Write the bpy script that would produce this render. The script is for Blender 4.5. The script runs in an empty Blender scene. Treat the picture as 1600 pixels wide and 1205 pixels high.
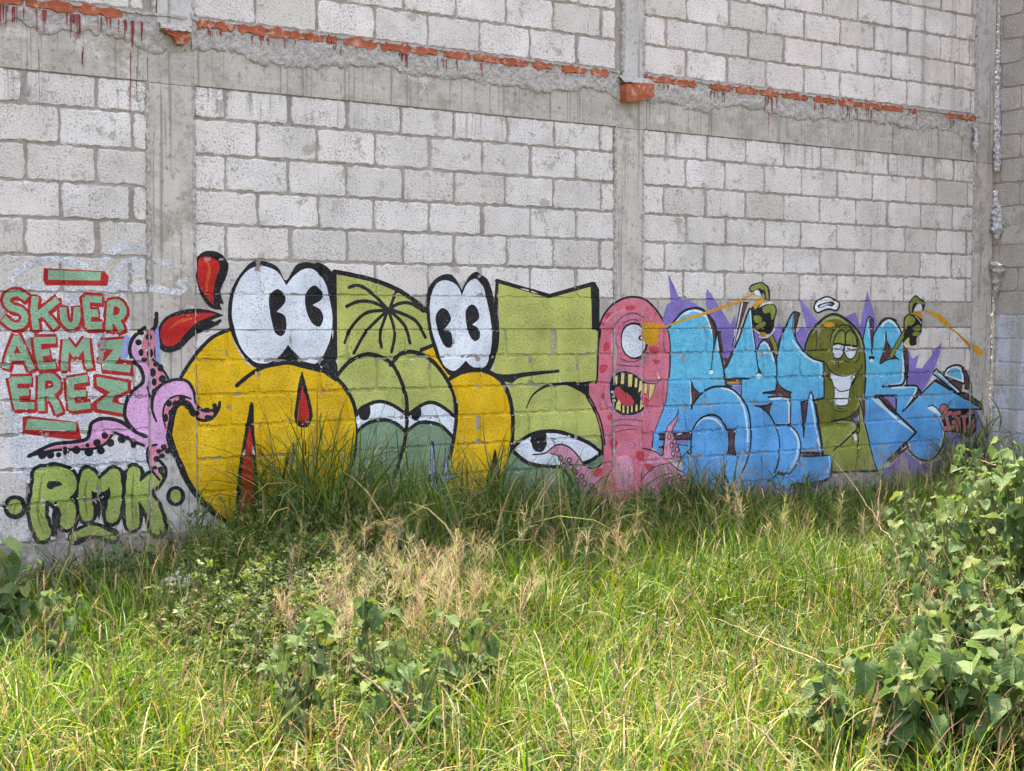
import bpy, bmesh, math, random
import numpy as np
from mathutils import Vector, Matrix
from mathutils.geometry import delaunay_2d_cdt

# ------------------------------------------------------------ camera, sky, sun, exposure
sc = bpy.context.scene
COLL = sc.collection
cam = bpy.data.cameras.new('camera'); cam.sensor_width = 36.0; cam.lens = 52.0650; cam.clip_end = 500; cam.clip_start = 0.05
camo = bpy.data.objects.new('camera', cam); COLL.objects.link(camo)
camo.matrix_world = Matrix([[0.818638, 0.024905, -0.57377, -5.854404], [-0.574302, 0.040713, -0.81763, -8.342606], [0.002997, 0.99886, 0.047632, 1.55], [0.0, 0.0, 0.0, 1.0]])
sc.camera = camo
SUN_EL, SUN_AZ = math.radians(68), math.radians(14)      # azimuth from +Y (behind the wall) towards +X
w = bpy.data.worlds.new('World'); sc.world = w; w.use_nodes = True
nt = w.node_tree; bg = nt.nodes['Background']; sky = nt.nodes.new('ShaderNodeTexSky')
sky.sky_type = 'NISHITA'; sky.sun_disc = False; sky.sun_elevation = SUN_EL; sky.sun_rotation = SUN_AZ
sky.air_density = 1.0; sky.dust_density = 4.0; sky.ozone_density = 1.0
nt.links.new(sky.outputs[0], bg.inputs[0]); bg.inputs[1].default_value = 0.15
sl = bpy.data.lights.new('sun', 'SUN'); sl.energy = 2.4; sl.angle = math.radians(0.53); sl.color = (1.0, 0.95, 0.87)
so = bpy.data.objects.new('sun', sl); COLL.objects.link(so)
sd = Vector((math.sin(SUN_AZ) * math.cos(SUN_EL), math.cos(SUN_AZ) * math.cos(SUN_EL), math.sin(SUN_EL)))
so.rotation_euler = sd.to_track_quat('Z', 'Y').to_euler()
sc.view_settings.view_transform = 'Standard'; sc.view_settings.look = 'None'
sc.view_settings.exposure = 2.62; sc.view_settings.gamma = 1.0; sc.view_settings.use_curve_mapping = False
sc.view_settings.use_white_balance = True; sc.view_settings.white_balance_temperature = 8000; sc.view_settings.white_balance_tint = 17
sc.render.engine = 'CYCLES'
sc.cycles.max_bounces = 6; sc.cycles.diffuse_bounces = 4; sc.cycles.transmission_bounces = 4; sc.cycles.transparent_max_bounces = 8

rng = np.random.default_rng(11); rnd = random.Random(5)

# ------------------------------------------------------------ helpers
def lin(c):
    r = []
    for v in c:
        v = v / 255.0
        r.append(v / 12.92 if v <= 0.04045 else ((v + 0.055) / 1.055) ** 2.4)
    return r
def mesh_obj(name, verts, faces, mat=None, parent=None, kind=None, smooth=False, off=None):
    me = bpy.data.meshes.new(name)
    if off is not None: verts = [(v[0] - off[0], v[1] - off[1], v[2] - off[2]) for v in verts]
    me.from_pydata([tuple(map(float, v)) for v in verts], [], faces)
    if mat is not None:
        for m in (mat if isinstance(mat, (list, tuple)) else [mat]): me.materials.append(m)
    if smooth: me.polygons.foreach_set('use_smooth', [True] * len(me.polygons))
    o = bpy.data.objects.new(name, me); COLL.objects.link(o)
    if parent is not None: o.parent = parent
    if kind: o['kind'] = kind
    return o
def np_obj(name, V, Q, T, mat, colors=None, parent=None, kind=None, smooth=True):
    """fast mesh: V (n,3), Q (k,4) quads, T (m,3) tris, optional point colours"""
    me = bpy.data.meshes.new(name)
    nq, ntr = len(Q), len(T)
    me.vertices.add(len(V)); me.vertices.foreach_set('co', np.asarray(V, np.float32).ravel())
    me.loops.add(nq * 4 + ntr * 3); me.polygons.add(nq + ntr)
    li = np.concatenate([np.asarray(Q, np.int32).ravel(), np.asarray(T, np.int32).ravel()]) if ntr else np.asarray(Q, np.int32).ravel()
    me.loops.foreach_set('vertex_index', li)
    st = np.concatenate([np.arange(nq) * 4, nq * 4 + np.arange(ntr) * 3]).astype(np.int32)
    me.polygons.foreach_set('loop_start', st)
    me.polygons.foreach_set('use_smooth', np.full(nq + ntr, smooth))
    if colors is not None:
        a = me.color_attributes.new('col', 'FLOAT_COLOR', 'POINT')
        c4 = np.ones((len(V), 4), np.float32); c4[:, :3] = colors; a.data.foreach_set('color', c4.ravel())
    me.update(calc_edges=True); me.validate()
    me.materials.append(mat)
    o = bpy.data.objects.new(name, me); COLL.objects.link(o)
    if parent is not None: o.parent = parent
    if kind: o['kind'] = kind
    return o
def thing(name, label, cat, loc=(0, 0, 0), group=None):
    o = bpy.data.objects.new(name, None); COLL.objects.link(o); o.location = loc; o.empty_display_size = 0.1
    o['label'] = label; o['category'] = cat
    if group: o['group'] = group
    return o

class NT:
    def __init__(s, name):
        s.m = bpy.data.materials.new(name); s.m.use_nodes = True; s.t = s.m.node_tree
        s.b = s.t.nodes['Principled BSDF']; s.out = s.t.nodes['Material Output']
        s.b.inputs['Roughness'].default_value = 0.9; s.b.inputs['Specular IOR Level'].default_value = 0.25
    def n(s, typ, **kw):
        x = s.t.nodes.new('ShaderNode' + typ)
        for k, v in kw.items():
            if hasattr(x, k) and not k.startswith('i_'): setattr(x, k, v)
        return x
    def l(s, a, b): s.t.links.new(a, b)
    def pos(s, scale=(1, 1, 1), offr=False):
        g = s.n('NewGeometry'); mp = s.n('Mapping'); mp.inputs['Scale'].default_value = scale; s.l(g.outputs['Position'], mp.inputs['Vector'])
        return mp.outputs[0]
    def noise(s, vec, scale, detail=4, rough=.6):
        x = s.n('TexNoise'); x.inputs['Scale'].default_value = scale; x.inputs['Detail'].default_value = detail; x.inputs['Roughness'].default_value = rough
        s.l(vec, x.inputs['Vector']); return x.outputs['Fac']
    def ramp(s, fac, stops):
        x = s.n('ValToRGB'); e = x.color_ramp.elements
        while len(e) < len(stops): e.new(0.5)
        for i, (p, c) in enumerate(stops):
            e[i].position = p; e[i].color = tuple(c) + (1,) if len(c) == 3 else c
        s.l(fac, x.inputs[0]); return x.outputs[0]
    def val(s, fac, a, b, c=0.0, d=1.0):
        x = s.n('MapRange'); x.inputs[1].default_value = a; x.inputs[2].default_value = b; x.inputs[3].default_value = c; x.inputs[4].default_value = d
        s.l(fac, x.inputs[0]); return x.outputs[0]
    def mix(s, fac, a, b, mode='MIX'):
        x = s.n('Mix', data_type='RGBA', blend_type=mode)
        if isinstance(fac, (int, float)): x.inputs[0].default_value = fac
        else: s.l(fac, x.inputs[0])
        for v, i in ((a, 6), (b, 7)):
            if isinstance(v, (list, tuple)): x.inputs[i].default_value = tuple(v[:3]) + (1,)
            else: s.l(v, x.inputs[i])
        return x.outputs[2]
    def math(s, op, a, b=0.0):
        x = s.n('Math', operation=op)
        for v, i in ((a, 0), (b, 1)):
            if isinstance(v, (int, float)): x.inputs[i].default_value = v
            else: s.l(v, x.inputs[i])
        return x.outputs[0]
    def bump(s, h, dist=.004, strength=1.0, prev=None):
        x = s.n('Bump'); x.inputs['Distance'].default_value = dist; x.inputs['Strength'].default_value = strength
        s.l(h, x.inputs['Height'])
        if prev is not None: s.l(prev, x.inputs['Normal'])
        return x.outputs[0]
    def col(s, c): s.l(c, s.b.inputs['Base Color'])
    def nrm(s, n): s.l(n, s.b.inputs['Normal'])

def pores(n, P):
    """rough open concrete texture: returns (dark pore mask 0..1, height)"""
    a = n.noise(P, 75, 3, .65); b = n.noise(P, 210, 2, .6); big = n.noise(P, 5, 3, .6)
    h = n.math('ADD', n.math('MULTIPLY', a, .6), n.math('MULTIPLY', b, .4))
    h2 = n.math('ADD', h, n.math('MULTIPLY', n.math('SUBTRACT', big, .5), .22))
    return n.val(h2, .46, .39, 0, 1), h

def mat_block(name, base, tint, dirt=.5, white=False):
    n = NT(name); P = n.pos(); oi = n.n('ObjectInfo')
    pm, h = pores(n, P)
    big = n.noise(P, 2.3, 4, .6); med = n.noise(P, 11, 4, .65)
    c = n.mix(n.val(big, .35, .65), base, tint)
    c = n.mix(n.val(med, .55, .75, 0, .35), c, [x * .72 for x in tint])
    hv = n.n('HueSaturation'); n.l(c, hv.inputs['Color']); n.l(n.val(oi.outputs['Random'], 0, 1, .93, 1.06), hv.inputs['Value']); c = hv.outputs[0]
    r2 = n.math('FRACT', n.math('MULTIPLY', oi.outputs['Random'], 37.13))
    c = n.mix(n.val(r2, .6, 1.0, 0, .5), c, lin((206, 192, 186)), 'MULTIPLY') if False else c
    c = n.mix(n.val(r2, .80, .86, 0, .4), c, lin((184, 175, 160)))
    c = n.mix(n.val(r2, .30, .22, 0, .22), c, lin((226, 208, 196)))
    # water streaks running down
    st = n.noise(n.pos((34, 34, .9)), 1.0, 3, .7)
    stm = n.math('MULTIPLY', n.val(st, .60, .70, 0, 1), n.val(n.noise(P, 1.1, 2, .5), .45, .62, 0, 1))
    c = n.mix(n.math('MULTIPLY', stm, dirt), c, lin((150, 143, 133)))
    g = n.n('NewGeometry'); sp = n.n('SeparateXYZ'); n.l(g.outputs['Position'], sp.inputs[0]); z = sp.outputs[2]
    # grout smeared over parts of the faces
    c = n.mix(n.math('MULTIPLY', n.val(n.noise(P, 5.5, 6, .75), .57, .61), .7), c, lin((160, 152, 142)))
    # rusty grey runs below the concrete beam
    s2 = n.noise(n.pos((48, 48, 1.6)), 1.0, 3, .7); zone = n.math('MULTIPLY', n.val(z, 2.62, 2.86), n.val(z, 2.93, 2.90))
    c = n.mix(n.math('MULTIPLY', n.math('MULTIPLY', n.math('MULTIPLY', n.val(s2, .52, .62), n.val(n.noise(P, 2.6, 2, .5), .42, .6)), zone), dirt * 1.6), c, lin((128, 120, 110)))
    xr = n.n('SeparateXYZ'); n.l(g.outputs['Position'], xr.inputs[0])
    band = n.math('MULTIPLY', n.val(n.noise(n.pos((7, 7, .25)), 1.0, 3, .6), .52, .60), n.val(xr.outputs[0], 3.6, 4.2))
    c = n.mix(n.math('MULTIPLY', band, .6), c, lin((166, 160, 148)))
    c = n.mix(n.math('MULTIPLY', pm, .68), c, lin((104, 99, 94)))
    c = n.mix(n.val(h, .56, .66, 0, .5), c, lin((234, 230, 224)))
    c = n.mix(n.val(n.noise(P, 1.3, 5, .65), .54, .66, 0, .45), c, lin((170, 164, 154)))
    c = n.mix(n.math('MULTIPLY', n.val(n.noise(P, 14, 5, .7), .45, .62), n.val(z, .55, .15, 0, .8)), c, lin((112, 104, 90)))
    n.col(c)
    n.nrm(n.bump(h, .016, 1.0))
    return n.m
WHITE1, WHITE2 = lin((226, 220, 213)), lin((206, 200, 192))
M_block = mat_block('weathered_block', WHITE1, WHITE2)
M_pblock = mat_block('whitewashed_block', lin((208, 213, 222)), lin((186, 192, 202)), .35)
M_gblock = mat_block('grey_block', lin((182, 175, 165)), lin((160, 154, 145)))
def mat_mortar():
    n = NT('mortar'); P = n.pos(); a = n.noise(P, 60, 4, .7); b = n.noise(P, 4, 3)
    c = n.mix(n.val(b, .35, .65), lin((144, 134, 125)), lin((170, 160, 150)))
    c = n.mix(n.val(a, .5, .3, 0, .6), c, lin((104, 98, 92)))
    n.col(c); n.nrm(n.bump(a, .010, 1.0)); return n.m
M_mortar = mat_mortar()
def mat_concrete(name, c1, c2, streak, seed, pit=.4):
    n = NT(name); P = n.pos(); g = n.noise(n.pos(streak), 1.0, 3, .5); b = n.noise(P, 2.4, 6, .7); f = n.noise(P, 150, 3, .6); k = n.noise(P, 24, 5, .7)
    c = n.mix(n.val(b, .36, .62), c1, c2)
    c = n.mix(n.val(g, .35, .65, 0, .22), c, [x * .8 for x in c1])
    c = n.mix(n.val(n.noise(P, 4.5, 6, .75), .50, .60, 0, .7), c, lin((146, 136, 122)))
    c = n.mix(n.val(n.noise(P, 3.1, 6, .75), .57, .64, 0, .6), c, lin((212, 207, 200)))
    drip = n.noise(n.pos((45, 45, .8)), 1.0, 2, .6)
    c = n.mix(n.val(drip, .58, .66, 0, .6), c, lin((116, 109, 100)))
    c = n.mix(n.val(k, .44, .34, 0, .65), c, lin((112, 104, 94)))
    c = n.mix(n.val(f, .44, .34, 0, pit), c, lin((92, 88, 84)))
    gg = n.n('NewGeometry'); sp = n.n('SeparateXYZ'); n.l(gg.outputs['Position'], sp.inputs[0])
    c = n.mix(n.math('MULTIPLY', n.val(n.noise(P, 14, 5, .7), .42, .6), n.val(sp.outputs[2], .5, .1, 0, .8)), c, lin((110, 102, 88)))
    n.col(c); hh = n.math('ADD', n.math('MULTIPLY', f, .35), n.math('ADD', n.math('MULTIPLY', g, .2), n.math('MULTIPLY', k, .6))); n.nrm(n.bump(hh, .010, .9)); return n.m
M_col = mat_concrete('board_marked_concrete', lin((176, 168, 157)), lin((196, 188, 177)), (30, 30, 1.2), 1)
M_col2 = mat_concrete('pale_post_concrete', lin((196, 193, 188)), lin((176, 172, 166)), (30, 30, 1.2), 1, .5)
M_beam = mat_concrete('beam_concrete', lin((164, 158, 148)), lin((186, 180, 169)), (1.2, 1.2, 40), 2)
M_plinth = mat_concrete('footing_concrete', lin((142, 138, 132)), lin((160, 156, 150)), (3, 3, 12), 3, .5)
def mat_smear():
    n = NT('rough_mortar_smear'); P = n.pos(); a = n.noise(P, 38, 5, .7); b = n.noise(P, 120, 3, .6)
    c = n.mix(n.val(a, .35, .65), lin((150, 145, 137)), lin((190, 185, 176)))
    c = n.mix(n.val(b, .42, .32, 0, .5), c, lin((92, 88, 82)))
    n.col(c); n.nrm(n.bump(n.math('ADD', a, n.math('MULTIPLY', b, .3)), .018, 1.0)); return n.m
M_smear = mat_smear()
def mat_brick():
    n = NT('orange_brick'); P = n.pos(); oi = n.n('ObjectInfo'); a = n.noise(P, 18, 4, .7); b = n.noise(P, 120, 3, .6)
    c = n.mix(n.val(a, .35, .65), lin((158, 84, 56)), lin((178, 102, 72)))
    c = n.mix(n.val(oi.outputs['Random'], .2, 1, 0, .5), c, lin((146, 70, 46)))
    c = n.mix(n.val(a, .54, .64, 0, .7), c, lin((184, 164, 148)))
    c = n.mix(n.val(b, .42, .32, 0, .5), c, lin((110, 56, 36)))
    n.col(c); n.nrm(n.bump(b, .008, 1.0)); return n.m
M_brick = mat_brick()

PAL = {'black': (13, 13, 15), 'white': (222, 228, 236), 'yellow': (236, 182, 0), 'orange': (232, 160, 0), 'olive': (182, 186, 98), 'sage': (122, 148, 118), 'red': (200, 26, 16), 'dred': (150, 30, 26), 'mint': (134, 178, 142), 'lred': (182, 26, 20), 'lpink': (222, 164, 204), 'salmon': (224, 132, 150), 'mpink': (218, 112, 126), 'mred': (200, 62, 72), 'mauve': (166, 118, 146), 'mlight': (226, 150, 170), 'blue': (80, 166, 222), 'lblue': (206, 228, 238), 'brown': (98, 58, 56), 'purple': (132, 116, 186), 'dgreen': (106, 110, 30), 'mgreen': (146, 154, 66), 'hgreen': (160, 172, 110), 'hotred': (224, 84, 40), 'mustard': (220, 156, 6), 'lav': (150, 158, 210), 'dpurple': (62, 26, 50), 'lime': (156, 174, 84), 'dlime': (112, 132, 48), 'cream': (226, 206, 120), 'handg': (134, 146, 62), 'rose': (196, 112, 116), 'halo': (222, 216, 220), 'haze': (238, 243, 250), 'tan': (196, 150, 60), 'navy': (20, 16, 22), 'grey': (172, 166, 160), 'dredrun': (150, 44, 44)}
PMAT = {}
def paint(name):
    if name in PMAT: return PMAT[name]
    n = NT('spray_paint_' + name); P = n.pos(); base = lin(PAL[name])
    pm, h = pores(n, P)
    big = n.noise(P, 3.2, 4, .6); med = n.noise(P, 17, 4, .6)
    dark = [x * .72 for x in base]; light = [min(.9, x * 1.12 + .012) for x in base]
    c = n.mix(n.val(big, .35, .65), dark, light)
    c = n.mix(n.val(n.noise(P, 8, 5, .7), .52, .68, 0, .4), c, [x * .74 + .01 for x in base])
    c = n.mix(n.val(n.noise(n.pos((2, 2, 5)), 1.3, 4, .6), .52, .66, 0, .35), c, [min(.9, x * 1.15 + .03) for x in base])
    if name == 'blue':
        g = n.n('NewGeometry'); sp = n.n('SeparateXYZ'); n.l(g.outputs['Position'], sp.inputs[0])
        zz = n.math('ADD', sp.outputs[2], n.math('MULTIPLY', n.math('SUBTRACT', big, .5), .35))
        c = n.mix(n.val(zz, .75, 1.12), c, n.mix(n.val(med, .35, .65), lin((66, 172, 206)), lin((92, 196, 222))))
    if name == 'olive':
        g = n.n('NewGeometry'); sp = n.n('SeparateXYZ'); n.l(g.outputs['Position'], sp.inputs[0])
        zz = n.math('ADD', sp.outputs[2], n.math('MULTIPLY', n.math('SUBTRACT', big, .5), .3))
        c = n.mix(n.val(zz, .70, .45), c, lin((138, 158, 118)))
    if name in ('mpink', 'mlight', 'mauve'):
        c = n.mix(n.val(n.noise(P, 9, 4, .65), .50, .62, 0, .75), c, lin((206, 122, 152)))
        c = n.mix(n.val(n.noise(n.pos((1, 1, 1.3)), 13, 4, .65), .58, .66, 0, .6), c, lin((196, 74, 84)))
        c = n.mix(n.val(n.noise(P, 26, 3, .6), .60, .70, 0, .5), c, lin((224, 166, 178)))
    if name in ('dgreen', 'mgreen', 'handg'):
        c = n.mix(n.val(med, .52, .66, 0, .6), c, lin((142, 136, 44)))
        c = n.mix(n.val(n.noise(P, 7, 3, .6), .55, .68, 0, .6), c, [x * .6 for x in base])
    if name == 'brown': c = n.mix(n.val(med, .5, .62, 0, .8), c, lin((62, 36, 38)))
    if name in ('black', 'navy'): c = n.mix(n.val(med, .58, .74, 0, .2), c, lin((52, 50, 52)))
    # paint worn off the raised grains here and there
    wear = n.math('MULTIPLY', n.val(n.noise(P, 95, 3, .7), .60, .67), n.val(n.noise(P, 2.2, 3, .6), .45, .6))
    c = n.mix(n.math('MULTIPLY', wear, .55), c, WHITE2)
    c = n.mix(n.math('MULTIPLY', pm, .7), c, [x * .30 + .012 for x in base])
    gg = n.n('NewGeometry'); sq = n.n('SeparateXYZ'); n.l(gg.outputs['Position'], sq.inputs[0])
    c = n.mix(n.math('MULTIPLY', n.val(n.noise(P, 14, 5, .7), .46, .62), n.val(sq.outputs[2], .5, .15, 0, .7)), c, lin((112, 104, 90)))
    n.col(c); n.nrm(n.bump(h, .015, 1.0)); n.b.inputs['Roughness'].default_value = .68
    if name in ('haze', 'spritz'):
        tr = n.n('BsdfTransparent'); mx = n.n('MixShader')
        al = n.math('MULTIPLY', n.val(n.noise(P, 70, 3, .7), .25, .62), n.val(n.noise(P, 6, 3, .6), .28, .52, .5, 1.0))
        n.l(al, mx.inputs[0]); n.l(tr.outputs[0], mx.inputs[1]); n.l(n.b.outputs[0], mx.inputs[2]); n.l(mx.outputs[0], n.out.inputs[0])
    PMAT[name] = n.m; return n.m

def mat_leafy(name, trans=.45, rough=.55, spec=.3, obj=None):
    n = NT(name)
    if obj is None:
        a = n.n('Attribute'); a.attribute_name = 'col'; c = a.outputs['Color']
    else:
        oi = n.n('ObjectInfo'); P = n.pos(); c = n.mix(oi.outputs['Random'], obj[0], obj[1]); c = n.mix(n.val(n.noise(P, 40, 3), .4, .7, 0, .35), c, obj[2])
        r2 = n.math('FRACT', n.math('MULTIPLY', oi.outputs['Random'], 91.7)); c = n.mix(n.val(r2, .72, 1, 0, .6), c, lin((112, 122, 48))); c = n.mix(n.math('MULTIPLY', n.val(n.noise(P, 60, 4, .7), .60, .68), .6), c, lin((118, 98, 56)))
        tc = n.n('TexCoord'); sx = n.n('SeparateXYZ'); n.l(tc.outputs['Object'], sx.inputs[0]); ax = n.math('ABSOLUTE', sx.outputs[0])
        sv = n.math('SINE', n.math('MULTIPLY', n.math('SUBTRACT', sx.outputs[1], n.math('MULTIPLY', ax, .9)), 42.0)); vein = n.math('MAXIMUM', n.val(ax, .028, .010), n.val(sv, .86, .98, 0, .7))
        c = n.mix(n.math('MULTIPLY', vein, .5), c, lin((138, 156, 112))); n.nrm(n.bump(n.math('ADD', vein, n.noise(P, 90, 3)), .003, .8))
    n.col(c); n.b.inputs['Roughness'].default_value = rough; n.b.inputs['Specular IOR Level'].default_value = spec
    tb = n.n('BsdfTranslucent'); hv = n.n('HueSaturation'); hv.inputs['Value'].default_value = 1.45; hv.inputs['Saturation'].default_value = 1.1; hv.inputs['Hue'].default_value = .49
    n.l(c, hv.inputs['Color']); n.l(hv.outputs[0], tb.inputs[0])
    mx = n.n('MixShader'); mx.inputs[0].default_value = trans
    n.l(n.b.outputs[0], mx.inputs[1]); n.l(tb.outputs[0], mx.inputs[2]); n.l(mx.outputs[0], n.out.inputs[0]); return n.m

# ------------------------------------------------------------ the ground
def gh(x, y):
    """height of the soil"""
    return .035 * np.sin(x * 1.3 + y * .7) * np.cos(y * 1.1 - x * .4) + .02 * np.sin(x * 3.1) * np.sin(y * 2.7) - .02
def build_ground():
    n = NT('weedy_soil'); P = n.pos(); a = n.noise(P, 3, 5, .65); b = n.noise(P, 45, 4, .7)
    c = n.mix(n.val(a, .35, .65), lin((60, 50, 38)), lin((78, 68, 48)))
    c = n.mix(n.val(b, .5, .7, 0, .8), c, lin((128, 116, 78))); c = n.mix(n.val(b, .5, .3, 0, .7), c, lin((44, 38, 28)))
    n.col(c); n.nrm(n.bump(b, .03, 1.0))
    xs = np.concatenate([[-90, -40, -20], np.arange(-9, 9.01, .2), [14, 25, 45, 90]]); ys = np.concatenate([[-90, -45, -25, -14], np.arange(-9, 1.01, .2), [3, 8, 20, 45, 90]])
    X, Y = np.meshgrid(xs, ys); Z = gh(X, Y) * ((np.abs(X) < 9.1) & (Y > -9.1) & (Y < 1.1))
    V = np.stack([X.ravel(), Y.ravel(), Z.ravel()], 1); nx = len(xs); i, j = np.meshgrid(np.arange(nx - 1), np.arange(len(ys) - 1)); k = (j * nx + i).ravel()
    np_obj('ground', V, np.stack([k, k + 1, k + nx + 1, k + nx], 1), np.zeros((0, 3), int), n.m, kind='structure')
build_ground()

# ------------------------------------------------------------ block lattice of the wall (x along the wall, z up, front at y = 0, outdoors is -y)
S1, S2 = -1.6956, 1.3726                       # first joints of the middle and right bay
LEV_LOW = [2.905, 2.716, 2.501, 2.291, 2.085, 1.879, 1.667]
LEV_BASE = [1.456, 1.268, 1.0625, .870, .675, .476, .255]
LEV_UP = [3.305 + .2115 * i for i in range(10)]
TOP = LEV_UP[-1]
BAYS = [(-6.4, -2.60, -3.316), (-2.318, .902, S1), (1.158, 4.93, S2)]
PLX, TOPX = -6.4, 5.19
blocks = []                                # x0, x1, z0, z1, seed, depth
def lay_rows(levels, par0, up=False):
    for r in range(len(levels) - 1):
        za, zb = (levels[r], levels[r + 1]) if up else (levels[r + 1], levels[r])
        for (a, b, s) in BAYS:
            ph = s + (.205 if (r + par0) % 2 else 0)
            k0 = math.floor((a - ph) / .41); js = [ph + .41 * k + rnd.uniform(-.012, .012) for k in range(k0, k0 + 14)]
            js = [a] + [j for j in js if a + .06 < j < b - .06] + [b]
            for x0, x1 in zip(js[:-1], js[1:]):
                g, g2 = [rnd.uniform(.004, .0075) if rnd.random() < .84 else rnd.uniform(.011, .024) for _ in (0, 1)]
                blocks.append((x0 + g, x1 - g2, za + rnd.uniform(.004, .0065), zb - rnd.uniform(.004, .007), rnd.random() * 100, rnd.uniform(-.003, .002)))
lay_rows(LEV_LOW, 0); lay_rows(LEV_BASE, 0); lay_rows(LEV_UP, 1, True)
B = np.array(blocks)
MORT, EDGE = -.009, .006                  # mortar level, width of the arris
def wob(x, z, s):
    return .0035 * np.sin(x * 31 + s) * np.sin(z * 37 + s * 1.7) + .0028 * np.sin(x * 83 + s * 2.3 + z * 40) + .003 * np.sin(z * 121 - x * 67 + s * 3.1) * np.sin(x * 97 + s) + .0022 * np.sin(x * 190 + z * 233 + s * 5)
def bsd(b, x, z):
    """signed distance to a block's worn outline (negative inside)"""
    cx, cz, hx, hz = (b[0] + b[1]) / 2, (b[2] + b[3]) / 2, (b[1] - b[0]) / 2, (b[3] - b[2]) / 2
    r = .006 + .012 * ((b[4] * 7.3) % 1)
    sx = ((b[4] * 3.1) % 1 - .5) * .02
    qx, qz = np.abs(x - cx) - hx + r, np.abs(z - cz + sx * (x - cx)) - hz + r
    return np.hypot(np.maximum(qx, 0), np.maximum(qz, 0)) + np.minimum(np.maximum(qx, qz), 0) - r - wob(x, z, b[4]) * 1.0 + .002
def outline(b, d, n=44):
    cx, cz, hx, hz = (b[0] + b[1]) / 2, (b[2] + b[3]) / 2, (b[1] - b[0]) / 2, (b[3] - b[2]) / 2
    t = np.arange(n) / n; per = 4 * (hx + hz); L = t * per
    px = np.where(L < 2 * hx, -hx + L, np.where(L < 2 * hx + 2 * hz, hx, np.where(L < 4 * hx + 2 * hz, hx - (L - 2 * hx - 2 * hz), -hx)))
    pz = np.where(L < 2 * hx, -hz, np.where(L < 2 * hx + 2 * hz, -hz + (L - 2 * hx), np.where(L < 4 * hx + 2 * hz, hz, hz - (L - 4 * hx - 2 * hz))))
    lo, hi = np.full(n, .3), np.full(n, 1.25)
    for _ in range(18):
        m = (lo + hi) / 2; f = bsd(b, cx + px * m, cz + pz * m) < d
        lo = np.where(f, m, lo); hi = np.where(f, hi, m)
    return np.stack([cx + px * lo, cz + pz * lo], 1)
OUT0 = [outline(b, 0.0) for b in B]; OUT1 = [outline(b, -EDGE) for b in B]
COLS = [(-2.60, -2.318, .006), (.902, 1.158, .005), (4.93, 5.19, .006)]
def wall_h(x, z):
    """relief of the finished wall front (metres towards the viewer) for arrays x, z"""
    h = np.full(x.shape, MORT)
    for (a, b, hh) in COLS: h = np.where((x >= a) & (x <= b), hh, h)
    incol = h > 0
    h = np.where((z > LEV_BASE[0]) & (z < LEV_LOW[-1]) & ~incol, .001, h)
    h = np.where(z < LEV_BASE[-1], .010, h)
    for i in np.nonzero((B[:, 0] < x.max()) & (B[:, 1] > x.min()) & (B[:, 2] < z.max()) & (B[:, 3] > z.min()))[0]:
        b = B[i]; m = np.nonzero((x > b[0] - .012) & (x < b[1] + .012) & (z > b[2] - .012) & (z < b[3] + .012))[0]
        if len(m) == 0: continue
        d = bsd(b, x[m], z[m]); t = np.clip(-d / EDGE, 0, 1)
        h[m] = np.where(d < .0005, MORT + (b[5] - MORT) * t, h[m])
    return h

wall = thing('block_wall', 'long weathered grey block wall with concrete posts and an orange brick course', 'wall', (0, 0, 0))
LEFTV, RIGHTV = -3.75, 5.0
def block_mesh(i, mats=None):
    n = len(OUT0[i]); b = B[i]; o0, o1 = OUT0[i], OUT1[i]
    V = [(p[0], .03, p[1]) for p in o0] + [(p[0], -MORT, p[1]) for p in o0] + [(p[0], -b[5], p[1]) for p in o1]
    Fc = [(k, (k + 1) % n, n + (k + 1) % n, n + k) for k in range(n)] + [(n + k, n + (k + 1) % n, 2 * n + (k + 1) % n, 2 * n + k) for k in range(n)] + [tuple(range(2 * n, 3 * n))]
    return V, Fc
def in_view_top(x): return 3.42 + (x + 3.44) * .175       # top edge of the picture over the wall
vis = [i for i, b in enumerate(B) if b[1] > -3.5 and b[2] < in_view_top((b[0] + b[1]) / 2)]
vis.sort(key=lambda i: -(B[i, 1] - B[i, 0]) * (B[i, 3] - B[i, 2]) / (1 + .06 * (B[i, 0] + 3.5)) ** 2)
single = set(vis[:292])
SV, SF = [], []
for i in range(len(B)):
    V, Fc = block_mesh(i)
    if i in single: mesh_obj('block', V, Fc, M_block, wall)
    else:
        k = len(SV); SV += V; SF += [tuple(q + k for q in f) for f in Fc]
mesh_obj('block_remainder', SV, SF, M_block, wall, kind='stuff')
def box(name, x0, x1, y0, y1, z0, z1, mat, parent=None, bev=.006, rough=0.0, step=.12):
    """bevelled box whose front (low y) face is slightly uneven"""
    bm = bmesh.new(); bmesh.ops.create_cube(bm, size=1)
    for v in bm.verts: v.co = Vector(((x0 + x1) / 2 + v.co.x * (x1 - x0), (y0 + y1) / 2 + v.co.y * (y1 - y0), (z0 + z1) / 2 + v.co.z * (z1 - z0)))
    if bev: bmesh.ops.bevel(bm, geom=list(bm.edges), offset=bev, segments=2, affect='EDGES', profile=.6)
    me = bpy.data.meshes.new(name); bm.to_mesh(me); bm.free(); me.materials.append(mat)
    o = bpy.data.objects.new(name, me); COLL.objects.link(o)
    if parent is not None: o.parent = parent
    return o
mesh_obj('mortar_bed', [(PLX, -MORT, 0), (TOPX, -MORT, 0), (TOPX, -MORT, TOP), (PLX, -MORT, TOP), (PLX, .15, 0), (TOPX, .15, 0), (TOPX, .15, TOP), (PLX, .15, TOP)],
         [(0, 1, 2, 3), (5, 4, 7, 6), (1, 5, 6, 2), (4, 0, 3, 7), (3, 2, 6, 7)], M_mortar, wall)
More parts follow.
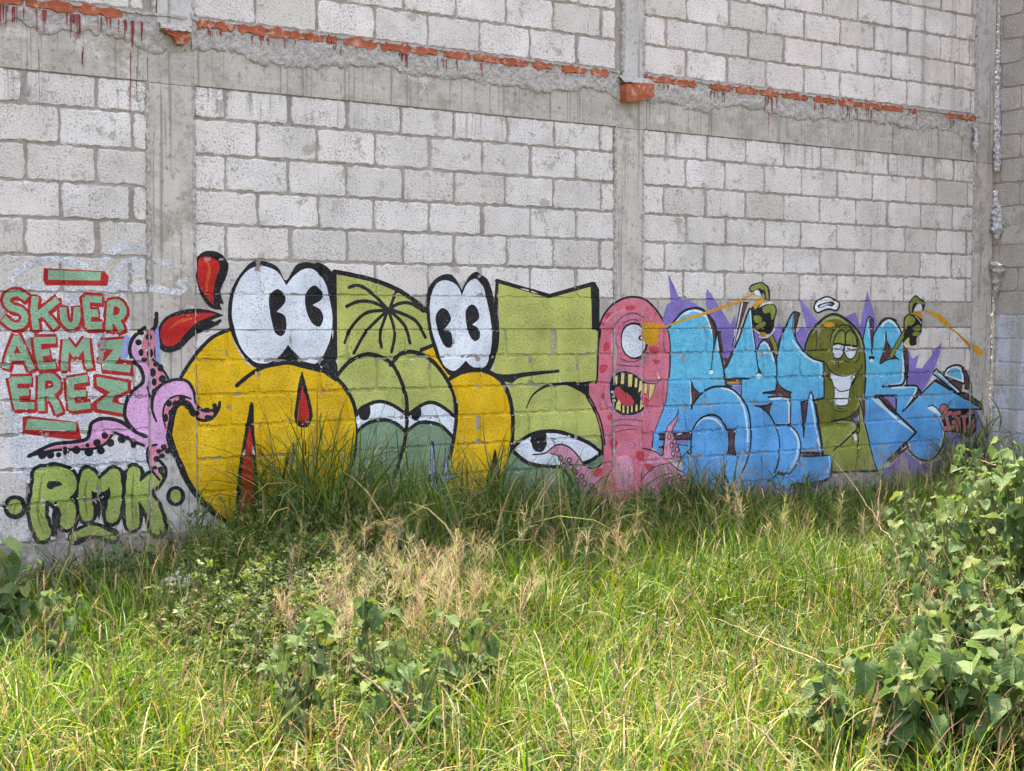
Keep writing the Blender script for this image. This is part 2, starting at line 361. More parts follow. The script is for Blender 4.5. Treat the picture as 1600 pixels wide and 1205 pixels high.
for (a, b, hh) in COLS:
    box('concrete_post', a, b, -hh, .12, .0, 2.895, M_col, wall, .004)
    box('concrete_post', a + .06 if b < 4 else a, b - .004, -hh - .001, .12, 3.245, TOP + .02, M_col2, wall, .004)
# ragged mortar along the post edges
def ragged_strip(name, x, z0, z1, wdt, seed, thick=.010, parent=wall, mat=None):
    r = np.random.default_rng(seed); n = int((z1 - z0) / .022); zz = np.linspace(z0, z1, n)
    wl = wdt * (.45 + .9 * r.random(n)); wr = wdt * (.35 + .9 * r.random(n)); c = x + (r.random(n) - .5) * .010
    V = []; Fc = []
    for k in range(n):
        t = thick * (.5 + r.random())
        V += [(c[k] - wl[k], .005, zz[k]), (c[k] - wl[k] * .6, -t * .8, zz[k]), (c[k] + wr[k] * .5, -t, zz[k]), (c[k] + wr[k], .005, zz[k])]
        if k: 
            for m in range(3): q = 4 * k + m; Fc.append((q - 4, q - 3, q + 1, q))
    return mesh_obj(name, V, Fc, mat or M_smear, parent, smooth=False)
for q, (x, a, b) in enumerate([(-2.318, .3, 2.9), (-2.60, .3, 2.9), (.902, .4, 2.9), (1.158, .4, 2.9), (4.93, .3, 2.9), (.965, 3.3, 4.9), (1.155, 3.3, 4.9), (-2.32, 3.3, 4.4), (-2.56, 3.3, 4.4), (4.93, 3.3, 4.9)]):
    ragged_strip('mortar_fin', x, max(a, 1.75) if a < 1 else a, b, .016, 40 + q, .011)
    if a < 1: ragged_strip('mortar_fin', x, a, 1.75, .006, 60 + q, .007)
for (a, b, _s) in BAYS:
    box('ring_beam', max(a, PLX), b, -.004, .1, 2.903, 3.24, M_beam, wall, .004)
    box('tie_beam', max(a, PLX), b, -.001, .1, LEV_BASE[0] + .003, LEV_LOW[-1] - .003, M_beam, wall, .003)
for a, b, hh in COLS: box('ring_beam', a, b, -.005, .1, 2.897, 3.242, M_beam, wall, .004)
box('footing', PLX, TOPX, -.010, .16, -.3, LEV_BASE[-1] - .003, M_plinth, wall, .006)
def vn(x, z, sc, seed):
    """smooth value noise 0..1"""
    x = np.asarray(x, float) / sc + 50; z = np.asarray(z, float) / sc + 50; i, j = np.floor(x).astype(int), np.floor(z).astype(int); u, v = x - i, z - j; u = u * u * (3 - 2 * u); v = v * v * (3 - 2 * v)
    hs = lambda a, b: np.modf(np.abs(np.sin(a * 127.1 + b * 311.7 + seed * 74.7) * 43758.5453))[0]
    return (hs(i, j) * (1 - u) + hs(i + 1, j) * u) * (1 - v) + (hs(i, j + 1) * (1 - u) + hs(i + 1, j + 1) * u) * v
# mortar that oozed out under the brick course
def smear_low(x):
    x = np.asarray(x, float); o = x * 0
    return 3.115 + .075 * (vn(x, o, .55, 1) - .5) + .055 * (vn(x, o, .16, 2) - .5) + .035 * (vn(x, o, .05, 3) - .5) + .02 * (vn(x, o, .018, 4) - .5) - .06 * np.exp(-((x + 2.55) / .18) ** 2) - .04 * np.exp(-((x + 1.75) / .35) ** 2)
def smear_h(x, z):
    x = np.asarray(x, float); lo = smear_low(x); t = np.clip((z - lo) / (3.245 - lo), 0, 1)
    base = .004 + .010 * np.sqrt(np.clip(t * 6, 0, 1)) * (1 - .3 * t)
    return base + .014 * (vn(x, z, .11, 5) - .4) * np.clip(t * 4, 0, 1) + .009 * (vn(x, z, .035, 6) - .5) + .006 * (vn(x, z, .014, 7) - .5)
def build_smear(x0, x1):
    nx = int((x1 - x0) / .011); nz = 12; X = np.linspace(x0, x1, nx); V = []
    r = np.random.default_rng(int(x0 * 100) + 999); jag = r.random(nx) * .008 - .004 + (r.random(nx) < .04) * -.02
    for k in range(nz):
        t = k / (nz - 1); lo = smear_low(X) + jag; Z = lo + (3.246 - lo) * t
        Y = -smear_h(X, Z) + (r.random(nx) - .5) * .002
        if k == 0: Y = np.full(nx, .0)
        V.append(np.stack([X, Y, Z], 1))
    V.append(np.stack([X, np.full(nx, .02), np.full(nx, 3.25)], 1)); nz += 1
    V = np.concatenate(V); i, j = np.meshgrid(np.arange(nx - 1), np.arange(nz - 1)); k = (j * nx + i).ravel()
    np_obj('mortar_smear', V, np.stack([k, k + 1, k + nx + 1, k + nx], 1), np.zeros((0, 3), int), M_smear, parent=wall, smooth=False)
build_smear(PLX, -2.36); build_smear(-2.33, .93); build_smear(1.19, 4.99)
# orange bricks peeping out of the mortar
BRX0 = [(-3.47, -3.325), (-3.29, -3.03), (-3.005, -2.76), (-4.0, -3.5), (-2.285, -2.185), (-2.17, -2.06), (-2.02, -1.85), (-1.83, -1.69), (-1.68, -1.585), (-1.57, -1.46), (-1.42, -1.37), (-1.3, -1.08), (-1.03, -.83), (-.81, -.62), (-.55, -.36), (-.32, -.12),
       (-.1, .12), (.17, .33), (.42, .62), (.68, .82), (1.19, 1.42), (1.44, 1.66), (1.80, 2.03), (2.08, 2.29), (2.33, 2.52), (2.57, 2.84), (2.92, 3.17), (3.21, 3.46), (3.48, 3.72), (3.74, 3.97), (4.06, 4.14), (4.53, 4.66), (4.69, 4.92)]
BRX = [(a - .012, b + .012) for a, b in BRX0]
for k, (a, b) in enumerate(BRX):
    r = random.Random(k); n = 9; V = []; Fc = []
    for m in range(n):
        t = m / (n - 1); x = a + (b - a) * t; e = r.uniform(.0, .019) if 0 < m < n - 1 else .022
        z0 = 3.238 + e + r.uniform(-.006, .006); z1 = 3.306 - e + r.uniform(-.010, .006); y = -.016 - r.uniform(0, .004) + (.012 if m in (0, n - 1) else 0)
        V += [(x, .02, z0 - .004), (x, y, z0), (x, y + .002, (z0 + z1) / 2), (x, y, z1), (x, .02, z1 + .004)]
        if m:
            for c in range(4): q = 5 * m + c; Fc.append((q - 5, q, q + 1, q - 4))
    Fc += [(0, 1, 2, 3, 4), tuple(5 * (n - 1) + c for c in (4, 3, 2, 1, 0))]
    mesh_obj('brick', V, Fc, M_brick, wall)
# mortar bed above and between the bricks
for (a, b) in ((PLX, -2.36), (-2.33, .93), (1.19, 4.99)):
    n = int((b - a) / .018); V = []; Fc = []; r = np.random.default_rng(int(a * 10) + 77)
    for k in range(n):
        x = a + (b - a) * k / (n - 1); t = .006 + .006 * r.random(); z1 = 3.309 - .004 * r.random(); z0 = 3.288 - .012 * r.random()
        V += [(x, .02, z0), (x, -t - .006, z0 + .004), (x, -t - .006, z1 - .006), (x, .01, z1)]
        if k:
            for c in range(3): q = 4 * k + c; Fc.append((q - 4, q, q + 1, q - 3))
    mesh_obj('bedding_mortar', V, Fc, M_smear, wall)
    box('bedding_core', a, b, -.004, .1, 3.243, 3.30, M_smear, wall, 0)
# two bricks sticking out at the posts
def rough_brick(pts_front, y_front, y_back, label):
    r = random.Random(len(pts_front)); n = len(pts_front)
    V = [(p[0], y_front + r.uniform(-.008, .01), p[1]) for p in pts_front] + [(p[0] * 1, y_back, p[1] + .012) for p in pts_front]
    cx = sum(p[0] for p in pts_front) / n; cz = sum(p[1] for p in pts_front) / n; V.append((cx, y_front - .006, cz))
    Fc = [(k, (k + 1) % n, n + (k + 1) % n, n + k) for k in range(n)] + [((k + 1) % n, k, 2 * n) for k in range(n)]
    o = mesh_obj('brick', V, [tuple(reversed(f)) for f in Fc], M_brick, wall); o['label'] = label; return o
rough_brick([(.935, 3.075), (1.03, 3.085), (1.10, 3.10), (1.185, 3.125), (1.20, 3.17), (1.195, 3.225), (1.10, 3.222), (1.0, 3.205), (.94, 3.20), (.925, 3.14)], -.085, .02, 'whole orange brick sticking out of the middle post')
rough_brick([(-2.44, 3.125), (-2.375, 3.13), (-2.355, 3.17), (-2.37, 3.20), (-2.45, 3.205), (-2.53, 3.215), (-2.525, 3.195), (-2.46, 3.165)], -.06, .02, 'broken orange brick end sticking out of the left post')
for x0, x1, z in ((.92, 1.21, 3.222), (-2.54, -2.35, 3.205)):
    V = []; Fc = []; r = random.Random(int(x0 * 10))
    for k in range(12):
        x = x0 + (x1 - x0) * k / 11
        V += [(x, .0, z - .012 + r.uniform(-.006, .006)), (x, -.07 + r.uniform(-.012, .012), z + r.uniform(-.008, .003)), (x, -.05 + r.uniform(-.01, .01), z + .025 + r.uniform(-.006, .008)), (x, .0, z + .05)]
        if k:
            for c in range(3): q = 4 * k + c; Fc.append((q - 4, q, q + 1, q - 3))
    mesh_obj('mortar_lump', V, Fc, M_smear, wall)
# hole knocked into the ring beam end by the right post
n = NT('dark_hole'); n.b.inputs['Base Color'].default_value = (.02, .017, .014, 1); M_hole = n.m
# red paint that ran down over the smear and beam
def runs():
    V, Fc = [], []; r = random.Random(3); drips = []
    for x0, x1, cnt, L in [(-3.45, -3.29, 10, .07), (-3.26, -3.18, 5, .08), (-3.12, -3.0, 9, .09), (-2.9, -2.82, 4, .06), (-2.78, -2.62, 9, .13), (-2.3, -2.05, 10, .03), (-1.95, -1.6, 10, .04), (-1.4, -1.3, 3, .04), (-.92, -.84, 6, .06), (-.62, -.45, 7, .05), (-.3, -.22, 2, .07), (.15, .85, 20, .012), (1.2, 1.4, 8, .02), (1.78, 1.98, 7, .05), (2.35, 2.5, 8, .09), (2.9, 3.05, 6, .05), (3.2, 3.45, 8, .08), (3.5, 3.6, 4, .10), (4.1, 4.15, 2, .05), (4.55, 4.65, 4, .08)]:
        for _ in range(cnt): drips.append((r.uniform(x0, x1), 3.238, L * r.uniform(.4, 1.6), r.uniform(.004, .010)))
    drips += [(-3.232, 3.02, .36, .003), (-2.98, 3.06, .13, .004), (-2.985, 3.03, .07, .008), (-2.70, 3.06, .34, .006), (-2.665, 2.98, .20, .004), (-2.60, 3.04, .2, .003), (2.42, 3.12, .30, .004), (-1.33, 3.01, .07, .004), (-2.71, 2.86, .18, .003), (-2.78, 2.84, .12, .003), (3.36, 3.1, .14, .003)]
    for x, z, L, wd in drips:
        n = max(3, int(L / .012)); zz = np.linspace(z, z - L, n); xx = x + np.cumsum(np.array([r.uniform(-.0012, .0012) for _ in range(n)]))
        ins = (zz > smear_low(xx) - .0)
        hs = np.where(ins, smear_h(xx, zz) + .0045, .0052); hs = np.where((zz < 2.905), wall_h(xx, zz) + .002, hs)
        for k in range(n):
            ww = wd * (1 - .6 * k / n) * .5; q = len(V)
            V += [(xx[k] - ww, -hs[k] - .0005, zz[k]), (xx[k] + ww, -hs[k] - .0005, zz[k])]
            if k: Fc.append((q - 2, q - 1, q + 1, q))
    mesh_obj('red_paint_runs', V, Fc, paint('dredrun'), wall, kind='stuff')
runs()
# ------------------------------------------------------------ return wall on the right, square to the long wall
rw = thing('return_wall', 'grey block wall square to the corner, whitewashed on its lower half', 'wall', (0, 0, 0))
RX, RY0, RY1 = 5.245, .14, -2.6
RLEV = [TOP - .2115 * i for i in range(13)]
def ret_rows():
    r = random.Random(21); z = .10; k = 0; rows = []
    while z < TOP - .05:
        hgt = .2085
        if abs(z - 2.2) < .11: rows.append((z, z + .33, None)); z += .33; continue
        rows.append((z, z + hgt, k)); z += hgt; k += 1
    cnt = 0; SVv, SFf = [], []
    for (a, b, k) in rows:
        if k is None:
            V = [(RX - .006, RY0, a), (RX - .006, RY1, a), (RX - .006, RY1, b), (RX - .006, RY0, b), (RX + .12, RY0, a), (RX + .12, RY1, a), (RX + .12, RY1, b), (RX + .12, RY0, b)]
            mesh_obj('tie_beam', V, [(0, 1, 2, 3), (3, 2, 6, 7), (0, 4, 5, 1), (1, 5, 6, 2), (0, 3, 7, 4)], M_beam, rw); continue
        y = RY0 - (.205 if k % 2 else .41)+.03
        ys = [RY0] + [y - .41 * m for m in range(8) if y - .41 * m > RY1 + .05] + [RY1]
        for ya, yb in zip(ys[:-1], ys[1:]):
            g = r.uniform(.004, .007); y0, y1, z0, z1 = yb + g, ya - g, a + .005, b - .005
            cy, cz, hy, hz = (y0 + y1) / 2, (z0 + z1) / 2, (y1 - y0) / 2, (z1 - z0) / 2; n = 24; s = r.random() * 90; pts = []
            for q in range(n):
                t = 2 * math.pi * q / n; c, sn = math.cos(t), math.sin(t); f = 1 / max(abs(c), abs(sn)); f = min(f, 1.32)
                pts.append((cy + hy * c * f * (1 + .012 * math.sin(s + 5 * t)), cz + hz * sn * f * (1 + .02 * math.sin(s * 2 + 7 * t))))
            e = .006; d = r.uniform(-.002, .003)
            V = [(RX + .03, p[0], p[1]) for p in pts] + [(RX, p[0], p[1]) for p in pts] + [(RX - .006 - d, cy + (p[0] - cy) * (1 - e / hy), cz + (p[1] - cz) * (1 - e / hz)) for p in pts]
            Fc = [(q, (q + 1) % n, n + (q + 1) % n, n + q) for q in range(n)] + [(n + q, n + (q + 1) % n, 2 * n + (q + 1) % n, 2 * n + q) for q in range(n)] + [tuple(range(2 * n, 3 * n))]
            o = mesh_obj('block', V, Fc, M_pblock if b < 1.72 else M_gblock, rw)
ret_rows()
def slab(name, x0, x1, y0, y1, z0, z1, mat, parent):
    V = [(x, y, z) for x in (x0, x1) for y in (y0, y1) for z in (z0, z1)]
    return mesh_obj(name, V, [(0, 1, 3, 2), (4, 6, 7, 5), (0, 4, 5, 1), (2, 3, 7, 6), (1, 5, 7, 3), (0, 2, 6, 4)], mat, parent)
slab('mortar_bed', RX, RX + .14, RY1, RY0 + .005, 0, 1.715, M_pblock, rw)
slab('mortar_bed', RX, RX + .14, RY1, RY0 + .005, 1.716, TOP, M_mortar, rw)
slab('footing', RX - .02, RX + .15, RY1, RY0, -.3, .098, M_plinth, rw)

# ------------------------------------------------------------ plastic stuffed in the joint at the corner
def mat_plastic(name, c1, c2):
    n = NT(name); P = n.pos(); a = n.noise(P, 60, 4, .6); n.col(n.mix(n.val(a, .4, .65), c1, c2)); n.b.inputs['Roughness'].default_value = .6; n.b.inputs['Specular IOR Level'].default_value = .25
    n.nrm(n.bump(a, .004, .6)); return n.m
M_plast = mat_plastic('dirty_white_plastic', lin((196, 195, 196)), lin((122, 121, 122)))
M_sack = mat_plastic('weathered_sack', lin((176, 172, 166)), lin((140, 134, 128)))
M_foam = mat_plastic('old_filler', lin((202, 196, 182)), lin((150, 140, 122)))
def crumple(name, label, path, seed, mat, cat='plastic scrap', rough=.35):
    """crumpled strip hanging along path: list of (x, y, z, halfwidth)"""
    r = np.random.default_rng(seed); V = []; Fc = []; m = 9; rows = []
    for (a, b) in zip(path[:-1], path[1:]):
        L = math.dist(a[:3], b[:3]); n = max(2, int(L / .018))
        for k in range(n): t = k / n; rows.append([a[c] + (b[c] - a[c]) * t for c in range(4)])
    rows.append(list(path[-1])); z0 = path[-1][2]
    for k, (x, y, z, hw) in enumerate(rows):
        hw = hw * .8 * (.75 + .5 * r.random()); ph = r.random() * .9
        for c in range(m):
            a = 2 * math.pi * c / m + ph; q = hw * (1 + rough * (r.random() - .5) * 2)
            V.append((x + q * math.cos(a), y + q * .75 * math.sin(a), z + (r.random() - .5) * .014))
        if k:
            for c in range(m): i = k * m + c; j = k * m + (c + 1) % m; Fc.append((i - m, j - m, j, i))
    Fc += [tuple(range(m)), tuple(reversed(range(len(V) - m, len(V))))]
    o = mesh_obj(name, V, Fc, mat); o['label'] = label; o['category'] = cat; return o
JX = 5.215
crumple('plastic_strip', 'long crumpled white plastic strip stuffed in the joint above the brick course', [(JX + .01, -.005, 4.55, .016), (JX + .005, -.01, 4.1, .02), (JX, -.015, 3.7, .026), (JX - .005, -.02, 3.4, .03), (JX - .01, -.03, 3.1, .042), (JX - .025, -.045, 2.9, .052), (JX - .03, -.05, 2.83, .03)], 5, M_plast)
crumple('plastic_rag', 'torn white plastic rag hanging in the corner below the brick course level', [(JX - .01, -.02, 2.66, .026), (JX - .01, -.03, 2.56, .036), (JX, -.04, 2.47, .055), (JX - .005, -.05, 2.36, .085), (JX - .012, -.05, 2.30, .07), (JX - .02, -.04, 2.23, .02)], 8, M_plast)
crumple('sack_lump', 'grey crumpled sack wad poking out of the corner joint above the whitewash', [(JX - .02, -.03, 2.03, .04), (JX - .01, -.06, 2.00, .10), (JX - .01, -.06, 1.95, .085), (JX - .01, -.05, 1.88, .05), (JX - .01, -.045, 1.80, .045), (JX - .01, -.02, 1.70, .02)], 13, M_sack)
crumple('joint_filler', 'ragged pale filler strip along the corner joint beside the whitewashed blocks', [(JX, -.015, 1.72, .015), (JX - .005, -.015, 1.5, .022), (JX, -.015, 1.2, .017), (JX - .005, -.012, .9, .024), (JX, -.012, .5, .016), (JX, -.012, .1, .012)], 17, M_foam, 'filler strip', .5)
crumple('plastic_tuft', 'small white plastic tuft caught at the right end of the brick course', [(4.86, -.03, 3.20, .02), (4.90, -.045, 3.16, .03), (4.88, -.05, 3.10, .02), (4.875, -.055, 3.04, .04), (4.885, -.05, 2.97, .015)], 23, M_plast)

# ------------------------------------------------------------ graffiti: every mark is a skin of paint lying on the relief of the wall
GROUPS = [['white_scribble', 'scribble', 'faint white sprayed scribble over the concrete post above the red and green names'], ['name_list_graffiti', 'graffiti', 'mint green names SKUER AEMZ EREZ in red outlines between two green bars'], ['letter_tag_graffiti', 'graffiti', 'lime green bubble letters RMK with thick black outline low on the wall'], ['character_letters_graffiti', 'graffiti', 'yellow and olive green cartoon letters with three pairs of white eyes'], ['tentacle_graffiti', 'graffiti', 'light pink tentacles with black suckers left of the yellow letter'], ['monster_graffiti', 'graffiti', 'pink one eyed monster with open fanged mouth and tentacles'], ['blue_letters_graffiti', 'graffiti', 'blue wild style letters with dark outlines and purple spikes'], ['small_letters_graffiti', 'graffiti', 'small rose pink letters ISG below the blue arrow near the corner'], ['spray_figure_graffiti', 'graffiti', 'olive green smiling figure with halo holding two spray cans']]      # [name, category, label]
LAYERS = [
[0, 'spray', 0, 'haze', [40.5, 42.4], '-3416,1718 -3345,1799 -3220,1851 -3084,1849 -2955,1807'],
[0, 'spray', 0, 'haze', [46.4, 47.4], '-2879,1845 -2822,1906 -2726,1946 -2640,1925'],
[0, 'spray', 0, 'haze', [31.8, 32.2], '-2791,1681 -2790,1801 -2727,1858 -2650,1869'],
[0, 'spray', 0, 'haze', [32.0, 32.2], '-2748,1700 -2728,1765 -2650,1831'],
[0, 'spray', 0, 'haze', [24.8, 25.2], '-2572,1871 -2483,1830 -2403,1832'],
[0, 'spray', 0, 'haze', [24.7, 25.3], '-2612,1711 -2504,1698 -2405,1685 -2374,1705 -2429,1732 -2374,1757'],
[0, 'spray', 0, 'haze', [62.2, 65.3], '-3337,1692 -3195,1671 -3012,1674 -2824,1703'],
[0, 'spray', 0, 'haze', [37.6, 38.8], '-2757,1700 -2632,1701 -2415,1676'],
[0, 'patch', 0, 'haze', 0, '-3455,1461 -3329,1639 -3086,1659 -2919,1606 -2748,1663 -2717,1421 -2704,1216 -2745,1048 -2832,967 -3095,849 -2966,779 -2640,763 -2643,498 -2969,511 -3369,628 -3418,890 -3460,1070'],
[1, 'outline', 0, 'lred', [70.5, 69.8], '-3319,1637 -3355,1661 -3403,1658 -3429,1623 -3404,1584 -3351,1567 -3325,1530 -3347,1487 -3395,1482 -3442,1519'],
[1, 'outline', 0, 'lred', [55.6, 55.0], '-3310,1623 -3347,1647 -3395,1644 -3421,1609 -3396,1570 -3343,1553 -3317,1516 -3339,1473 -3387,1468 -3433,1505'],
[1, 'outline', 0, 'lred', [70.9, 71.0], '-3268,1637 -3276,1557 -3265,1465'],
[1, 'outline', 0, 'lred', [71.7, 71.0], '-3146,1625 -3212,1573 -3264,1535'],
[1, 'outline', 0, 'lred', [71.2, 71.7], '-3228,1557 -3186,1514 -3156,1476'],
[1, 'outline', 0, 'lred', [55.9, 56.0], '-3259,1624 -3267,1543 -3256,1451'],
[1, 'outline', 0, 'lred', [56.6, 56.0], '-3138,1611 -3204,1559 -3255,1521'],
[1, 'outline', 0, 'lred', [56.1, 56.6], '-3220,1543 -3177,1500 -3148,1462'],
[1, 'outline', 0, 'lred', [72.0, 72.5], '-3111,1579 -3107,1519 -3077,1481 -3043,1492 -3032,1536 -3032,1581'],
[1, 'outline', 0, 'lred', [56.8, 57.2], '-3103,1565 -3098,1505 -3068,1467 -3035,1478 -3023,1522 -3024,1566'],
[1, 'outline', 0, 'lred', [72.8, 73.1], '-2981,1637 -2973,1558 -2966,1478'],
[1, 'outline', 0, 'lred', [72.8, 73.5], '*-2981,1636 *-2891,1631'],
[1, 'outline', 0, 'lred', [73.0, 73.4], '*-2970,1552 *-2914,1553'],
[1, 'outline', 0, 'lred', [73.0, 73.6], '*-2968,1480 *-2893,1484'],
[1, 'outline', 0, 'lred', [57.4, 57.6], '-2972,1623 -2964,1544 -2957,1464'],
[1, 'outline', 0, 'lred', [57.5, 57.9], '*-2972,1622 *-2882,1617'],
[1, 'outline', 0, 'lred', [57.5, 57.9], '*-2962,1538 *-2906,1538'],
[1, 'outline', 0, 'lred', [57.6, 58.0], '*-2960,1466 *-2884,1469'],
[1, 'outline', 0, 'lred', [73.9, 73.9], '-2835,1611 -2841,1536 -2845,1459'],
[1, 'outline', 0, 'lred', [73.9, 73.9], '-2837,1607 -2795,1614 -2760,1581 -2772,1536 -2836,1511'],
[1, 'outline', 0, 'lred', [74.1, 74.4], '-2813,1514 -2790,1492 -2772,1453'],
[1, 'outline', 0, 'lred', [58.3, 58.3], '-2826,1597 -2832,1522 -2836,1444'],
[1, 'outline', 0, 'lred', [58.3, 58.3], '-2828,1593 -2786,1600 -2751,1566 -2763,1522 -2827,1497'],
[1, 'outline', 0, 'lred', [58.4, 58.7], '-2804,1500 -2781,1477 -2763,1438'],
[1, 'outline', 0, 'lred', [70.3, 70.0], '*-3374,1418 *-3407,1338 *-3435,1250'],
[1, 'outline', 0, 'lred', [70.3, 71.0], '*-3374,1418 *-3333,1337 *-3292,1240'],
[1, 'outline', 0, 'lred', [70.1, 70.7], '*-3408,1308 *-3323,1307'],
[1, 'outline', 0, 'lred', [55.4, 55.2], '*-3366,1404 *-3399,1324 *-3426,1236'],
[1, 'outline', 0, 'lred', [55.4, 56.0], '*-3366,1404 *-3325,1323 *-3283,1225'],
[1, 'outline', 0, 'lred', [55.3, 55.8], '*-3399,1294 *-3314,1293'],
[1, 'outline', 0, 'lred', [71.1, 71.3], '*-3260,1406 *-3253,1325 *-3235,1247'],
[1, 'outline', 0, 'lred', [71.1, 71.8], '*-3263,1398 *-3160,1400'],
[1, 'outline', 0, 'lred', [71.2, 71.5], '*-3253,1325 *-3196,1333'],
[1, 'outline', 0, 'lred', [71.3, 71.8], '*-3238,1252 *-3162,1259'],
[1, 'outline', 0, 'lred', [56.0, 56.3], '*-3252,1392 *-3244,1311 *-3226,1232'],
[1, 'outline', 0, 'lred', [56.0, 56.6], '*-3254,1384 *-3151,1386'],
[1, 'outline', 0, 'lred', [56.1, 56.4], '*-3244,1311 *-3187,1318'],
[1, 'outline', 0, 'lred', [56.2, 56.6], '*-3229,1238 *-3153,1245'],
[1, 'outline', 0, 'lred', [72.2, 72.2], '*-3094,1391 *-3104,1296 *-3107,1233'],
[1, 'outline', 0, 'lred', [72.2, 72.6], '*-3094,1389 *-3040,1317'],
[1, 'outline', 0, 'lred', [72.6, 73.0], '*-3040,1317 *-2981,1396'],
[1, 'outline', 0, 'lred', [73.0, 73.2], '*-2981,1396 *-2973,1316 *-2963,1242'],
[1, 'outline', 0, 'lred', [57.0, 57.0], '*-3086,1377 *-3095,1282 *-3098,1219'],
[1, 'outline', 0, 'lred', [57.0, 57.3], '*-3086,1374 *-3031,1303'],
[1, 'outline', 0, 'lred', [57.3, 57.6], '*-3031,1303 *-2972,1382'],
[1, 'outline', 0, 'lred', [57.6, 57.7], '*-2972,1382 *-2964,1302 *-2954,1227'],
[1, 'outline', 0, 'lred', 0, '*-2911,1371 *-2896,1410 *-2733,1422 *-2722,1352 *-2775,1286 *-2703,1268 *-2694,1184 *-2890,1204 *-2906,1260 *-2923,1293 *-2860,1340 *-2905,1337'],
[1, 'letter', 1, 'mint', [38.5, 38.0], '-3319,1637 -3355,1661 -3403,1658 -3429,1623 -3404,1584 -3351,1567 -3325,1530 -3347,1487 -3395,1482 -3442,1519'],
[1, 'letter', 2, 'mint', [38.7, 38.7], '-3268,1637 -3276,1557 -3265,1465'],
[1, 'letter', 2, 'mint', [39.1, 38.7], '-3146,1625 -3212,1573 -3264,1535'],
[1, 'letter', 2, 'mint', [38.8, 39.1], '-3228,1557 -3186,1514 -3156,1476'],
[1, 'letter', 3, 'mint', [39.3, 39.6], '-3111,1579 -3107,1519 -3077,1481 -3043,1492 -3032,1536 -3032,1581'],
[1, 'letter', 4, 'mint', [39.7, 39.8], '-2981,1637 -2973,1558 -2966,1478'],
[1, 'letter', 4, 'mint', [39.7, 40.1], '*-2981,1636 *-2891,1631'],
[1, 'letter', 4, 'mint', [39.8, 40.0], '*-2970,1552 *-2914,1553'],
[1, 'letter', 4, 'mint', [39.8, 40.1], '*-2968,1480 *-2893,1484'],
[1, 'letter', 5, 'mint', [40.3, 40.3], '-2835,1611 -2841,1536 -2845,1459'],
[1, 'letter', 5, 'mint', [40.3, 40.3], '-2837,1607 -2795,1614 -2760,1581 -2772,1536 -2836,1511'],
[1, 'letter', 5, 'mint', [40.4, 40.6], '-2813,1514 -2790,1492 -2772,1453'],
[1, 'letter', 6, 'mint', [38.3, 38.2], '*-3374,1418 *-3407,1338 *-3435,1250'],
[1, 'letter', 6, 'mint', [38.3, 38.7], '*-3374,1418 *-3333,1337 *-3292,1240'],
[1, 'letter', 6, 'mint', [38.2, 38.6], '*-3408,1308 *-3323,1307'],
[1, 'letter', 7, 'mint', [38.8, 38.9], '*-3260,1406 *-3253,1325 *-3235,1247'],
[1, 'letter', 7, 'mint', [38.8, 39.1], '*-3263,1398 *-3160,1400'],
[1, 'letter', 7, 'mint', [38.8, 39.0], '*-3253,1325 *-3196,1333'],
[1, 'letter', 7, 'mint', [38.9, 39.2], '*-3238,1252 *-3162,1259'],
[1, 'letter', 8, 'mint', [39.4, 39.4], '*-3094,1391 *-3104,1296 *-3107,1233'],
[1, 'letter', 8, 'mint', [39.4, 39.6], '*-3094,1389 *-3040,1317'],
[1, 'letter', 8, 'mint', [39.6, 39.8], '*-3040,1317 *-2981,1396'],
[1, 'letter', 8, 'mint', [39.8, 39.9], '*-2981,1396 *-2973,1316 *-2963,1242'],
[1, 'letter', 9, 'mint', 0, '*-2894,1376 *-2882,1395 *-2751,1404 *-2741,1363 *-2810,1261 *-2884,1265 *-2817,1345 *-2885,1348'],
[1, 'letter', 9, 'mint', 0, '*-2884,1265 *-2716,1252 *-2724,1208 *-2888,1228'],
[1, 'outline', 0, 'lred', 0, '*-3217,1805 *-2867,1794 *-2843,1763 *-2851,1710 *-3210,1709 *-3222,1740'],
[1, 'bar', 10, 'mint', 0, '*-3193,1795 *-2888,1789 *-2893,1740 *-3195,1740'],
[1, 'outline', 0, 'lred', [70.2, 70.5], '*-3401,1185 *-3384,1097 *-3372,1021'],
[1, 'outline', 0, 'lred', [70.2, 70.9], '*-3401,1178 *-3300,1179'],
[1, 'outline', 0, 'lred', [70.4, 70.9], '*-3389,1110 *-3315,1111'],
[1, 'outline', 0, 'lred', [70.5, 71.1], '*-3377,1035 *-3286,1032'],
[1, 'outline', 0, 'lred', [55.4, 55.6], '*-3393,1171 *-3376,1082 *-3363,1007'],
[1, 'outline', 0, 'lred', [55.4, 55.9], '*-3393,1164 *-3292,1165'],
[1, 'outline', 0, 'lred', [55.5, 55.9], '*-3381,1096 *-3306,1096'],
[1, 'outline', 0, 'lred', [55.6, 56.1], '*-3368,1020 *-3278,1017'],
[1, 'outline', 0, 'lred', [71.4, 71.5], '*-3236,1190 *-3240,1092 *-3239,1008'],
[1, 'outline', 0, 'lred', [71.4, 71.5], '-3236,1190 -3179,1191 -3149,1152 -3163,1117 -3229,1100'],
[1, 'outline', 0, 'lred', [71.7, 72.1], '*-3191,1091 *-3159,1041 *-3140,991'],
[1, 'outline', 0, 'lred', [56.3, 56.3], '*-3227,1176 *-3231,1078 *-3231,994'],
[1, 'outline', 0, 'lred', [56.3, 56.4], '-3227,1176 -3170,1177 -3141,1138 -3155,1103 -3220,1086'],
[1, 'outline', 0, 'lred', [56.6, 56.9], '*-3182,1077 *-3150,1027 *-3131,977'],
[1, 'outline', 0, 'lred', [72.5, 72.7], '*-3075,1173 *-3073,1088 *-3065,1008'],
[1, 'outline', 0, 'lred', [72.5, 73.1], '*-3080,1165 *-2980,1179'],
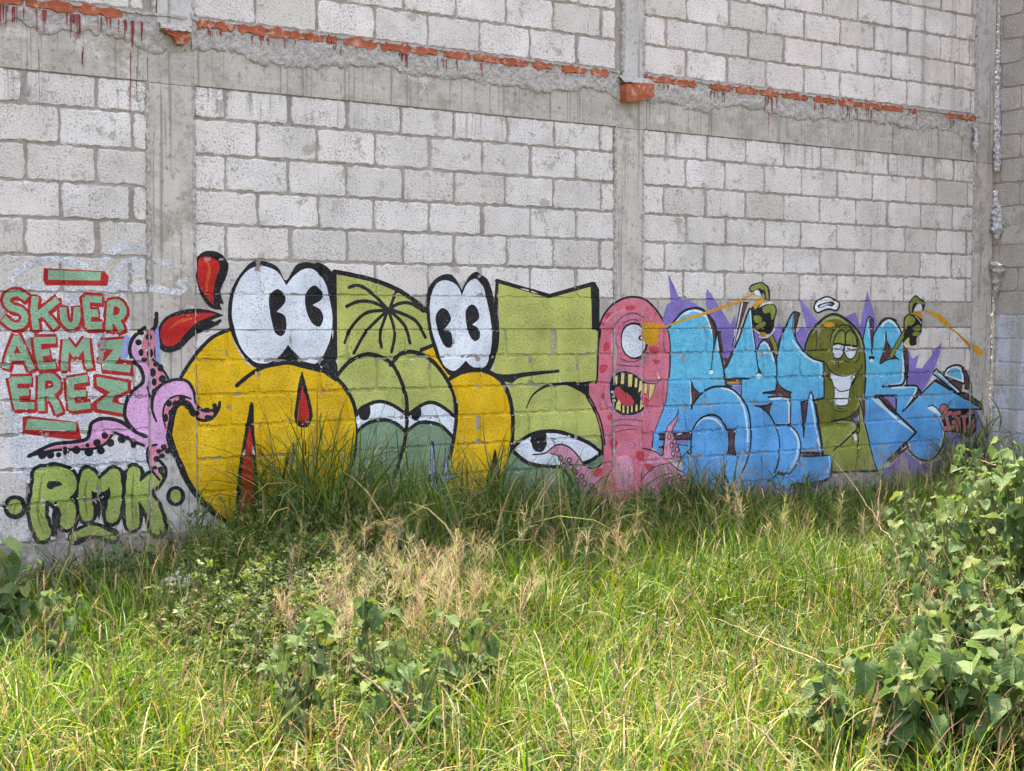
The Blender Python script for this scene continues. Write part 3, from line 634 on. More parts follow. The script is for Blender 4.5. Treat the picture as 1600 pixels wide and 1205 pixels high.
[1, 'outline', 0, 'lred', [72.6, 73.1], '*-3070,1090 *-2992,1094'],
[1, 'outline', 0, 'lred', [72.6, 73.3], '*-3065,1015 *-2965,1024'],
[1, 'outline', 0, 'lred', [57.2, 57.3], '*-3066,1158 *-3064,1073 *-3057,993'],
[1, 'outline', 0, 'lred', [57.1, 57.7], '*-3072,1150 *-2971,1164'],
[1, 'outline', 0, 'lred', [57.2, 57.7], '*-3061,1076 *-2983,1079'],
[1, 'outline', 0, 'lred', [57.3, 57.8], '*-3057,1001 *-2956,1009'],
[1, 'outline', 0, 'lred', 0, '*-2943,1200 *-2918,1205 *-2713,1164 *-2719,1094 *-2789,1057 *-2789,1038 *-2743,1022 *-2738,944 *-2932,981 *-2948,996 *-2948,1040 *-2880,1082 *-2941,1123'],
[1, 'letter', 11, 'mint', [39.4, 39.5], '*-3401,1185 *-3384,1097 *-3372,1021'],
[1, 'letter', 11, 'mint', [39.4, 39.8], '*-3401,1178 *-3300,1179'],
[1, 'letter', 11, 'mint', [39.4, 39.7], '*-3389,1110 *-3315,1111'],
[1, 'letter', 11, 'mint', [39.5, 39.9], '*-3377,1035 *-3286,1032'],
[1, 'letter', 12, 'mint', [40.0, 40.1], '*-3236,1190 *-3240,1092 *-3239,1008'],
[1, 'letter', 12, 'mint', [40.0, 40.1], '-3236,1190 -3179,1191 -3149,1152 -3163,1117 -3229,1100'],
[1, 'letter', 12, 'mint', [40.2, 40.4], '*-3191,1091 *-3159,1041 *-3140,991'],
[1, 'letter', 13, 'mint', [40.6, 40.7], '*-3075,1173 *-3073,1088 *-3065,1008'],
[1, 'letter', 13, 'mint', [40.6, 41.0], '*-3080,1165 *-2980,1179'],
[1, 'letter', 13, 'mint', [40.7, 41.0], '*-3070,1090 *-2992,1094'],
[1, 'letter', 13, 'mint', [40.7, 41.1], '*-3065,1015 *-2965,1024'],
[1, 'letter', 14, 'mint', 0, '*-2924,1180 *-2915,1186 *-2739,1151 *-2739,1106 *-2820,1067 *-2832,1039 *-2763,1017 *-2766,971 *-2917,1001 *-2921,1029 *-2840,1098 *-2919,1136'],
[1, 'outline', 0, 'lred', 0, '*-3346,973 *-3311,977 *-3033,930 *-3012,831 *-3095,835 *-3347,875'],
[1, 'bar', 15, 'mint', 0, '*-3319,960 *-3041,926 *-3046,877 *-3331,900'],
[2, 'outline', 0, 'black', [126.7, 127.1], '-3243,638 -3258,521 -3269,413 -3238,311'],
[2, 'outline', 0, 'black', [126.7, 127.5], '-3243,638 -3152,642 -3089,602 -3098,547 -3181,516'],
[2, 'outline', 0, 'black', [127.4, 128.7], '-3190,526 -3118,475 -3091,418 -3100,364'],
[2, 'outline', 0, 'black', [122.4, 122.7], '-2986,595 -2997,504 -2984,392'],
[2, 'outline', 0, 'black', [122.5, 124.3], '-2981,623 -2912,554 -2826,613'],
[2, 'outline', 0, 'black', [124.3, 124.4], '-2826,613 -2817,491 -2838,371'],
[2, 'outline', 0, 'black', [125.7, 125.9], '-2705,616 -2716,484 -2713,324'],
[2, 'outline', 0, 'black', [125.8, 127.3], '-2711,484 -2652,527 -2573,579'],
[2, 'outline', 0, 'black', [126.3, 127.7], '-2662,500 -2595,400 -2561,284'],
[2, 'outline', 0, 'black', [92.4, 94.3], '-3055,268 -2952,301 -2839,259'],
[2, 'outline', 0, 'black', 0, '-3325,463 -3346,416 -3394,399 -3441,423 -3460,472 -3440,519 -3392,536 -3345,513'],
[2, 'outline', 0, 'black', 0, '-2389,462 -2407,420 -2450,405 -2493,426 -2510,470 -2492,512 -2449,528 -2407,507'],
[2, 'letter', 16, 'lime', [83.2, 83.5], '-3243,638 -3258,521 -3269,413 -3238,311'],
[2, 'letter', 16, 'lime', [83.2, 83.8], '-3243,638 -3152,642 -3089,602 -3098,547 -3181,516'],
[2, 'letter', 16, 'lime', [83.7, 84.6], '-3190,526 -3118,475 -3091,418 -3100,364'],
[2, 'letter', 16, 'dlime', [5.4, 16.3, 5.4], '-3243,638 -3258,521 -3269,413 -3238,311'],
[2, 'letter', 17, 'lime', [77.9, 78.1], '-2986,595 -2997,504 -2984,392'],
[2, 'letter', 17, 'lime', [77.9, 79.1], '-2981,623 -2912,554 -2826,613'],
[2, 'letter', 17, 'lime', [79.1, 79.2], '-2826,613 -2817,491 -2838,371'],
[2, 'letter', 17, 'dlime', [5.6, 16.7, 5.6], '-2986,595 -2997,504 -2984,392'],
[2, 'letter', 18, 'lime', [80.0, 80.1], '-2705,616 -2716,484 -2713,324'],
[2, 'letter', 18, 'lime', [80.0, 81.0], '-2711,484 -2652,527 -2573,579'],
[2, 'letter', 18, 'lime', [80.4, 81.3], '-2662,500 -2595,400 -2561,284'],
[2, 'letter', 18, 'dlime', [5.7, 17.1, 5.7], '-2705,616 -2716,484 -2713,324'],
[2, 'bar', 19, 'lime', [36.9, 56.0, 28.3], '-3074,270 -2952,301 -2829,249'],
[2, 'outline', 0, 'black', 0, '-3170,575 -3178,560 -3194,554 -3211,562 -3218,578 -3211,593 -3194,598 -3177,591'],
[2, 'outline', 0, 'black', [12.8, 36.5, 12.8], '-3163,478 -3173,397 -3166,286'],
[2, 'dot', 20, 'lime', 0, '-3355,467 -3367,437 -3396,426 -3425,441 -3436,472 -3424,502 -3395,513 -3366,498'],
[2, 'dot', 21, 'lime', 0, '-2417,464 -2427,436 -2450,426 -2473,440 -2483,469 -2473,496 -2449,507 -2426,493'],
[2, 'outline', 0, 'black', 0, '*-2922,508 -2894,478 *-2855,550 -2846,493 -2894,422 *-2914,358 -2932,425'],
[3, 'drop', 22, 'black', 0, '-2305,1820 -2292,1896 -2230,1929 -2148,1914 -2100,1853 -2113,1775 -2152,1688 *-2131,1611 -2158,1611 *-2142,1574 -2217,1589 -2275,1658 -2301,1744'],
[3, 'drop', 22, 'red', 0, '-2290,1868 -2241,1896 -2179,1880 -2154,1833 -2180,1765 -2196,1688 *-2197,1603 -2251,1658 -2293,1744'],
[3, 'drop', 22, 'hotred', [9.8, 25.6, 9.8], '-2241,1869 -2221,1822 -2237,1745 -2242,1687'],
[3, 'drop', 23, 'black', 0, '*-2132,1542 -2243,1577 -2385,1576 -2506,1528 -2554,1448 -2549,1359 -2498,1323 -2418,1339 -2346,1405 -2275,1457 *-2159,1487 *-2213,1514'],
[3, 'drop', 23, 'red', 0, '*-2182,1548 -2243,1558 -2386,1548 -2486,1519 -2533,1462 -2532,1392 -2492,1358 -2432,1377 -2366,1448 -2295,1505'],
[3, 'drop', 23, 'hotred', [7.7, 21.4, 7.8], '-2476,1467 -2416,1505 -2335,1524'],
[3, 'drop', 23, 'black', [13.7, 33.7, 19.9], '-2356,1414 -2275,1457 -2192,1490 -2156,1510'],
[3, 'yellow_letter', 10158, 'yellow', 0, '*-2089,1456 -2056,1359 -1955,1232 -1782,1245 -1593,1230 -1426,1183 -1298,1066 -1224,907 -1210,767 -1244,624 -1346,432 -1575,245 -1927,173 -2221,357 -2311,457 -2391,578 -2439,695 -2478,793 -2481,926 -2460,1059 -2407,1179 -2317,1304 -2205,1410'],
[3, 'outline', 0, 'black', [24.0, 23.3], '-2080,1460 -2205,1410 -2317,1304 -2407,1179 -2436,1096'],
[3, 'outline', 0, 'black', [34.9, 36.2], '-2486,831 -2462,754 -2423,656 -2383,566 -2311,457 -2213,357 -2138,289'],
[3, 'letter', 23, 'olive', 0, '*-1361,1799 *-1133,1778 *-919,1723 *-773,1641 *-684,1574 *-644,1346 *-523,1173 *-461,914 *-477,699 *-522,184 *-1300,203 *-1383,394 *-1244,624 *-1210,767 *-1224,907 *-1298,1066 *-1372,1133'],
[3, 'letter_outline', 10162, 'black', 0, '-1719,1760 -1779,1846 -1917,1879 -2011,1806 -2083,1689 -2105,1553 -2085,1437 -2018,1316 -1921,1220 -1791,1226 -1704,1236 -1593,1210 *-1458,1179 *-1367,1120 *-1365,1790 -1456,1865 -1568,1887 -1648,1853'],
[3, 'eye', 24, 'white', 0, '*-1715,1729 -1771,1807 -1849,1841 -1926,1839 -2003,1787 -2062,1678 -2080,1553 -2063,1468 -2022,1351 -1950,1272 -1886,1247 -1809,1254 -1747,1304 *-1703,1360 -1659,1315 -1593,1254 -1526,1237 -1471,1273 -1412,1385 -1393,1515 -1411,1636 -1447,1753 -1515,1824 -1582,1835 -1657,1793'],
[3, 'pupil', 25, 'black', 0, '-1832,1652 -1778,1705 -1729,1673 -1724,1624 *-1781,1564 -1724,1539 -1716,1455 -1747,1414 -1790,1436 -1817,1515'],
[3, 'pupil', 26, 'black', 0, '-1582,1675 -1524,1731 -1468,1696 -1466,1648 *-1533,1607 -1479,1580 -1457,1525 -1485,1472 -1536,1495 -1577,1575'],
[3, 'outline', 0, 'black', [26.2, 27.9], '-2049,1115 -1942,1191 -1802,1248 -1704,1251 -1571,1236 -1424,1186 -1315,1097 -1246,992 -1215,868 -1215,754 -1247,612 -1311,492 -1381,394'],
[3, 'outline', 0, 'black', [31.9, 32.1], '*-1379,1818 *-1371,1139'],
[3, 'outline', 0, 'black', [29.8, 31.6], '*-1376,1820 -1250,1801 -1062,1763 -895,1703 -773,1631 -689,1570'],
[3, 'palm_line', 10169, 'black', [22.5, 23.1], '-1273,1722 -1204,1735 -1110,1690 -985,1582'],
[3, 'palm_line', 10170, 'black', [23.2, 23.2], '-919,1702 -943,1661 -973,1588'],
[3, 'palm_line', 10171, 'black', [22.5, 23.1], '-1291,1601 -1204,1633 -1098,1628 -985,1580'],
[3, 'palm_line', 10172, 'black', [23.7, 23.1], '-717,1573 -822,1625 -919,1617 -979,1579'],
[3, 'palm_line', 10173, 'black', [22.5, 23.1], '-1303,1370 -1251,1474 -1145,1561 -985,1577'],
[3, 'palm_line', 10174, 'black', [22.7, 23.1], '-1240,1302 -1146,1443 -997,1572'],
[3, 'palm_line', 10175, 'black', [23.1, 23.1], '-1037,1339 -1045,1432 -991,1572'],
[3, 'palm_line', 10176, 'black', [23.2, 23.2], '-961,1307 -937,1432 -979,1567'],
[3, 'palm_line', 10177, 'black', [23.5, 23.2], '-819,1363 -858,1473 -967,1572'],
[3, 'palm_line', 10178, 'black', [23.7, 23.2], '-701,1401 -785,1515 -967,1583'],
[3, 'sage_patch', 10179, 'sage', 0, '-1206,795 -1135,844 -1016,860 -932,836 -853,775 -859,675 -908,520 -993,388 *-1065,289 *-1346,330 -1265,530 -1218,662'],
[3, 'sage_patch', 10180, 'sage', 0, '-834,779 -761,829 -674,831 -586,801 -482,716 -503,604 *-522,486 *-535,228 *-1065,289 -908,477 -849,653'],
[3, 'eye', 28, 'white', 0, '-1219,909 -1135,953 -1016,975 -895,929 -849,896 *-849,785 -932,844 -1016,865 -1135,849 *-1206,806'],
[3, 'eye', 30, 'white', 0, '-828,895 -761,940 -674,969 -586,950 -497,894 *-463,871 *-475,726 -573,800 -674,836 -773,835 *-834,790'],
[3, 'pupil', 31, 'black', 0, '-1200,929 -1158,959 *-1121,966 -1116,921 -1135,873 -1170,869 -1200,893'],
[3, 'pupil', 32, 'black', 0, '-812,905 -773,935 *-741,945 -733,892 -754,852 -791,854 -810,879'],
[3, 'outline', 0, 'black', [23.9, 24.7], '-1220,904 -1182,949 -1064,987 -956,962 -849,898'],
[3, 'outline', 0, 'black', [23.9, 24.7], '-1208,804 -1135,849 -1016,865 -932,841 -849,778'],
[3, 'outline', 0, 'black', [24.7, 25.5], '-832,893 -748,945 -661,969 -573,939 -463,864'],
[3, 'outline', 0, 'black', [24.7, 25.5], '-837,788 -761,834 -674,836 -573,806 -475,719'],
[3, 'yellow_letter', 10189, 'yellow', 0, '*-723,1317 *-639,1346 -523,1195 -266,1194 -150,1144 -64,1068 1,876 7,721 -20,567 -89,438 *-184,114 *-547,143 -497,571 -456,828 -477,1001 -548,1131 -634,1239'],
[3, 'outline', 0, 'black', [27.8, 28.8], '-1372,1149 -1275,1245 -1158,1293 -1054,1279 -958,1228 -890,1118 -851,1012 -842,885 -851,780 -881,634 -959,449 -1017,348'],
[3, 'outline', 0, 'black', [28.8, 30.1], '-968,1224 -895,1289 -797,1305 -674,1261 -584,1183 -508,1079 -462,966 -456,871 -477,721 -507,589'],
[3, 'outline', 0, 'black', [27.1, 27.3], '*-733,1317 *-634,1350'],
[3, 'letter', 32, 'olive', 0, '*-130,1773 *315,1681 *701,1771 *714,1456 *755,1447 *745,1241 *741,1057 *778,826 *803,593 *733,504 *2,579 *17,853 *-16,996 *-81,1086 *-160,1140 *-134,1341 *-108,1515'],
[3, 'letter_outline', 10194, 'black', 0, '*-415,1717 -473,1800 -536,1821 -624,1787 -676,1716 -696,1600 -678,1452 -628,1303 -563,1196 -497,1139 -408,1158 -266,1172 -200,1151 -128,1286 -108,1450 -142,1624 -195,1776 -254,1820 -300,1841 -358,1806'],
[3, 'eye', 33, 'white', 0, '*-414,1671 -447,1740 -536,1779 -612,1757 -653,1684 -669,1600 -653,1462 -609,1335 -558,1217 -485,1175 -434,1195 *-382,1241 -331,1202 -253,1187 -200,1235 -170,1385 -181,1515 -214,1646 -243,1743 -306,1793 -371,1760 -401,1708'],
[3, 'pupil', 34, 'black', 0, '-624,1526 -580,1592 -527,1574 -502,1515 *-555,1451 -498,1430 -489,1344 -536,1332 -586,1398'],
[3, 'pupil', 35, 'black', 0, '-386,1569 -338,1620 -290,1591 -277,1526 *-331,1483 -279,1456 -270,1396 -318,1373 -366,1440'],
[3, 'outline', 0, 'black', [32.2, 33.4], '-504,1125 -408,1166 -266,1177 -160,1145 -81,1088 -27,999 3,876 4,743 -12,578 -78,449 -132,364'],
[3, 'outline', 0, 'black', [28.4, 30.3], '*-129,1782 *-3,1754 *319,1683 *702,1773'],
[3, 'outline', 0, 'black', [28.4, 28.4], '*-125,1782 *-135,1624 *-151,1450'],
[3, 'letter_outline', 10201, 'black', 0, '*683,1776 *721,1788 *762,1733 *764,1449 *694,1445'],
[3, 'outline', 0, 'black', [20.3, 20.4], '*748,1445 *770,1445 764,1286 743,1068'],
[3, 'letter_outline', 10203, 'black', 0, '*-174,1161 -54,1142 135,1155 *402,1167 *407,1146 204,1131 54,1112 0,1081 *-81,1099'],
[3, 'outline', 0, 'black', [9.7, 19.7, 25.1], '123,905 177,993 287,1051 413,1065 555,1067'],
[3, 'letter_outline', 10205, 'black', 0, '*442,1067 556,1056 *758,1068 *679,973 599,1003 527,1034'],
[3, 'outline', 0, 'black', [38.0, 38.1], '657,979 745,850 793,721 809,593 784,502 726,456 631,487'],
[3, 'sage_patch', 10207, 'sage', 0, '*2,616 138,537 346,491 530,487 675,507 791,547 *814,453 *794,130 *-118,175 *-78,416'],
[3, 'eye', 36, 'white', 0, '*-1,624 83,684 206,726 373,730 529,689 674,632 *791,559 675,505 530,487 346,486 138,523'],
[3, 'outline', 0, 'black', [28.9, 28.9], '*-1,624 83,684 206,728 373,732 529,691 674,634 *794,559 675,503 530,483 346,482 138,521 *-1,619'],
[3, 'pupil', 37, 'black', 0, '162,703 227,725 *292,724 299,652 262,595 193,603 165,653'],
[3, 'fang', 38, 'black', 0, '*-1606,1199 -1632,1115 -1650,1005 -1663,915 -1637,852 -1572,843 -1534,910 -1555,1022 -1580,1113'],
[3, 'fang', 38, 'red', 0, '*-1605,1104 -1622,1014 -1641,924 -1622,874 -1578,867 -1558,921 -1580,1023'],
[3, 'fang', 39, 'black', 0, '-1960,1009 -1978,927 -2000,829 -2026,685 -2048,537 *-2071,224 *-1892,210 -1912,529 -1924,680 -1936,866 -1939,992'],
[3, 'fang', 39, 'red', 0, '*-1966,871 *-1992,750 *-2014,622 *-2037,241 *-1935,233 *-1941,630 *-1949,768'],
[3, 'fang', 40, 'black', 0, '-143,634 -172,531 -211,424 *-237,250 *-91,240 -108,418 -119,528'],
[3, 'fang', 40, 'dred', 0, '*-143,563 *-165,454 *-191,258 *-111,252 *-125,463'],
[3, 'sparkle', 10217, 'navy', 0, '*-655,718 *-634,701 *-604,448 *-585,361 *-566,322 *-736,344 *-671,399 *-668,452'],
[3, 'sparkle', 10218, 'lav', 0, '*-654,692 *-641,680 *-618,449 *-601,357 *-592,340 *-711,359 *-658,398 *-658,452'],
[3, 'sparkle', 10219, 'navy', 0, '*-544,692 -522,551 -499,490 *-420,458 -499,438 *-535,374 -563,442 *-623,460 -563,499'],
[3, 'sparkle', 10220, 'lav', 0, '*-539,649 -529,540 -509,480 *-448,460 -509,448 *-535,401 -554,450 *-598,461 -554,488'],
[4, 'shadow', 10221, 'lav', 0, '*-2575,1491 *-2550,1493 *-2537,1307 *-2538,1250 *-2572,1288'],
[4, 'shadow', 10222, 'lav', 0, '*-2755,1426 *-2717,1412 *-2737,1291 *-2781,1287'],
[4, 'outline', 0, 'black', [10.5, 10.5], '-2572,1519 -2576,1401 -2572,1288'],
[4, 'outline', 0, 'black', [23.9, 23.9], '-2560,1552 -2565,1481 -2605,1439'],
[4, 'tentacle', 10225, 'lpink', 0, '*-3314,749 -3249,778 -3172,810 -3062,813 -2984,826 -2958,874 -2949,918 -2904,939 -2841,936 -2779,917 -2727,881 -2640,832 *-2605,746 -2675,783 -2739,809 -2791,845 -2825,863 -2865,815 -2928,779 -2996,774 -3173,777 -3249,762'],
[4, 'underside', 10226, 'salmon', 0, '-3172,796 -2995,804 -2928,823 -2871,848 -2825,869 -2791,845 -2825,852 -2866,804 -2928,773 -2996,771 -3173,774'],
[4, 'outline', 0, 'black', [21.5, 22.9], '-3314,749 -3249,781 -3172,810 -3062,817 -2984,830 -2962,875 -2955,918 -2904,943 -2841,941 -2778,922 -2727,886 -2640,835'],
[4, 'outline', 0, 'black', [16.2, 17.2], '-3314,749 -3173,775 -2996,772 -2928,776 -2866,804 -2825,857 -2791,850 -2722,814 -2640,776'],
[4, 'sucker', 41, 'black', 0, '-3213,752 -3221,735 -3239,728 -3256,736 -3263,754 -3256,772 -3238,778 -3220,770'],
[4, 'sucker', 42, 'black', 0, '-3169,750 -3176,734 -3192,728 -3208,735 -3215,752 -3208,768 -3192,774 -3176,766'],
[4, 'sucker', 43, 'black', 0, '-3130,748 -3135,737 -3146,733 -3157,738 -3161,749 -3156,760 -3145,764 -3135,759'],
[4, 'sucker', 44, 'black', 0, '-3083,762 -3088,749 -3102,744 -3115,750 -3120,764 -3115,776 -3101,781 -3088,775'],
[4, 'sucker', 45, 'black', 0, '-3019,769 -3026,753 -3043,746 -3061,754 -3068,772 -3060,789 -3043,795 -3026,787'],
[4, 'sucker', 46, 'black', 0, '-2944,755 -2952,736 -2971,729 -2990,738 -2998,757 -2990,776 -2970,782 -2951,774'],
[4, 'sucker', 47, 'black', 0, '-2876,759 -2883,743 -2900,737 -2917,745 -2924,762 -2917,778 -2900,784 -2883,776'],
[4, 'sucker', 48, 'black', 0, '-2819,801 -2826,785 -2843,779 -2860,787 -2867,804 -2860,820 -2843,826 -2826,818'],
[4, 'sucker', 49, 'black', 0, '-2900,805 -2906,790 -2923,784 -2938,791 -2945,807 -2938,823 -2922,828 -2906,821'],
[4, 'sucker', 50, 'black', 0, '-2855,845 -2861,831 -2876,826 -2890,832 -2896,847 -2890,861 -2875,866 -2861,859'],
[4, 'sucker', 51, 'black', 0, '-2748,820 -2756,803 -2774,797 -2792,805 -2799,823 -2791,840 -2773,846 -2756,838'],
[4, 'sucker', 52, 'black', 0, '-2693,807 -2698,795 -2710,791 -2723,796 -2728,808 -2722,820 -2710,824 -2698,819'],
[4, 'sucker', 53, 'black', 0, '-2686,781 -2692,768 -2705,764 -2718,770 -2723,783 -2718,795 -2704,800 -2691,794'],
[4, 'sucker', 54, 'black', 0, '-2966,794 -2970,786 -2979,783 -2988,787 -2991,796 -2987,804 -2979,807 -2970,803'],
[4, 'sucker', 55, 'black', 0, '-3095,781 -3098,773 -3107,770 -3115,774 -3119,783 -3115,791 -3107,794 -3098,790'],
[4, 'sucker', 56, 'black', 0, '-2725,825 -2729,816 -2739,812 -2749,817 -2753,826 -2749,836 -2739,839 -2729,835'],
[4, 'body', 0, 'lpink', 0, '*-2681,1410 -2713,1339 -2690,1279 -2648,1222 -2637,1147 -2711,1096 -2751,1022 -2751,948 -2721,894 -2652,839 -2628,800 -2617,743 -2614,678 -2583,616 *-2548,568 -2559,626 -2566,683 -2542,728 *-2474,755 -2490,828 -2513,882 -2525,939 -2516,1000 -2492,1052 -2440,1066 -2388,1057 -2347,1009 -2315,958 -2267,918 -2217,928 -2175,973 *-2163,1015 -2217,963 -2274,972 -2315,1012 -2335,1090 -2375,1144 -2443,1157 -2515,1136 -2571,1088 -2586,1138 -2593,1232 -2636,1289 -2674,1346'],
[4, 'underside', 10246, 'salmon', 0, '-2621,762 -2614,678 -2583,616 *-2548,568 -2563,626 -2571,676 -2550,720 *-2494,748 -2542,758 -2581,779'],
[4, 'underside', 10247, 'salmon', 0, '*-2517,878 -2525,947 -2508,1015 -2476,1052 -2436,1066 -2388,1060 -2347,1025 -2331,978 -2291,931 -2250,914 -2200,935 -2167,988 *-2163,1015 -2217,963 -2274,972 -2327,993 -2360,1002 -2396,1022 -2432,1020 -2461,975 -2473,918 -2482,831'],
[4, 'underside', 10248, 'salmon', 0, '-2630,1432 -2583,1454 -2568,1401 -2577,1304 -2530,1220 -2483,1143 -2539,1125 -2586,1183 -2628,1278 -2651,1346'],
[4, 'underside', 10249, 'salmon', 0, '-2608,1289 -2577,1251 -2530,1205 -2491,1151 -2563,1107 -2587,1062 -2578,1119 -2586,1194'],
[4, 'outline', 0, 'black', [22.7, 23.0], '*-2711,1096 -2747,1030 -2755,955 -2725,898 -2683,855 -2628,830'],
[4, 'outline', 0, 'black', [22.8, 22.7], '-2630,1469 -2701,1410 -2724,1339 -2702,1279 -2656,1226 -2645,1151 -2711,1100'],
[4, 'outline', 0, 'black', [19.2, 19.9], '-2595,987 -2579,1081 -2519,1140 -2443,1161 -2371,1148 -2331,1086 -2315,1012 -2274,972 -2221,967 -2184,981'],
[4, 'outline', 0, 'black', [20.0, 19.6], '-2163,1015 -2171,973 -2209,924 -2254,910 -2299,919 -2336,955'],
[4, 'outline', 0, 'black', [11.6, 11.8], '-2509,878 -2525,947 -2512,1015 -2468,1055 -2412,1065 -2351,1044'],
[4, 'outline', 0, 'black', [39.3, 38.8], '-2336,955 -2364,1006 -2404,1023 -2436,1012 -2461,971 -2473,915 -2486,847'],
[4, 'outline', 0, 'black', [15.4, 15.4], '-2568,918 -2591,987 -2587,1062 -2563,1115'],
[4, 'outline', 0, 'black', [31.0, 31.4], '-2494,832 -2478,755 -2423,668 -2383,573'],
[4, 'outline', 0, 'black', [15.4, 15.5], '-2566,778 -2605,772 -2621,747 -2618,686 -2587,616 -2548,568'],
[4, 'outline', 0, 'black', [15.4, 15.5], '-2550,736 -2518,749 -2478,747'],
[4, 'outline', 0, 'black', [15.3, 15.5], '-2585,1281 -2546,1243 -2507,1197 -2483,1147'],
[4, 'outline', 0, 'black', [13.4, 13.4], '-2618,1120 -2595,1044 -2603,988'],
[4, 'outline', 0, 'black', [19.3, 19.4], '-2547,682 -2511,635 -2512,585 -2528,567'],
[4, 'sucker', 57, 'black', 0, '-2566,1205 -2572,1187 -2586,1179 -2600,1187 -2605,1206 -2599,1225 -2585,1232 -2571,1224'],
[4, 'sucker', 58, 'black', 0, '-2518,1231 -2524,1215 -2538,1209 -2552,1215 -2558,1232 -2552,1248 -2538,1254 -2524,1247'],
[4, 'sucker', 59, 'black', 0, '-2503,1166 -2510,1150 -2527,1144 -2544,1151 -2550,1167 -2543,1183 -2526,1189 -2510,1182'],
[4, 'sucker', 60, 'black', 0, '-2562,1149 -2567,1133 -2578,1126 -2589,1133 -2594,1149 -2589,1165 -2578,1172 -2567,1165'],
[4, 'sucker', 61, 'black', 0, '-2546,1254 -2552,1243 -2566,1239 -2579,1244 -2585,1255 -2579,1265 -2565,1269 -2551,1265'],
[4, 'sucker', 62, 'black', 0, '-2468,1021 -2474,1005 -2488,999 -2502,1006 -2508,1022 -2502,1038 -2488,1044 -2474,1037'],
[4, 'sucker', 63, 'black', 0, '-2380,1049 -2387,1038 -2404,1034 -2421,1039 -2428,1050 -2421,1061 -2404,1065 -2387,1060'],
[4, 'sucker', 64, 'black', 0, '-2428,1016 -2434,1000 -2448,994 -2463,1001 -2468,1017 -2462,1033 -2448,1039 -2434,1032'],
[4, 'sucker', 65, 'black', 0, '-2453,963 -2459,947 -2473,941 -2487,948 -2493,965 -2487,981 -2472,987 -2458,980'],
[4, 'sucker', 66, 'black', 0, '-2343,1002 -2351,986 -2368,979 -2385,987 -2392,1003 -2385,1019 -2368,1025 -2350,1018'],
[4, 'sucker', 67, 'black', 0, '-2493,934 -2498,916 -2509,908 -2520,917 -2525,936 -2520,954 -2509,962 -2497,953'],
[4, 'sucker', 68, 'black', 0, '-2291,954 -2298,940 -2315,935 -2333,942 -2340,955 -2333,969 -2315,974 -2298,968'],
[4, 'sucker', 69, 'black', 0, '-2221,971 -2228,960 -2246,956 -2263,961 -2270,972 -2263,983 -2245,987 -2228,982'],
[4, 'sucker', 70, 'black', 0, '-2213,928 -2220,917 -2238,913 -2255,918 -2262,930 -2255,940 -2238,944 -2220,939'],
[4, 'sucker', 71, 'black', 0, '-2179,996 -2184,985 -2196,981 -2208,986 -2212,997 -2208,1008 -2196,1012 -2184,1007'],
[4, 'sucker', 72, 'black', 0, '-2175,961 -2180,950 -2192,946 -2204,951 -2209,962 -2204,973 -2192,977 -2180,972'],
[4, 'sucker', 73, 'black', 0, '-2502,764 -2508,753 -2522,749 -2536,754 -2542,765 -2536,776 -2522,780 -2508,775'],
[4, 'sucker', 74, 'black', 0, '-2475,735 -2481,725 -2495,721 -2509,726 -2514,737 -2509,748 -2494,752 -2480,747'],
[4, 'sucker', 75, 'black', 0, '-2515,711 -2521,700 -2535,697 -2549,702 -2554,713 -2548,723 -2534,727 -2520,722'],
[4, 'sucker', 76, 'black', 0, '-2547,694 -2553,680 -2567,676 -2580,682 -2586,696 -2580,709 -2566,714 -2552,707'],
[4, 'sucker', 77, 'black', 0, '-2538,739 -2543,728 -2554,724 -2565,729 -2570,740 -2565,751 -2554,755 -2543,750'],
[4, 'sucker', 78, 'black', 0, '-2563,641 -2568,633 -2579,631 -2590,635 -2594,643 -2590,651 -2579,654 -2567,650'],
[4, 'sucker', 79, 'black', 0, '-2523,631 -2529,621 -2543,617 -2557,623 -2563,634 -2557,644 -2543,648 -2529,642'],
[4, 'sucker', 80, 'black', 0, '-2650,1383 -2656,1370 -2670,1365 -2684,1370 -2689,1384 -2683,1397 -2670,1402 -2656,1396'],
[4, 'sucker', 81, 'black', 0, '-2639,1323 -2644,1307 -2655,1301 -2666,1308 -2670,1324 -2666,1339 -2655,1346 -2644,1339'],
[4, 'sucker', 82, 'black', 0, '-2563,1088 -2568,1072 -2579,1066 -2590,1073 -2594,1089 -2590,1105 -2578,1111 -2567,1104'],
[4, 'sucker', 83, 'black', 0, '-2616,1282 -2622,1271 -2636,1267 -2650,1271 -2655,1282 -2649,1293 -2636,1297 -2622,1292'],
[4, 'sucker', 84, 'black', 0, '-2588,1413 -2593,1400 -2607,1394 -2621,1400 -2627,1413 -2621,1426 -2607,1432 -2593,1426'],
[4, 'sucker', 85, 'black', 0, '-2581,1319 -2586,1300 -2600,1293 -2614,1300 -2620,1319 -2614,1338 -2600,1345 -2586,1337'],
[4, 'sucker', 86, 'black', 0, '-2634,1439 -2639,1429 -2650,1424 -2661,1429 -2665,1439 -2661,1450 -2650,1454 -2639,1450'],
[5, 'tentacle', 10293, 'mlight', 0, '*178,577 277,580 332,610 377,633 441,635 515,601 581,542 628,487 685,454 752,456 *799,478 *859,171 782,185 649,231 583,299 517,374 470,444 433,513 387,563 332,577'],
[5, 'tentacle_underside', 10294, 'mauve', 0, '387,563 433,542 488,517 544,469 610,413 667,365 734,301 *782,185 649,231 583,299 517,374 470,444 433,513'],
[5, 'tentacle', 10295, 'mlight', 0, '1180,572 1290,543 1392,491 1475,424 1579,371 1704,372 1778,384 *1823,422 1795,351 1705,317 1621,312 1601,284 1706,253 1791,184 *1814,103 *1144,151 1112,338 1141,459'],
[5, 'tentacle_underside', 10296, 'mauve', 0, '1394,320 1527,359 1632,313 1611,283 1706,253 1791,184 *1814,103 *1294,140 1344,253'],
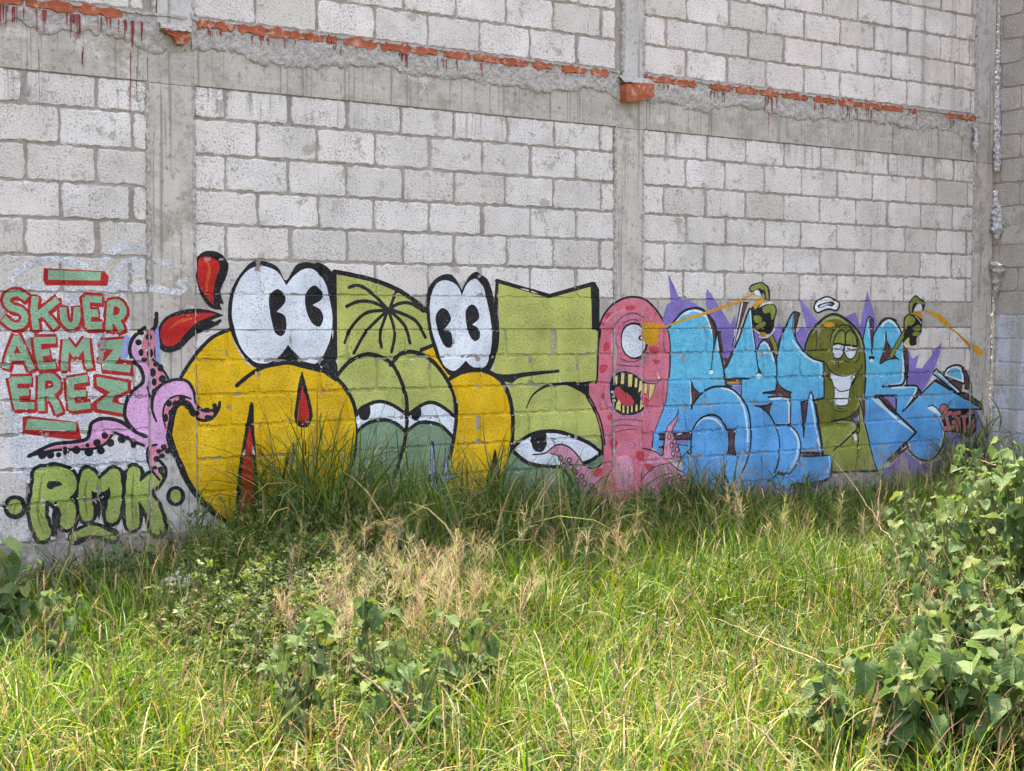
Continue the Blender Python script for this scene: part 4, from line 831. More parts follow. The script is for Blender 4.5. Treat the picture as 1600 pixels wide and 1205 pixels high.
[5, 'body', 0, 'mpink', 0, '*755,1456 796,1543 842,1594 889,1631 972,1669 1068,1684 1153,1675 1215,1652 1283,1601 1345,1535 1402,1459 1428,1383 1439,1302 1433,1207 1428,1112 1414,993 1384,870 1335,777 1286,669 1268,570 1214,455 *1155,150 *735,180 781,386 809,523 802,663 766,780 730,873 671,958 *671,1059 *752,1066 758,1149 763,1263 773,1378 *785,1452'],
[5, 'spot', 87, 'mred', 0, '813,1557 860,1571 857,1534 819,1523'],
[5, 'spot', 88, 'mred', 0, '809,1346 850,1357 859,1308 803,1291'],
[5, 'spot', 89, 'mred', 0, '997,1613 1081,1621 1084,1591 1009,1588'],
[5, 'spot', 90, 'mred', 0, '1236,1328 1323,1303 1305,1263 1237,1278'],
[5, 'spot', 91, 'mred', 0, '769,1190 845,1189 834,1152 781,1130'],
[5, 'spot', 92, 'mred', 0, '778,1493 808,1498 802,1470'],
[5, 'spot', 93, 'mred', 0, '1271,1573 1302,1568 1296,1544'],
[5, 'spot', 94, 'mred', 0, '1185,947 1228,932 1225,882 1191,895'],
[5, 'spot', 95, 'mred', 0, '794,991 818,981 812,944 788,954'],
[5, 'spot', 96, 'mred', 0, '848,832 902,821 884,789 848,795'],
[5, 'spot', 97, 'mred', 0, '1268,1224 1336,1213 1299,1185'],
[5, 'spot', 98, 'mred', 0, '865,648 913,654 935,614 900,567 867,602'],
[5, 'spot', 99, 'mred', 0, '988,448 1037,445 1015,422'],
[5, 'spot', 100, 'mred', 0, '1110,552 1190,540 1170,480 1121,490'],
[5, 'spot', 101, 'mred', 0, '858,346 916,327 897,290 853,308'],
[5, 'body', 0, 'mlight', 0, '934,516 1051,517 1082,385 1053,288 936,288 915,410'],
[5, 'spot', 102, 'mred', 0, '704,438 799,447 790,395 714,392'],
[5, 'spot', 103, 'mred', 0, '1191,456 1291,435 1241,391'],
[5, 'crease', 0, 'mauve', [17.5, 17.9], '902,1479 950,1523 1021,1556 1094,1560 1179,1533'],
[5, 'crease', 0, 'navy', [6.2, 6.3], '908,1484 950,1525 1021,1560 1094,1564 1179,1535'],
[5, 'crease', 0, 'navy', [6.2, 6.3], '974,1493 1052,1518 1124,1511'],
[5, 'crease', 0, 'mauve', [15.5, 15.9], '928,1199 1012,1188 1133,1186 1194,1211 1230,1281'],
[5, 'crease', 0, 'navy', [6.2, 6.3], '958,1238 1012,1216 1085,1212 1151,1233 1206,1281'],
[5, 'crease', 0, 'navy', [6.2, 6.3], '928,1192 1012,1181 1133,1177'],
[5, 'crease', 0, 'mauve', [7.2, 7.2], '927,1423 903,1377 927,1317'],
[5, 'crease', 0, 'navy', [4.1, 4.1], '935,1428 912,1377 933,1308'],
[5, 'crease', 0, 'mlight', [13.3, 13.5], '825,1507 902,1562 997,1590'],
[5, 'crease', 0, 'mlight', [13.4, 13.4], '879,1414 880,1331 886,1262'],
[5, 'eye', 104, 'navy', 0, '956,1358 961,1423 998,1475 1070,1498 1143,1489 1198,1450 1218,1385 1207,1302 1145,1237 1072,1230 1005,1259 968,1307'],
[5, 'eye', 105, 'white', 0, '968,1363 976,1423 1016,1469 1076,1482 1137,1468 1174,1422 1193,1375 1188,1314 1145,1259 1078,1244 1018,1265 978,1312'],
[5, 'pupil', 106, 'navy', 0, '1178,1385 1170,1370 1150,1363 1130,1370 1122,1385 1130,1400 1150,1407 1170,1400'],
[5, 'pupil', 106, 'white', 0, '1171,1385 1166,1376 1156,1373 1146,1376 1141,1385 1146,1394 1156,1397 1166,1393'],
[5, 'lip', 0, 'mauve', [17.5, 18.2], '836,897 847,999 855,1087 917,1148 1001,1163 1085,1140 1153,1094 1220,1069 1294,1067 1344,1076'],
[5, 'lip', 0, 'mauve', [17.5, 18.0], '842,907 883,868 931,825 1003,815 1088,814 1161,835 1198,862'],
[5, 'mouth', 0, 'black', 0, '863,1008 869,1077 905,1123 959,1143 1025,1142 1098,1114 1153,1080 1227,1052 *1296,1047 1239,1043 1177,1046 1169,981 *1141,972 1154,934 1185,881 1193,862 1124,832 1058,821 967,829 910,862 876,924'],
[5, 'tongue', 10333, 'mred', 0, '906,1025 942,1029 978,1005 1014,985 1057,960 1081,927 1087,906 1057,890 991,892 961,912 924,950 906,988'],
[5, 'tongue', 10334, 'navy', [5.2, 5.2], '987,1004 1005,976 1007,939'],
[5, 'tooth', 109, 'cream', 0, '*905,1104 *929,1117 *925,1053 *913,1047'],
[5, 'tooth', 110, 'cream', 0, '*965,1132 *993,1131 *988,1050 *960,1051'],
[5, 'tooth', 111, 'cream', 0, '*1027,1121 *1068,1120 *1063,1029 *1028,1031'],
[5, 'tooth', 112, 'cream', 0, '*1095,1092 *1117,1089 *1112,1022 *1089,1027'],
[5, 'tooth', 113, 'cream', 0, '*1138,1072 *1169,1065 *1161,1007 *1126,983'],
[5, 'tooth', 114, 'cream', 0, '*1190,1047 *1215,1046 *1210,977 *1183,980'],
[5, 'tooth', 115, 'cream', 0, '*1239,1041 *1290,1045 *1274,978 *1233,925'],
[5, 'tooth', 116, 'cream', 0, '*942,941 *962,912 *959,855 *912,871 *922,913'],
[5, 'tooth', 117, 'cream', 0, '*978,894 *995,893 *995,840 *976,841'],
[5, 'tooth', 118, 'cream', 0, '*1020,888 *1034,887 *1032,834 *1020,834'],
[5, 'tooth', 119, 'cream', 0, '*1059,891 *1073,891 *1071,842 *1058,842'],
[5, 'tooth', 120, 'cream', 0, '*1103,900 *1119,889 *1116,845 *1099,850'],
[5, 'tooth', 121, 'cream', 0, '*1148,935 *1184,880 *1141,858'],
[5, 'mouth', 0, 'white', 0, '896,995 893,989 886,987 878,990 875,996 878,1002 885,1004 893,1001'],
[5, 'mouth', 0, 'white', 0, '905,960 902,954 895,952 887,955 884,961 887,967 895,969 902,966'],
[5, 'mouth', 0, 'white', 0, '913,933 910,927 902,925 894,928 891,934 894,940 902,942 910,939'],
[5, 'crease', 0, 'navy', [4.2, 4.2], '1239,1043 1295,1046 1274,975 1231,922 1239,1043'],
[5, 'crease', 0, 'navy', [4.2, 4.2], '1190,1047 1184,980 1200,966 1214,979 1217,1045'],
[5, 'crease', 0, 'navy', [5.8, 5.9], '1196,1056 1270,1043 1325,1056 1351,1087'],
[5, 'crease', 0, 'mauve', [13.4, 13.7], '872,771 968,790 1088,781 1149,772'],
[5, 'crease', 0, 'mauve', [13.4, 13.7], '873,734 968,749 1089,739 1156,729'],
[5, 'crease', 0, 'navy', [4.6, 4.7], '872,776 968,794 1088,787 1149,777'],
[5, 'crease', 0, 'navy', [4.6, 4.7], '876,741 968,753 1089,744'],
[5, 'crease', 0, 'navy', [4.7, 4.7], '897,700 998,715 1107,719'],
[5, 'crease', 0, 'navy', [4.1, 4.1], '811,1041 812,954 848,869 884,822'],
[5, 'outline', 0, 'black', [18.3, 18.4], '*751,1250 749,1149 741,1064'],
[5, 'outline', 0, 'black', 0, '*746,1082 555,1066 556,1034 *674,955 *674,1059'],
[5, 'outline', 0, 'black', [15.2, 15.4], '674,972 748,859 790,765 808,686 819,616'],
[5, 'outline', 0, 'navy', [16.3, 17.1], '755,1456 796,1543 842,1594 889,1631 972,1669 1068,1684 1153,1675 1215,1652 1283,1601 1345,1535 1402,1459 1428,1383 1439,1302 1433,1207 1428,1112 1414,993 1384,870 1335,777 1286,669 1268,580'],
[5, 'outline', 0, 'navy', [11.1, 11.7], '178,577 277,581 332,610 377,633 441,635 515,601 581,542 628,487 685,454 752,456 799,478'],
[5, 'outline', 0, 'navy', [9.7, 9.9], '332,575 387,563 433,513 470,444 517,374 583,299 649,231'],
[5, 'outline', 0, 'navy', [10.3, 10.7], '1180,572 1290,543 1392,491 1475,424 1579,371 1704,372 1778,384 1823,422 1795,351 1705,317 1621,312'],
[5, 'outline', 0, 'navy', [8.9, 9.0], '1601,284 1706,253 1791,184'],
[5, 'crease', 0, 'navy', [7.7, 7.9], '1152,335 1291,427 1454,449'],
[5, 'crease', 0, 'navy', [7.8, 7.9], '1192,286 1343,354 1465,370'],
[5, 'crease', 0, 'navy', [7.8, 7.9], '1243,229 1374,321 1486,346'],
[5, 'sucker', 122, 'navy', 0, '441,538 435,523 419,517 403,524 397,540 403,556 419,561 434,554'],
[5, 'sucker', 122, 'mlight', 0, '431,539 427,529 419,526 410,530 407,540 410,549 419,552 427,548'],
[5, 'sucker', 123, 'navy', 0, '520,519 513,504 498,498 482,505 475,521 482,537 497,542 513,535'],
[5, 'sucker', 123, 'mlight', 0, '509,520 506,510 497,507 489,511 485,521 489,530 497,534 506,529'],
[5, 'sucker', 124, 'navy', 0, '474,481 467,465 451,460 436,467 429,483 436,499 451,504 467,497'],
[5, 'sucker', 124, 'mlight', 0, '463,481 460,472 451,469 443,473 439,483 443,492 451,495 460,491'],
[5, 'sucker', 125, 'navy', 0, '539,470 532,454 516,449 501,456 494,472 500,488 516,493 532,486'],
[5, 'sucker', 125, 'mlight', 0, '528,470 525,461 516,458 508,462 504,472 508,481 516,484 525,480'],
[5, 'sucker', 126, 'navy', 0, '576,430 570,415 554,409 538,417 531,433 538,448 554,454 569,447'],
[5, 'sucker', 126, 'mlight', 0, '566,431 562,422 554,418 545,423 542,432 545,442 554,445 562,441'],
[5, 'sucker', 127, 'navy', 0, '530,403 523,388 507,382 492,390 485,406 492,421 507,427 523,419'],
[5, 'sucker', 127, 'mlight', 0, '519,404 516,395 507,391 499,396 495,405 499,415 507,418 516,414'],
[5, 'sucker', 128, 'navy', 0, '633,397 626,382 610,376 594,384 588,400 594,415 610,421 626,413'],
[5, 'sucker', 128, 'mlight', 0, '622,398 619,388 610,385 602,390 598,399 601,409 610,412 619,407'],
[5, 'sucker', 129, 'navy', 0, '586,370 579,355 564,349 548,357 541,373 548,388 563,394 579,386'],
[5, 'sucker', 129, 'mlight', 0, '576,371 572,362 564,358 555,363 551,372 555,382 563,385 572,380'],
[5, 'sucker', 130, 'navy', 0, '661,343 655,328 639,322 623,330 616,346 623,361 639,367 655,359'],
[5, 'sucker', 130, 'mlight', 0, '651,344 647,334 639,331 630,335 626,345 630,354 639,358 647,353'],
[5, 'sucker', 131, 'navy', 0, '596,314 589,298 573,293 557,300 551,316 557,332 573,337 589,330'],
[5, 'sucker', 131, 'mlight', 0, '585,314 582,305 573,302 565,306 561,316 565,325 573,328 582,324'],
[5, 'sucker', 132, 'navy', 0, '728,324 721,308 705,303 689,310 682,327 689,342 705,348 721,340'],
[5, 'sucker', 132, 'mlight', 0, '717,324 714,315 705,312 696,316 693,326 696,335 705,339 714,334'],
[5, 'sucker', 133, 'navy', 0, '757,280 750,265 734,259 718,267 711,284 718,299 734,305 750,297'],
[5, 'sucker', 133, 'mlight', 0, '746,281 743,272 734,268 725,273 721,283 725,292 734,296 743,291'],
[5, 'sucker', 134, 'navy', 0, '1552,342 1545,325 1528,320 1510,328 1502,345 1510,361 1527,367 1545,359'],
[5, 'sucker', 134, 'mlight', 0, '1541,342 1537,333 1527,329 1518,334 1514,344 1518,354 1527,357 1537,353'],
[5, 'sucker', 135, 'navy', 0, '1501,298 1494,282 1476,276 1459,284 1451,301 1459,317 1476,323 1493,315'],
[5, 'sucker', 135, 'mlight', 0, '1490,298 1486,289 1476,285 1467,290 1463,300 1467,310 1476,313 1486,309'],
[5, 'sucker', 136, 'navy', 0, '1604,323 1597,306 1580,301 1562,309 1554,326 1562,342 1579,348 1597,340'],
[5, 'sucker', 136, 'mlight', 0, '1593,323 1589,314 1580,310 1570,315 1566,325 1570,335 1579,338 1589,334'],
[6, 'spike', 10401, 'purple', 0, '*1358,1522 *1396,1629 *1443,1653 *1411,1854 *1473,1766 *1517,1689 *1569,1666 *1577,1682 *1698,1631 *1804,1577 *1793,1613 *1784,1716 *1801,1750 *1876,1674 *2044,1477 *2085,1556 *2108,1443 *2106,1258 *1923,1260 *1904,1419 *1837,1492 *1406,1421'],
[6, 'spike', 10402, 'purple', 0, '*2286,1442 *2325,1417 *2395,1379 *2516,1429 *2558,1498 *2621,1441 *2596,1366 *2553,1265 *2327,1255'],
[6, 'spike', 10403, 'purple', 0, '*2777,1701 *2823,1663 *2999,1504 *2891,1415 *2839,1275 *2766,1339 *2755,1415 *2826,1466 *2881,1440 *2796,1657'],
[6, 'spike', 10404, 'purple', 0, '*3315,1543 *3438,1581 *3498,1465 *3579,1758 *3717,1451 *3665,1385 *3538,1372 *3431,1465'],
[6, 'spike', 10405, 'purple', 0, '*4102,1260 *4150,1188 *4236,1221 *4193,1096 *4157,892 *4094,928'],
[6, 'spike', 10406, 'purple', 0, '*4534,1328 *4518,1242 *4422,1057 *4321,936 *4260,896 *4145,940 *4215,1034 *4316,1141'],
[6, 'spike', 10407, 'purple', 0, '*4632,537 *4772,524 *4758,455 *4656,421'],
[6, 'spike', 10408, 'purple', 0, '*4794,727 *5036,712 *5084,582 *4954,488 *4822,494'],
[6, 'spike', 10409, 'purple', 0, '*4280,902 *4341,963 *4442,1091 *4213,1109 *4101,1098 *4104,968 *4237,958'],
[6, 'spike', 10410, 'purple', 0, '*3730,194 *4086,404 *4295,277 *4568,310 *4448,39 *4256,203 *3928,250'],
[6, 'spike', 10411, 'purple', 0, '*2308,218 *2677,194 *3079,162 *2914,102 *2680,60 *2466,157'],
[6, 'spike', 10412, 'purple', 0, '*4605,545 *4898,498 *4652,376 *4567,352'],
[6, 'letter', 137, 'blue', 0, '1409,1445 1459,1483 1496,1531 1578,1583 1667,1603 1751,1589 1824,1541 1884,1468 1911,1409 1918,1346 1953,1223 *1994,1135 *2079,1295 2138,1393 2204,1517 *2250,1606 2272,1541 2280,1417 2317,1278 2344,1293 2378,1337 2412,1352 2469,1316 2519,1235 *2547,1215 2566,1366 2628,1431 2670,1517 *2726,1578 2713,1492 2736,1390 2788,1313 2861,1261 2949,1214 *3075,1181 *3080,891 *2977,869 3010,692 3058,482 *3081,429 *3186,418 3196,292 3145,232 3041,202 2821,206 *2692,168 2570,227 2465,218 2257,211 *1987,165 *1625,286 1566,387 1578,483 *1369,508 *1274,570 1286,669 1335,777 1384,870 1414,993 1430,1183 1435,1326 1416,1398'],
[6, 'letter', 138, 'blue', 0, '3540,1370 *3584,1533 *3630,1523 3651,1305 *3658,1342 3680,1411 3741,1485 3827,1523 3899,1518 3981,1458 4031,1366 4058,1247 4064,1030 4041,971 *4155,963 *4246,939 *4054,743 *4445,989 *5084,741 *5085,724 4630,740 4553,720 4581,630 4584,519 4519,410 4420,327 4294,317 4160,401 4101,469 *3729,251 3695,338 3621,524 3570,696 3559,872 3571,1041 3544,1201'],
[6, 'highlight', 10415, 'lblue', [17.5, 18.0], '1495,1516 1570,1570 1666,1588 1739,1574 1796,1535 1829,1480 1851,1419'],
[6, 'highlight', 10416, 'lblue', [15.7, 15.8], '2245,1597 2259,1517 2278,1417 2305,1299'],
[6, 'highlight', 10417, 'lblue', [17.3, 17.5], '2369,1323 2404,1339 2448,1310 2483,1253 2511,1197'],
[6, 'highlight', 10418, 'lblue', [10.8, 10.9], '1468,1492 1531,1546 1626,1567'],
[6, 'highlight', 10419, 'lblue', 0, '1873,1121 1867,1109 1850,1104 1834,1110 1827,1122 1834,1134 1850,1138 1866,1133'],
[6, 'highlight', 10420, 'lblue', 0, '2386,1076 2376,1061 2352,1055 2327,1062 2317,1078 2327,1094 2351,1100 2376,1093'],
[6, 'brown_shade', 10421, 'brown', 0, '1796,1565 1845,1535 1887,1474 1900,1407 1880,1371 *1866,1273 1862,1395 1838,1468 *1804,1535'],
[6, 'brown_shade', 10422, 'brown', 0, '*1916,1422 *1941,1422 *1972,1284 *1964,1272 *2056,1259 *1999,1137 *1974,1162 *1947,1260'],
[6, 'brown_shade', 10423, 'lblue', 0, '*2147,1655 *2172,1652 *2104,1406 *2080,1326 *2063,1320'],
[6, 'brown_shade', 10424, 'brown', 0, '*2176,1651 *2227,1650 *2145,1467 *2088,1332 *2080,1320'],
[6, 'brown_shade', 10425, 'purple', 0, '*1964,1263 *2047,1259 *2014,1222 *1973,1229'],
[6, 'brown_shade', 10426, 'brown', 0, '2386,1367 2429,1376 2482,1322 2536,1253 *2550,1183 *2528,1184 2501,1247 2456,1316 2404,1354'],
[6, 'outline', 0, 'navy', [16.1, 23.5, 8.3], '1413,1451 1468,1504 1562,1579 1666,1605 1755,1592 1820,1547 1878,1486 1900,1413 1880,1334 1861,1213 1850,1143'],
[6, 'outline', 0, 'navy', [15.3, 15.4], '*1912,1425 *1943,1260 *1995,1082'],
[6, 'outline', 0, 'navy', [18.2, 18.5], '*1995,1143 *2072,1271 *2138,1381 2220,1566 2245,1603'],
[6, 'outline', 0, 'navy', [11.3, 14.1], '2151,1658 2103,1467 2067,1320'],
[6, 'outline', 0, 'navy', [11.3, 11.4], '2172,1651 2227,1650'],
[6, 'outline', 0, 'navy', [12.8, 13.0], '*2262,1603 2277,1467 2310,1299 2330,1187 2347,1124 2390,1086'],
[6, 'outline', 0, 'navy', [14.4, 14.4], '2319,1255 2339,1311 2386,1361 2421,1376'],
[6, 'outline', 0, 'navy', [14.5, 14.6], '2456,1323 2510,1234 2542,1139 2548,1057'],
[6, 'outline', 0, 'navy', [14.6, 14.7], '2545,1253 2565,1353 2621,1429 2656,1485'],
[6, 'outline', 0, 'navy', [12.5, 12.5], '1912,1424 1945,1424'],
[6, 'outline', 0, 'navy', [12.0, 12.1], '1410,1445 1430,1356 1438,1207 1429,1088'],
[6, 'outline', 0, 'navy', 0, '*1850,1146 1834,1140 *1817,1125 1850,1137 *1883,1127'],
[6, 'outline', 0, 'navy', 0, '*2337,1162 2342,1118 *2300,1091 2347,1102 *2399,1082 2364,1124'],
[6, 'brown_shade', 10440, 'brown', 0, '*1644,1047 *1665,1010 *1730,951 *1666,884 *1650,860'],
[6, 'brown_shade', 10441, 'brown', 0, '*2004,1063 *2176,1059 *2177,1016 *2009,1020'],
[6, 'brown_shade', 10442, 'tan', 0, '*2017,1041 *2151,1041 *2152,1026 *2017,1026'],
[6, 'brown_shade', 10443, 'purple', 0, '*2068,1006 *2169,1013 *2170,942'],
[6, 'brown_shade', 10444, 'brown', 0, '*2030,669 *2114,671 *2098,629 *2095,530 *2134,459 *2024,490 *2049,550'],
[6, 'brown_shade', 10445, 'brown', 0, '*1336,668 *1661,666 *1653,618 *1336,629'],
[6, 'brown_shade', 10446, 'purple', 0, '*1505,613 *1621,619 *1613,584 *1510,588'],
[6, 'brown_shade', 10447, 'blue', 0, '*1336,621 *1383,618 *1376,583 *1336,585'],
[6, 'brown_shade', 10448, 'brown', 0, '*2325,850 *2490,857 *2465,782 *2403,816'],
[6, 'brown_shade', 10449, 'brown', 0, '*2557,1025 *2665,947 *2666,902 *2559,924 *2401,941 *2541,956'],
[6, 'highlight', 10450, 'lblue', [16.5, 16.9], '1696,719 1749,762 1814,772 1896,754 1963,702 1980,677'],
[6, 'highlight', 10451, 'lblue', [18.2, 18.6], '1959,997 2043,982 2119,937 2179,867 2214,779 2233,672 2235,573'],
[6, 'highlight', 10452, 'lblue', [8.2, 8.2], '1636,1053 1637,963 1642,884'],
[6, 'outline', 0, 'navy', [17.8, 18.6], '*1650,848 1682,901 1746,957 1844,1000 1942,1009 2043,995 2136,943 2213,872 2257,771 2272,646 2261,509 2220,399 2178,332'],
[6, 'outline', 0, 'navy', [10.9, 11.0], '*1648,1059 1649,963 1652,845'],
[6, 'outline', 0, 'navy', [10.9, 11.0], '1648,1059 1673,1004 1738,957'],
[6, 'outline', 0, 'navy', [12.4, 18.1, 12.7], '1650,503 1653,636 1676,708 1748,772 1846,795 1929,774 1996,713 2030,650 2040,551 2024,484'],
[6, 'outline', 0, 'navy', [11.4, 11.4], '2131,695 2102,641 2095,548 2108,498 2134,453'],
[6, 'outline', 0, 'navy', [9.9, 9.9], '2022,672 2114,671'],
[6, 'outline', 0, 'navy', [12.9, 13.2], '2312,853 2403,822 2492,744 2546,659 2578,582 2584,467 2568,367 2534,312'],
[6, 'outline', 0, 'navy', [10.1, 10.2], '2325,844 2429,843 2503,869'],
[6, 'outline', 0, 'navy', [8.8, 8.7], '2503,869 2473,826 2465,776'],
[6, 'outline', 0, 'navy', [14.0, 14.0], '1983,1076 2009,1014'],
[6, 'outline', 0, 'navy', [14.0, 14.3], '*2000,1063 *2253,1061'],
[6, 'outline', 0, 'navy', [12.8, 12.8], '*2172,1059 *2174,935'],
[6, 'outline', 0, 'navy', [14.0, 14.1], '2000,1017 2068,1006'],
[6, 'outline', 0, 'navy', [13.4, 13.7], '1336,667 1661,667'],
[6, 'outline', 0, 'navy', [13.4, 13.7], '1336,629 1653,618'],
[6, 'outline', 0, 'navy', [11.0, 11.0], '1649,667 1646,503'],
[6, 'outline', 0, 'navy', [10.2, 10.3], '2536,691 2669,686'],
[6, 'outline', 0, 'navy', [18.8, 19.0], '2401,945 2541,956'],
[6, 'outline', 0, 'navy', [16.0, 16.2], '2463,911 2666,905'],
[6, 'outline', 0, 'navy', [8.1, 8.2], '1506,586 1613,571'],
[6, 'outline', 0, 'navy', [13.2, 13.3], '2548,1064 2557,1025 2611,980 2674,943'],
[6, 'outline', 0, 'navy', [11.7, 11.7], '2544,1026 2536,957'],
[6, 'outline', 0, 'navy', [17.4, 17.5], '1337,573 1384,571'],
[6, 'outline', 0, 'navy', [16.4, 16.5], '1606,523 1646,503'],
[6, 'brown_shade', 10477, 'brown', 0, '*2730,1583 *2798,1565 *2763,1479 *2751,1390 *2728,1466'],
[6, 'brown_shade', 10478, 'brown', 0, '*3608,1527 *3642,1524 *3655,1372 *3648,1239 *3631,1372'],
[6, 'brown_shade', 10479, 'brown', 0, '*3812,1411 3819,1317 3796,1224 *3748,1158 3846,1196 *3947,1195 3885,1263'],
[6, 'highlight', 10480, 'lblue', [16.2, 16.7], '2721,1352 2784,1294 2858,1230 2949,1190 3033,1163 3039,1053'],
[6, 'highlight', 10481, 'lblue', [12.6, 12.6], '3589,1491 3595,1438 3611,1372'],
[6, 'highlight', 10482, 'lblue', [14.3, 14.5], '3770,1491 3839,1511 3900,1491 3940,1464'],
[6, 'highlight', 10483, 'lblue', [11.2, 11.2], '3792,1397 3804,1330'],
[6, 'outline', 0, 'navy', [16.1, 16.3], '2541,1215 2562,1297 2587,1385 2638,1466 2682,1536 2726,1579 2793,1568'],
[6, 'outline', 0, 'navy', [14.8, 15.2], '2793,1568 2767,1504 2746,1428 2756,1364 2793,1320 2848,1268 2949,1215 3069,1185'],
[6, 'outline', 0, 'navy', [15.2, 15.2], '*3069,1185 *3079,1052'],
[6, 'outline', 0, 'navy', [8.9, 8.9], '2726,1568 2714,1466 2738,1384'],
[6, 'outline', 0, 'navy', [14.1, 14.2], '3534,1359 3584,1531 3642,1527 3659,1438 3648,1232'],
[6, 'outline', 0, 'navy', [15.8, 16.1], '3646,1345 3674,1411 3741,1484 3809,1521 3879,1531 3939,1511'],
[6, 'outline', 0, 'navy', [9.4, 9.5], '3608,1524 3648,1239'],
[6, 'outline', 0, 'navy', [9.6, 9.6], '3812,1424 3833,1344 3885,1256'],
[6, 'outline', 0, 'navy', [9.6, 9.7], '3812,1411 3795,1257 3748,1154 3827,1180 3946,1198'],
[6, 'outline', 0, 'navy', [13.1, 13.1], '2541,1215 2543,1064'],
[6, 'outline', 0, 'navy', 0, '3684,1202 3674,1190 3649,1185 3624,1190 3614,1203 3624,1215 3649,1220 3674,1214'],
[6, 'highlight', 10495, 'lblue', 0, '3668,1179 3661,1169 3645,1165 3628,1169 3621,1180 3628,1190 3644,1194 3661,1189'],
[6, 'brown_shade', 10496, 'brown', 0, '*2833,859 *2891,863 *2879,780 *2855,589'],
[6, 'brown_shade', 10497, 'brown', 0, '*2835,455 *3074,442 *3083,426 *2835,432'],
[6, 'brown_shade', 10498, 'brown', 0, '*2544,1013 *2629,967 *2705,946 *2692,901 *2559,912 *2532,957'],
[6, 'brown_shade', 10499, 'purple', 0, '*2567,940 *2648,912 *2568,912'],
[6, 'brown_shade', 10500, 'purple', 0, '*3814,878 *3954,874 *3956,776'],
[6, 'brown_shade', 10501, 'brown', 0, '*3695,885 *3804,882 *3956,763 *3957,722'],
[6, 'highlight', 10502, 'lblue', [18.0, 18.2], '2927,914 2942,849 2976,719 3011,588 3045,470'],
[6, 'highlight', 10503, 'lblue', [18.9, 19.2], '2480,895 2666,890 2681,806 2685,704'],
[6, 'highlight', 10504, 'lblue', [22.2, 22.3], '2714,652 2779,586 2798,508 2772,413 2711,346'],
[6, 'highlight', 10505, 'lblue', [17.4, 17.8], '3666,866 3776,796 3958,695'],
[6, 'highlight', 10506, 'lblue', [15.3, 15.3], '3149,406 3159,347 3133,283'],
[6, 'outline', 0, 'navy', [13.5, 13.7], '*2851,582 *2884,767 2900,876 2927,940 2955,907 2974,842 3014,692 3054,515 3083,432'],
[6, 'outline', 0, 'navy', [13.4, 13.5], '*2828,865 *2834,788 *2855,582'],
[6, 'outline', 0, 'navy', [13.4, 13.5], '*2828,862 *2896,867'],
[6, 'outline', 0, 'navy', [15.1, 15.2], '*2974,871 *3084,890'],
[6, 'outline', 0, 'navy', [15.2, 15.2], '*3079,1052 *3082,890'],
[6, 'outline', 0, 'navy', [14.8, 14.8], '2692,940 2702,869 2700,685'],
[6, 'outline', 0, 'navy', [13.2, 13.3], '2536,685 2634,687 2705,678'],
[6, 'outline', 0, 'navy', [13.3, 13.4], '2705,678 2778,618 2820,532 2822,442 2782,367 2729,313 2685,287'],
[6, 'outline', 0, 'navy', [13.1, 13.2], '2456,789 2509,724 2555,646 2583,556 2584,455 2559,367 2525,312'],
[6, 'outline', 0, 'navy', [15.0, 15.3], '*2826,455 *2944,452 *3083,435'],
[6, 'outline', 0, 'navy', [15.0, 15.4], '*2831,426 *2945,420 *3186,420 *3189,266'],
[6, 'outline', 0, 'navy', [13.2, 13.3], '2548,1064 2557,1025 2629,967 2710,942'],
[6, 'outline', 0, 'navy', [11.6, 11.7], '2453,946 2532,957 2544,1026'],
[6, 'outline', 0, 'navy', [13.1, 13.3], '2454,912 2559,915 2692,901'],
[6, 'outline', 0, 'navy', [20.8, 21.0], '3782,963 3952,960'],
[6, 'outline', 0, 'navy', [20.6, 21.0], '*3695,885 *3954,881'],
[6, 'outline', 0, 'navy', [20.6, 21.0], '*3695,882 *3825,801 *3957,722'],
[6, 'outline', 0, 'navy', [16.2, 16.3], '2569,316 2622,300 2676,300'],
[6, 'outline', 0, 'navy', [23.8, 24.6], '2696,168 2731,210 2876,201 3078,214 3171,254 3191,345'],
[6, 'brown_shade', 10526, 'brown', 0, '*2714,173 *2749,209 *3097,207 *3005,160 *2786,162'],
[6, 'outline', 0, 'navy', [14.7, 14.6], '2569,309 2499,257 2447,247'],
[6, 'outline', 0, 'navy', [17.7, 17.7], '2640,286 2569,303'],
[6, 'highlight', 10529, 'lblue', [17.5, 17.9], '3761,1464 3829,1511 3900,1497 3971,1437 4013,1369 4036,1268 4050,1098'],
[6, 'highlight', 10530, 'lblue', [11.2, 11.2], '3792,1397 3804,1330'],
[6, 'brown_shade', 10531, 'brown', 0, '*3812,1411 3804,1317 3786,1237 *3748,1164 3846,1196 *3946,1201 3875,1270 3833,1344'],
[6, 'brown_shade', 10532, 'brown', 0, '*4035,1288 *4091,1281 *4106,1097 *4070,1098'],
[6, 'outline', 0, 'navy', [19.0, 19.5], '3703,1444 3760,1511 3829,1531 3899,1518 3976,1457 4018,1376 4046,1268 4065,1098 4061,1031'],
[6, 'outline', 0, 'navy', [11.4, 11.4], '4092,1267 4105,1131 4102,1030'],
[6, 'outline', 0, 'navy', [9.6, 9.6], '3807,1424 3833,1344 3895,1256'],
[6, 'outline', 0, 'navy', [9.6, 9.7], '3812,1411 3800,1284 3743,1158 3827,1186 3977,1191'],
[6, 'outline', 0, 'navy', [11.2, 11.3], '3895,1263 3931,1215 3982,1181'],
[6, 'highlight', 10538, 'lblue', [19.5, 19.3], '4044,1132 4036,1031 4002,981 3891,970'],
[6, 'highlight', 10539, 'lblue', [17.7, 17.9], '3902,947 4043,946 4186,949 4207,918 4137,838 4068,759'],
[6, 'highlight', 10540, 'lblue', [20.7, 21.4], '3725,858 3867,746 4020,652 4175,571'],
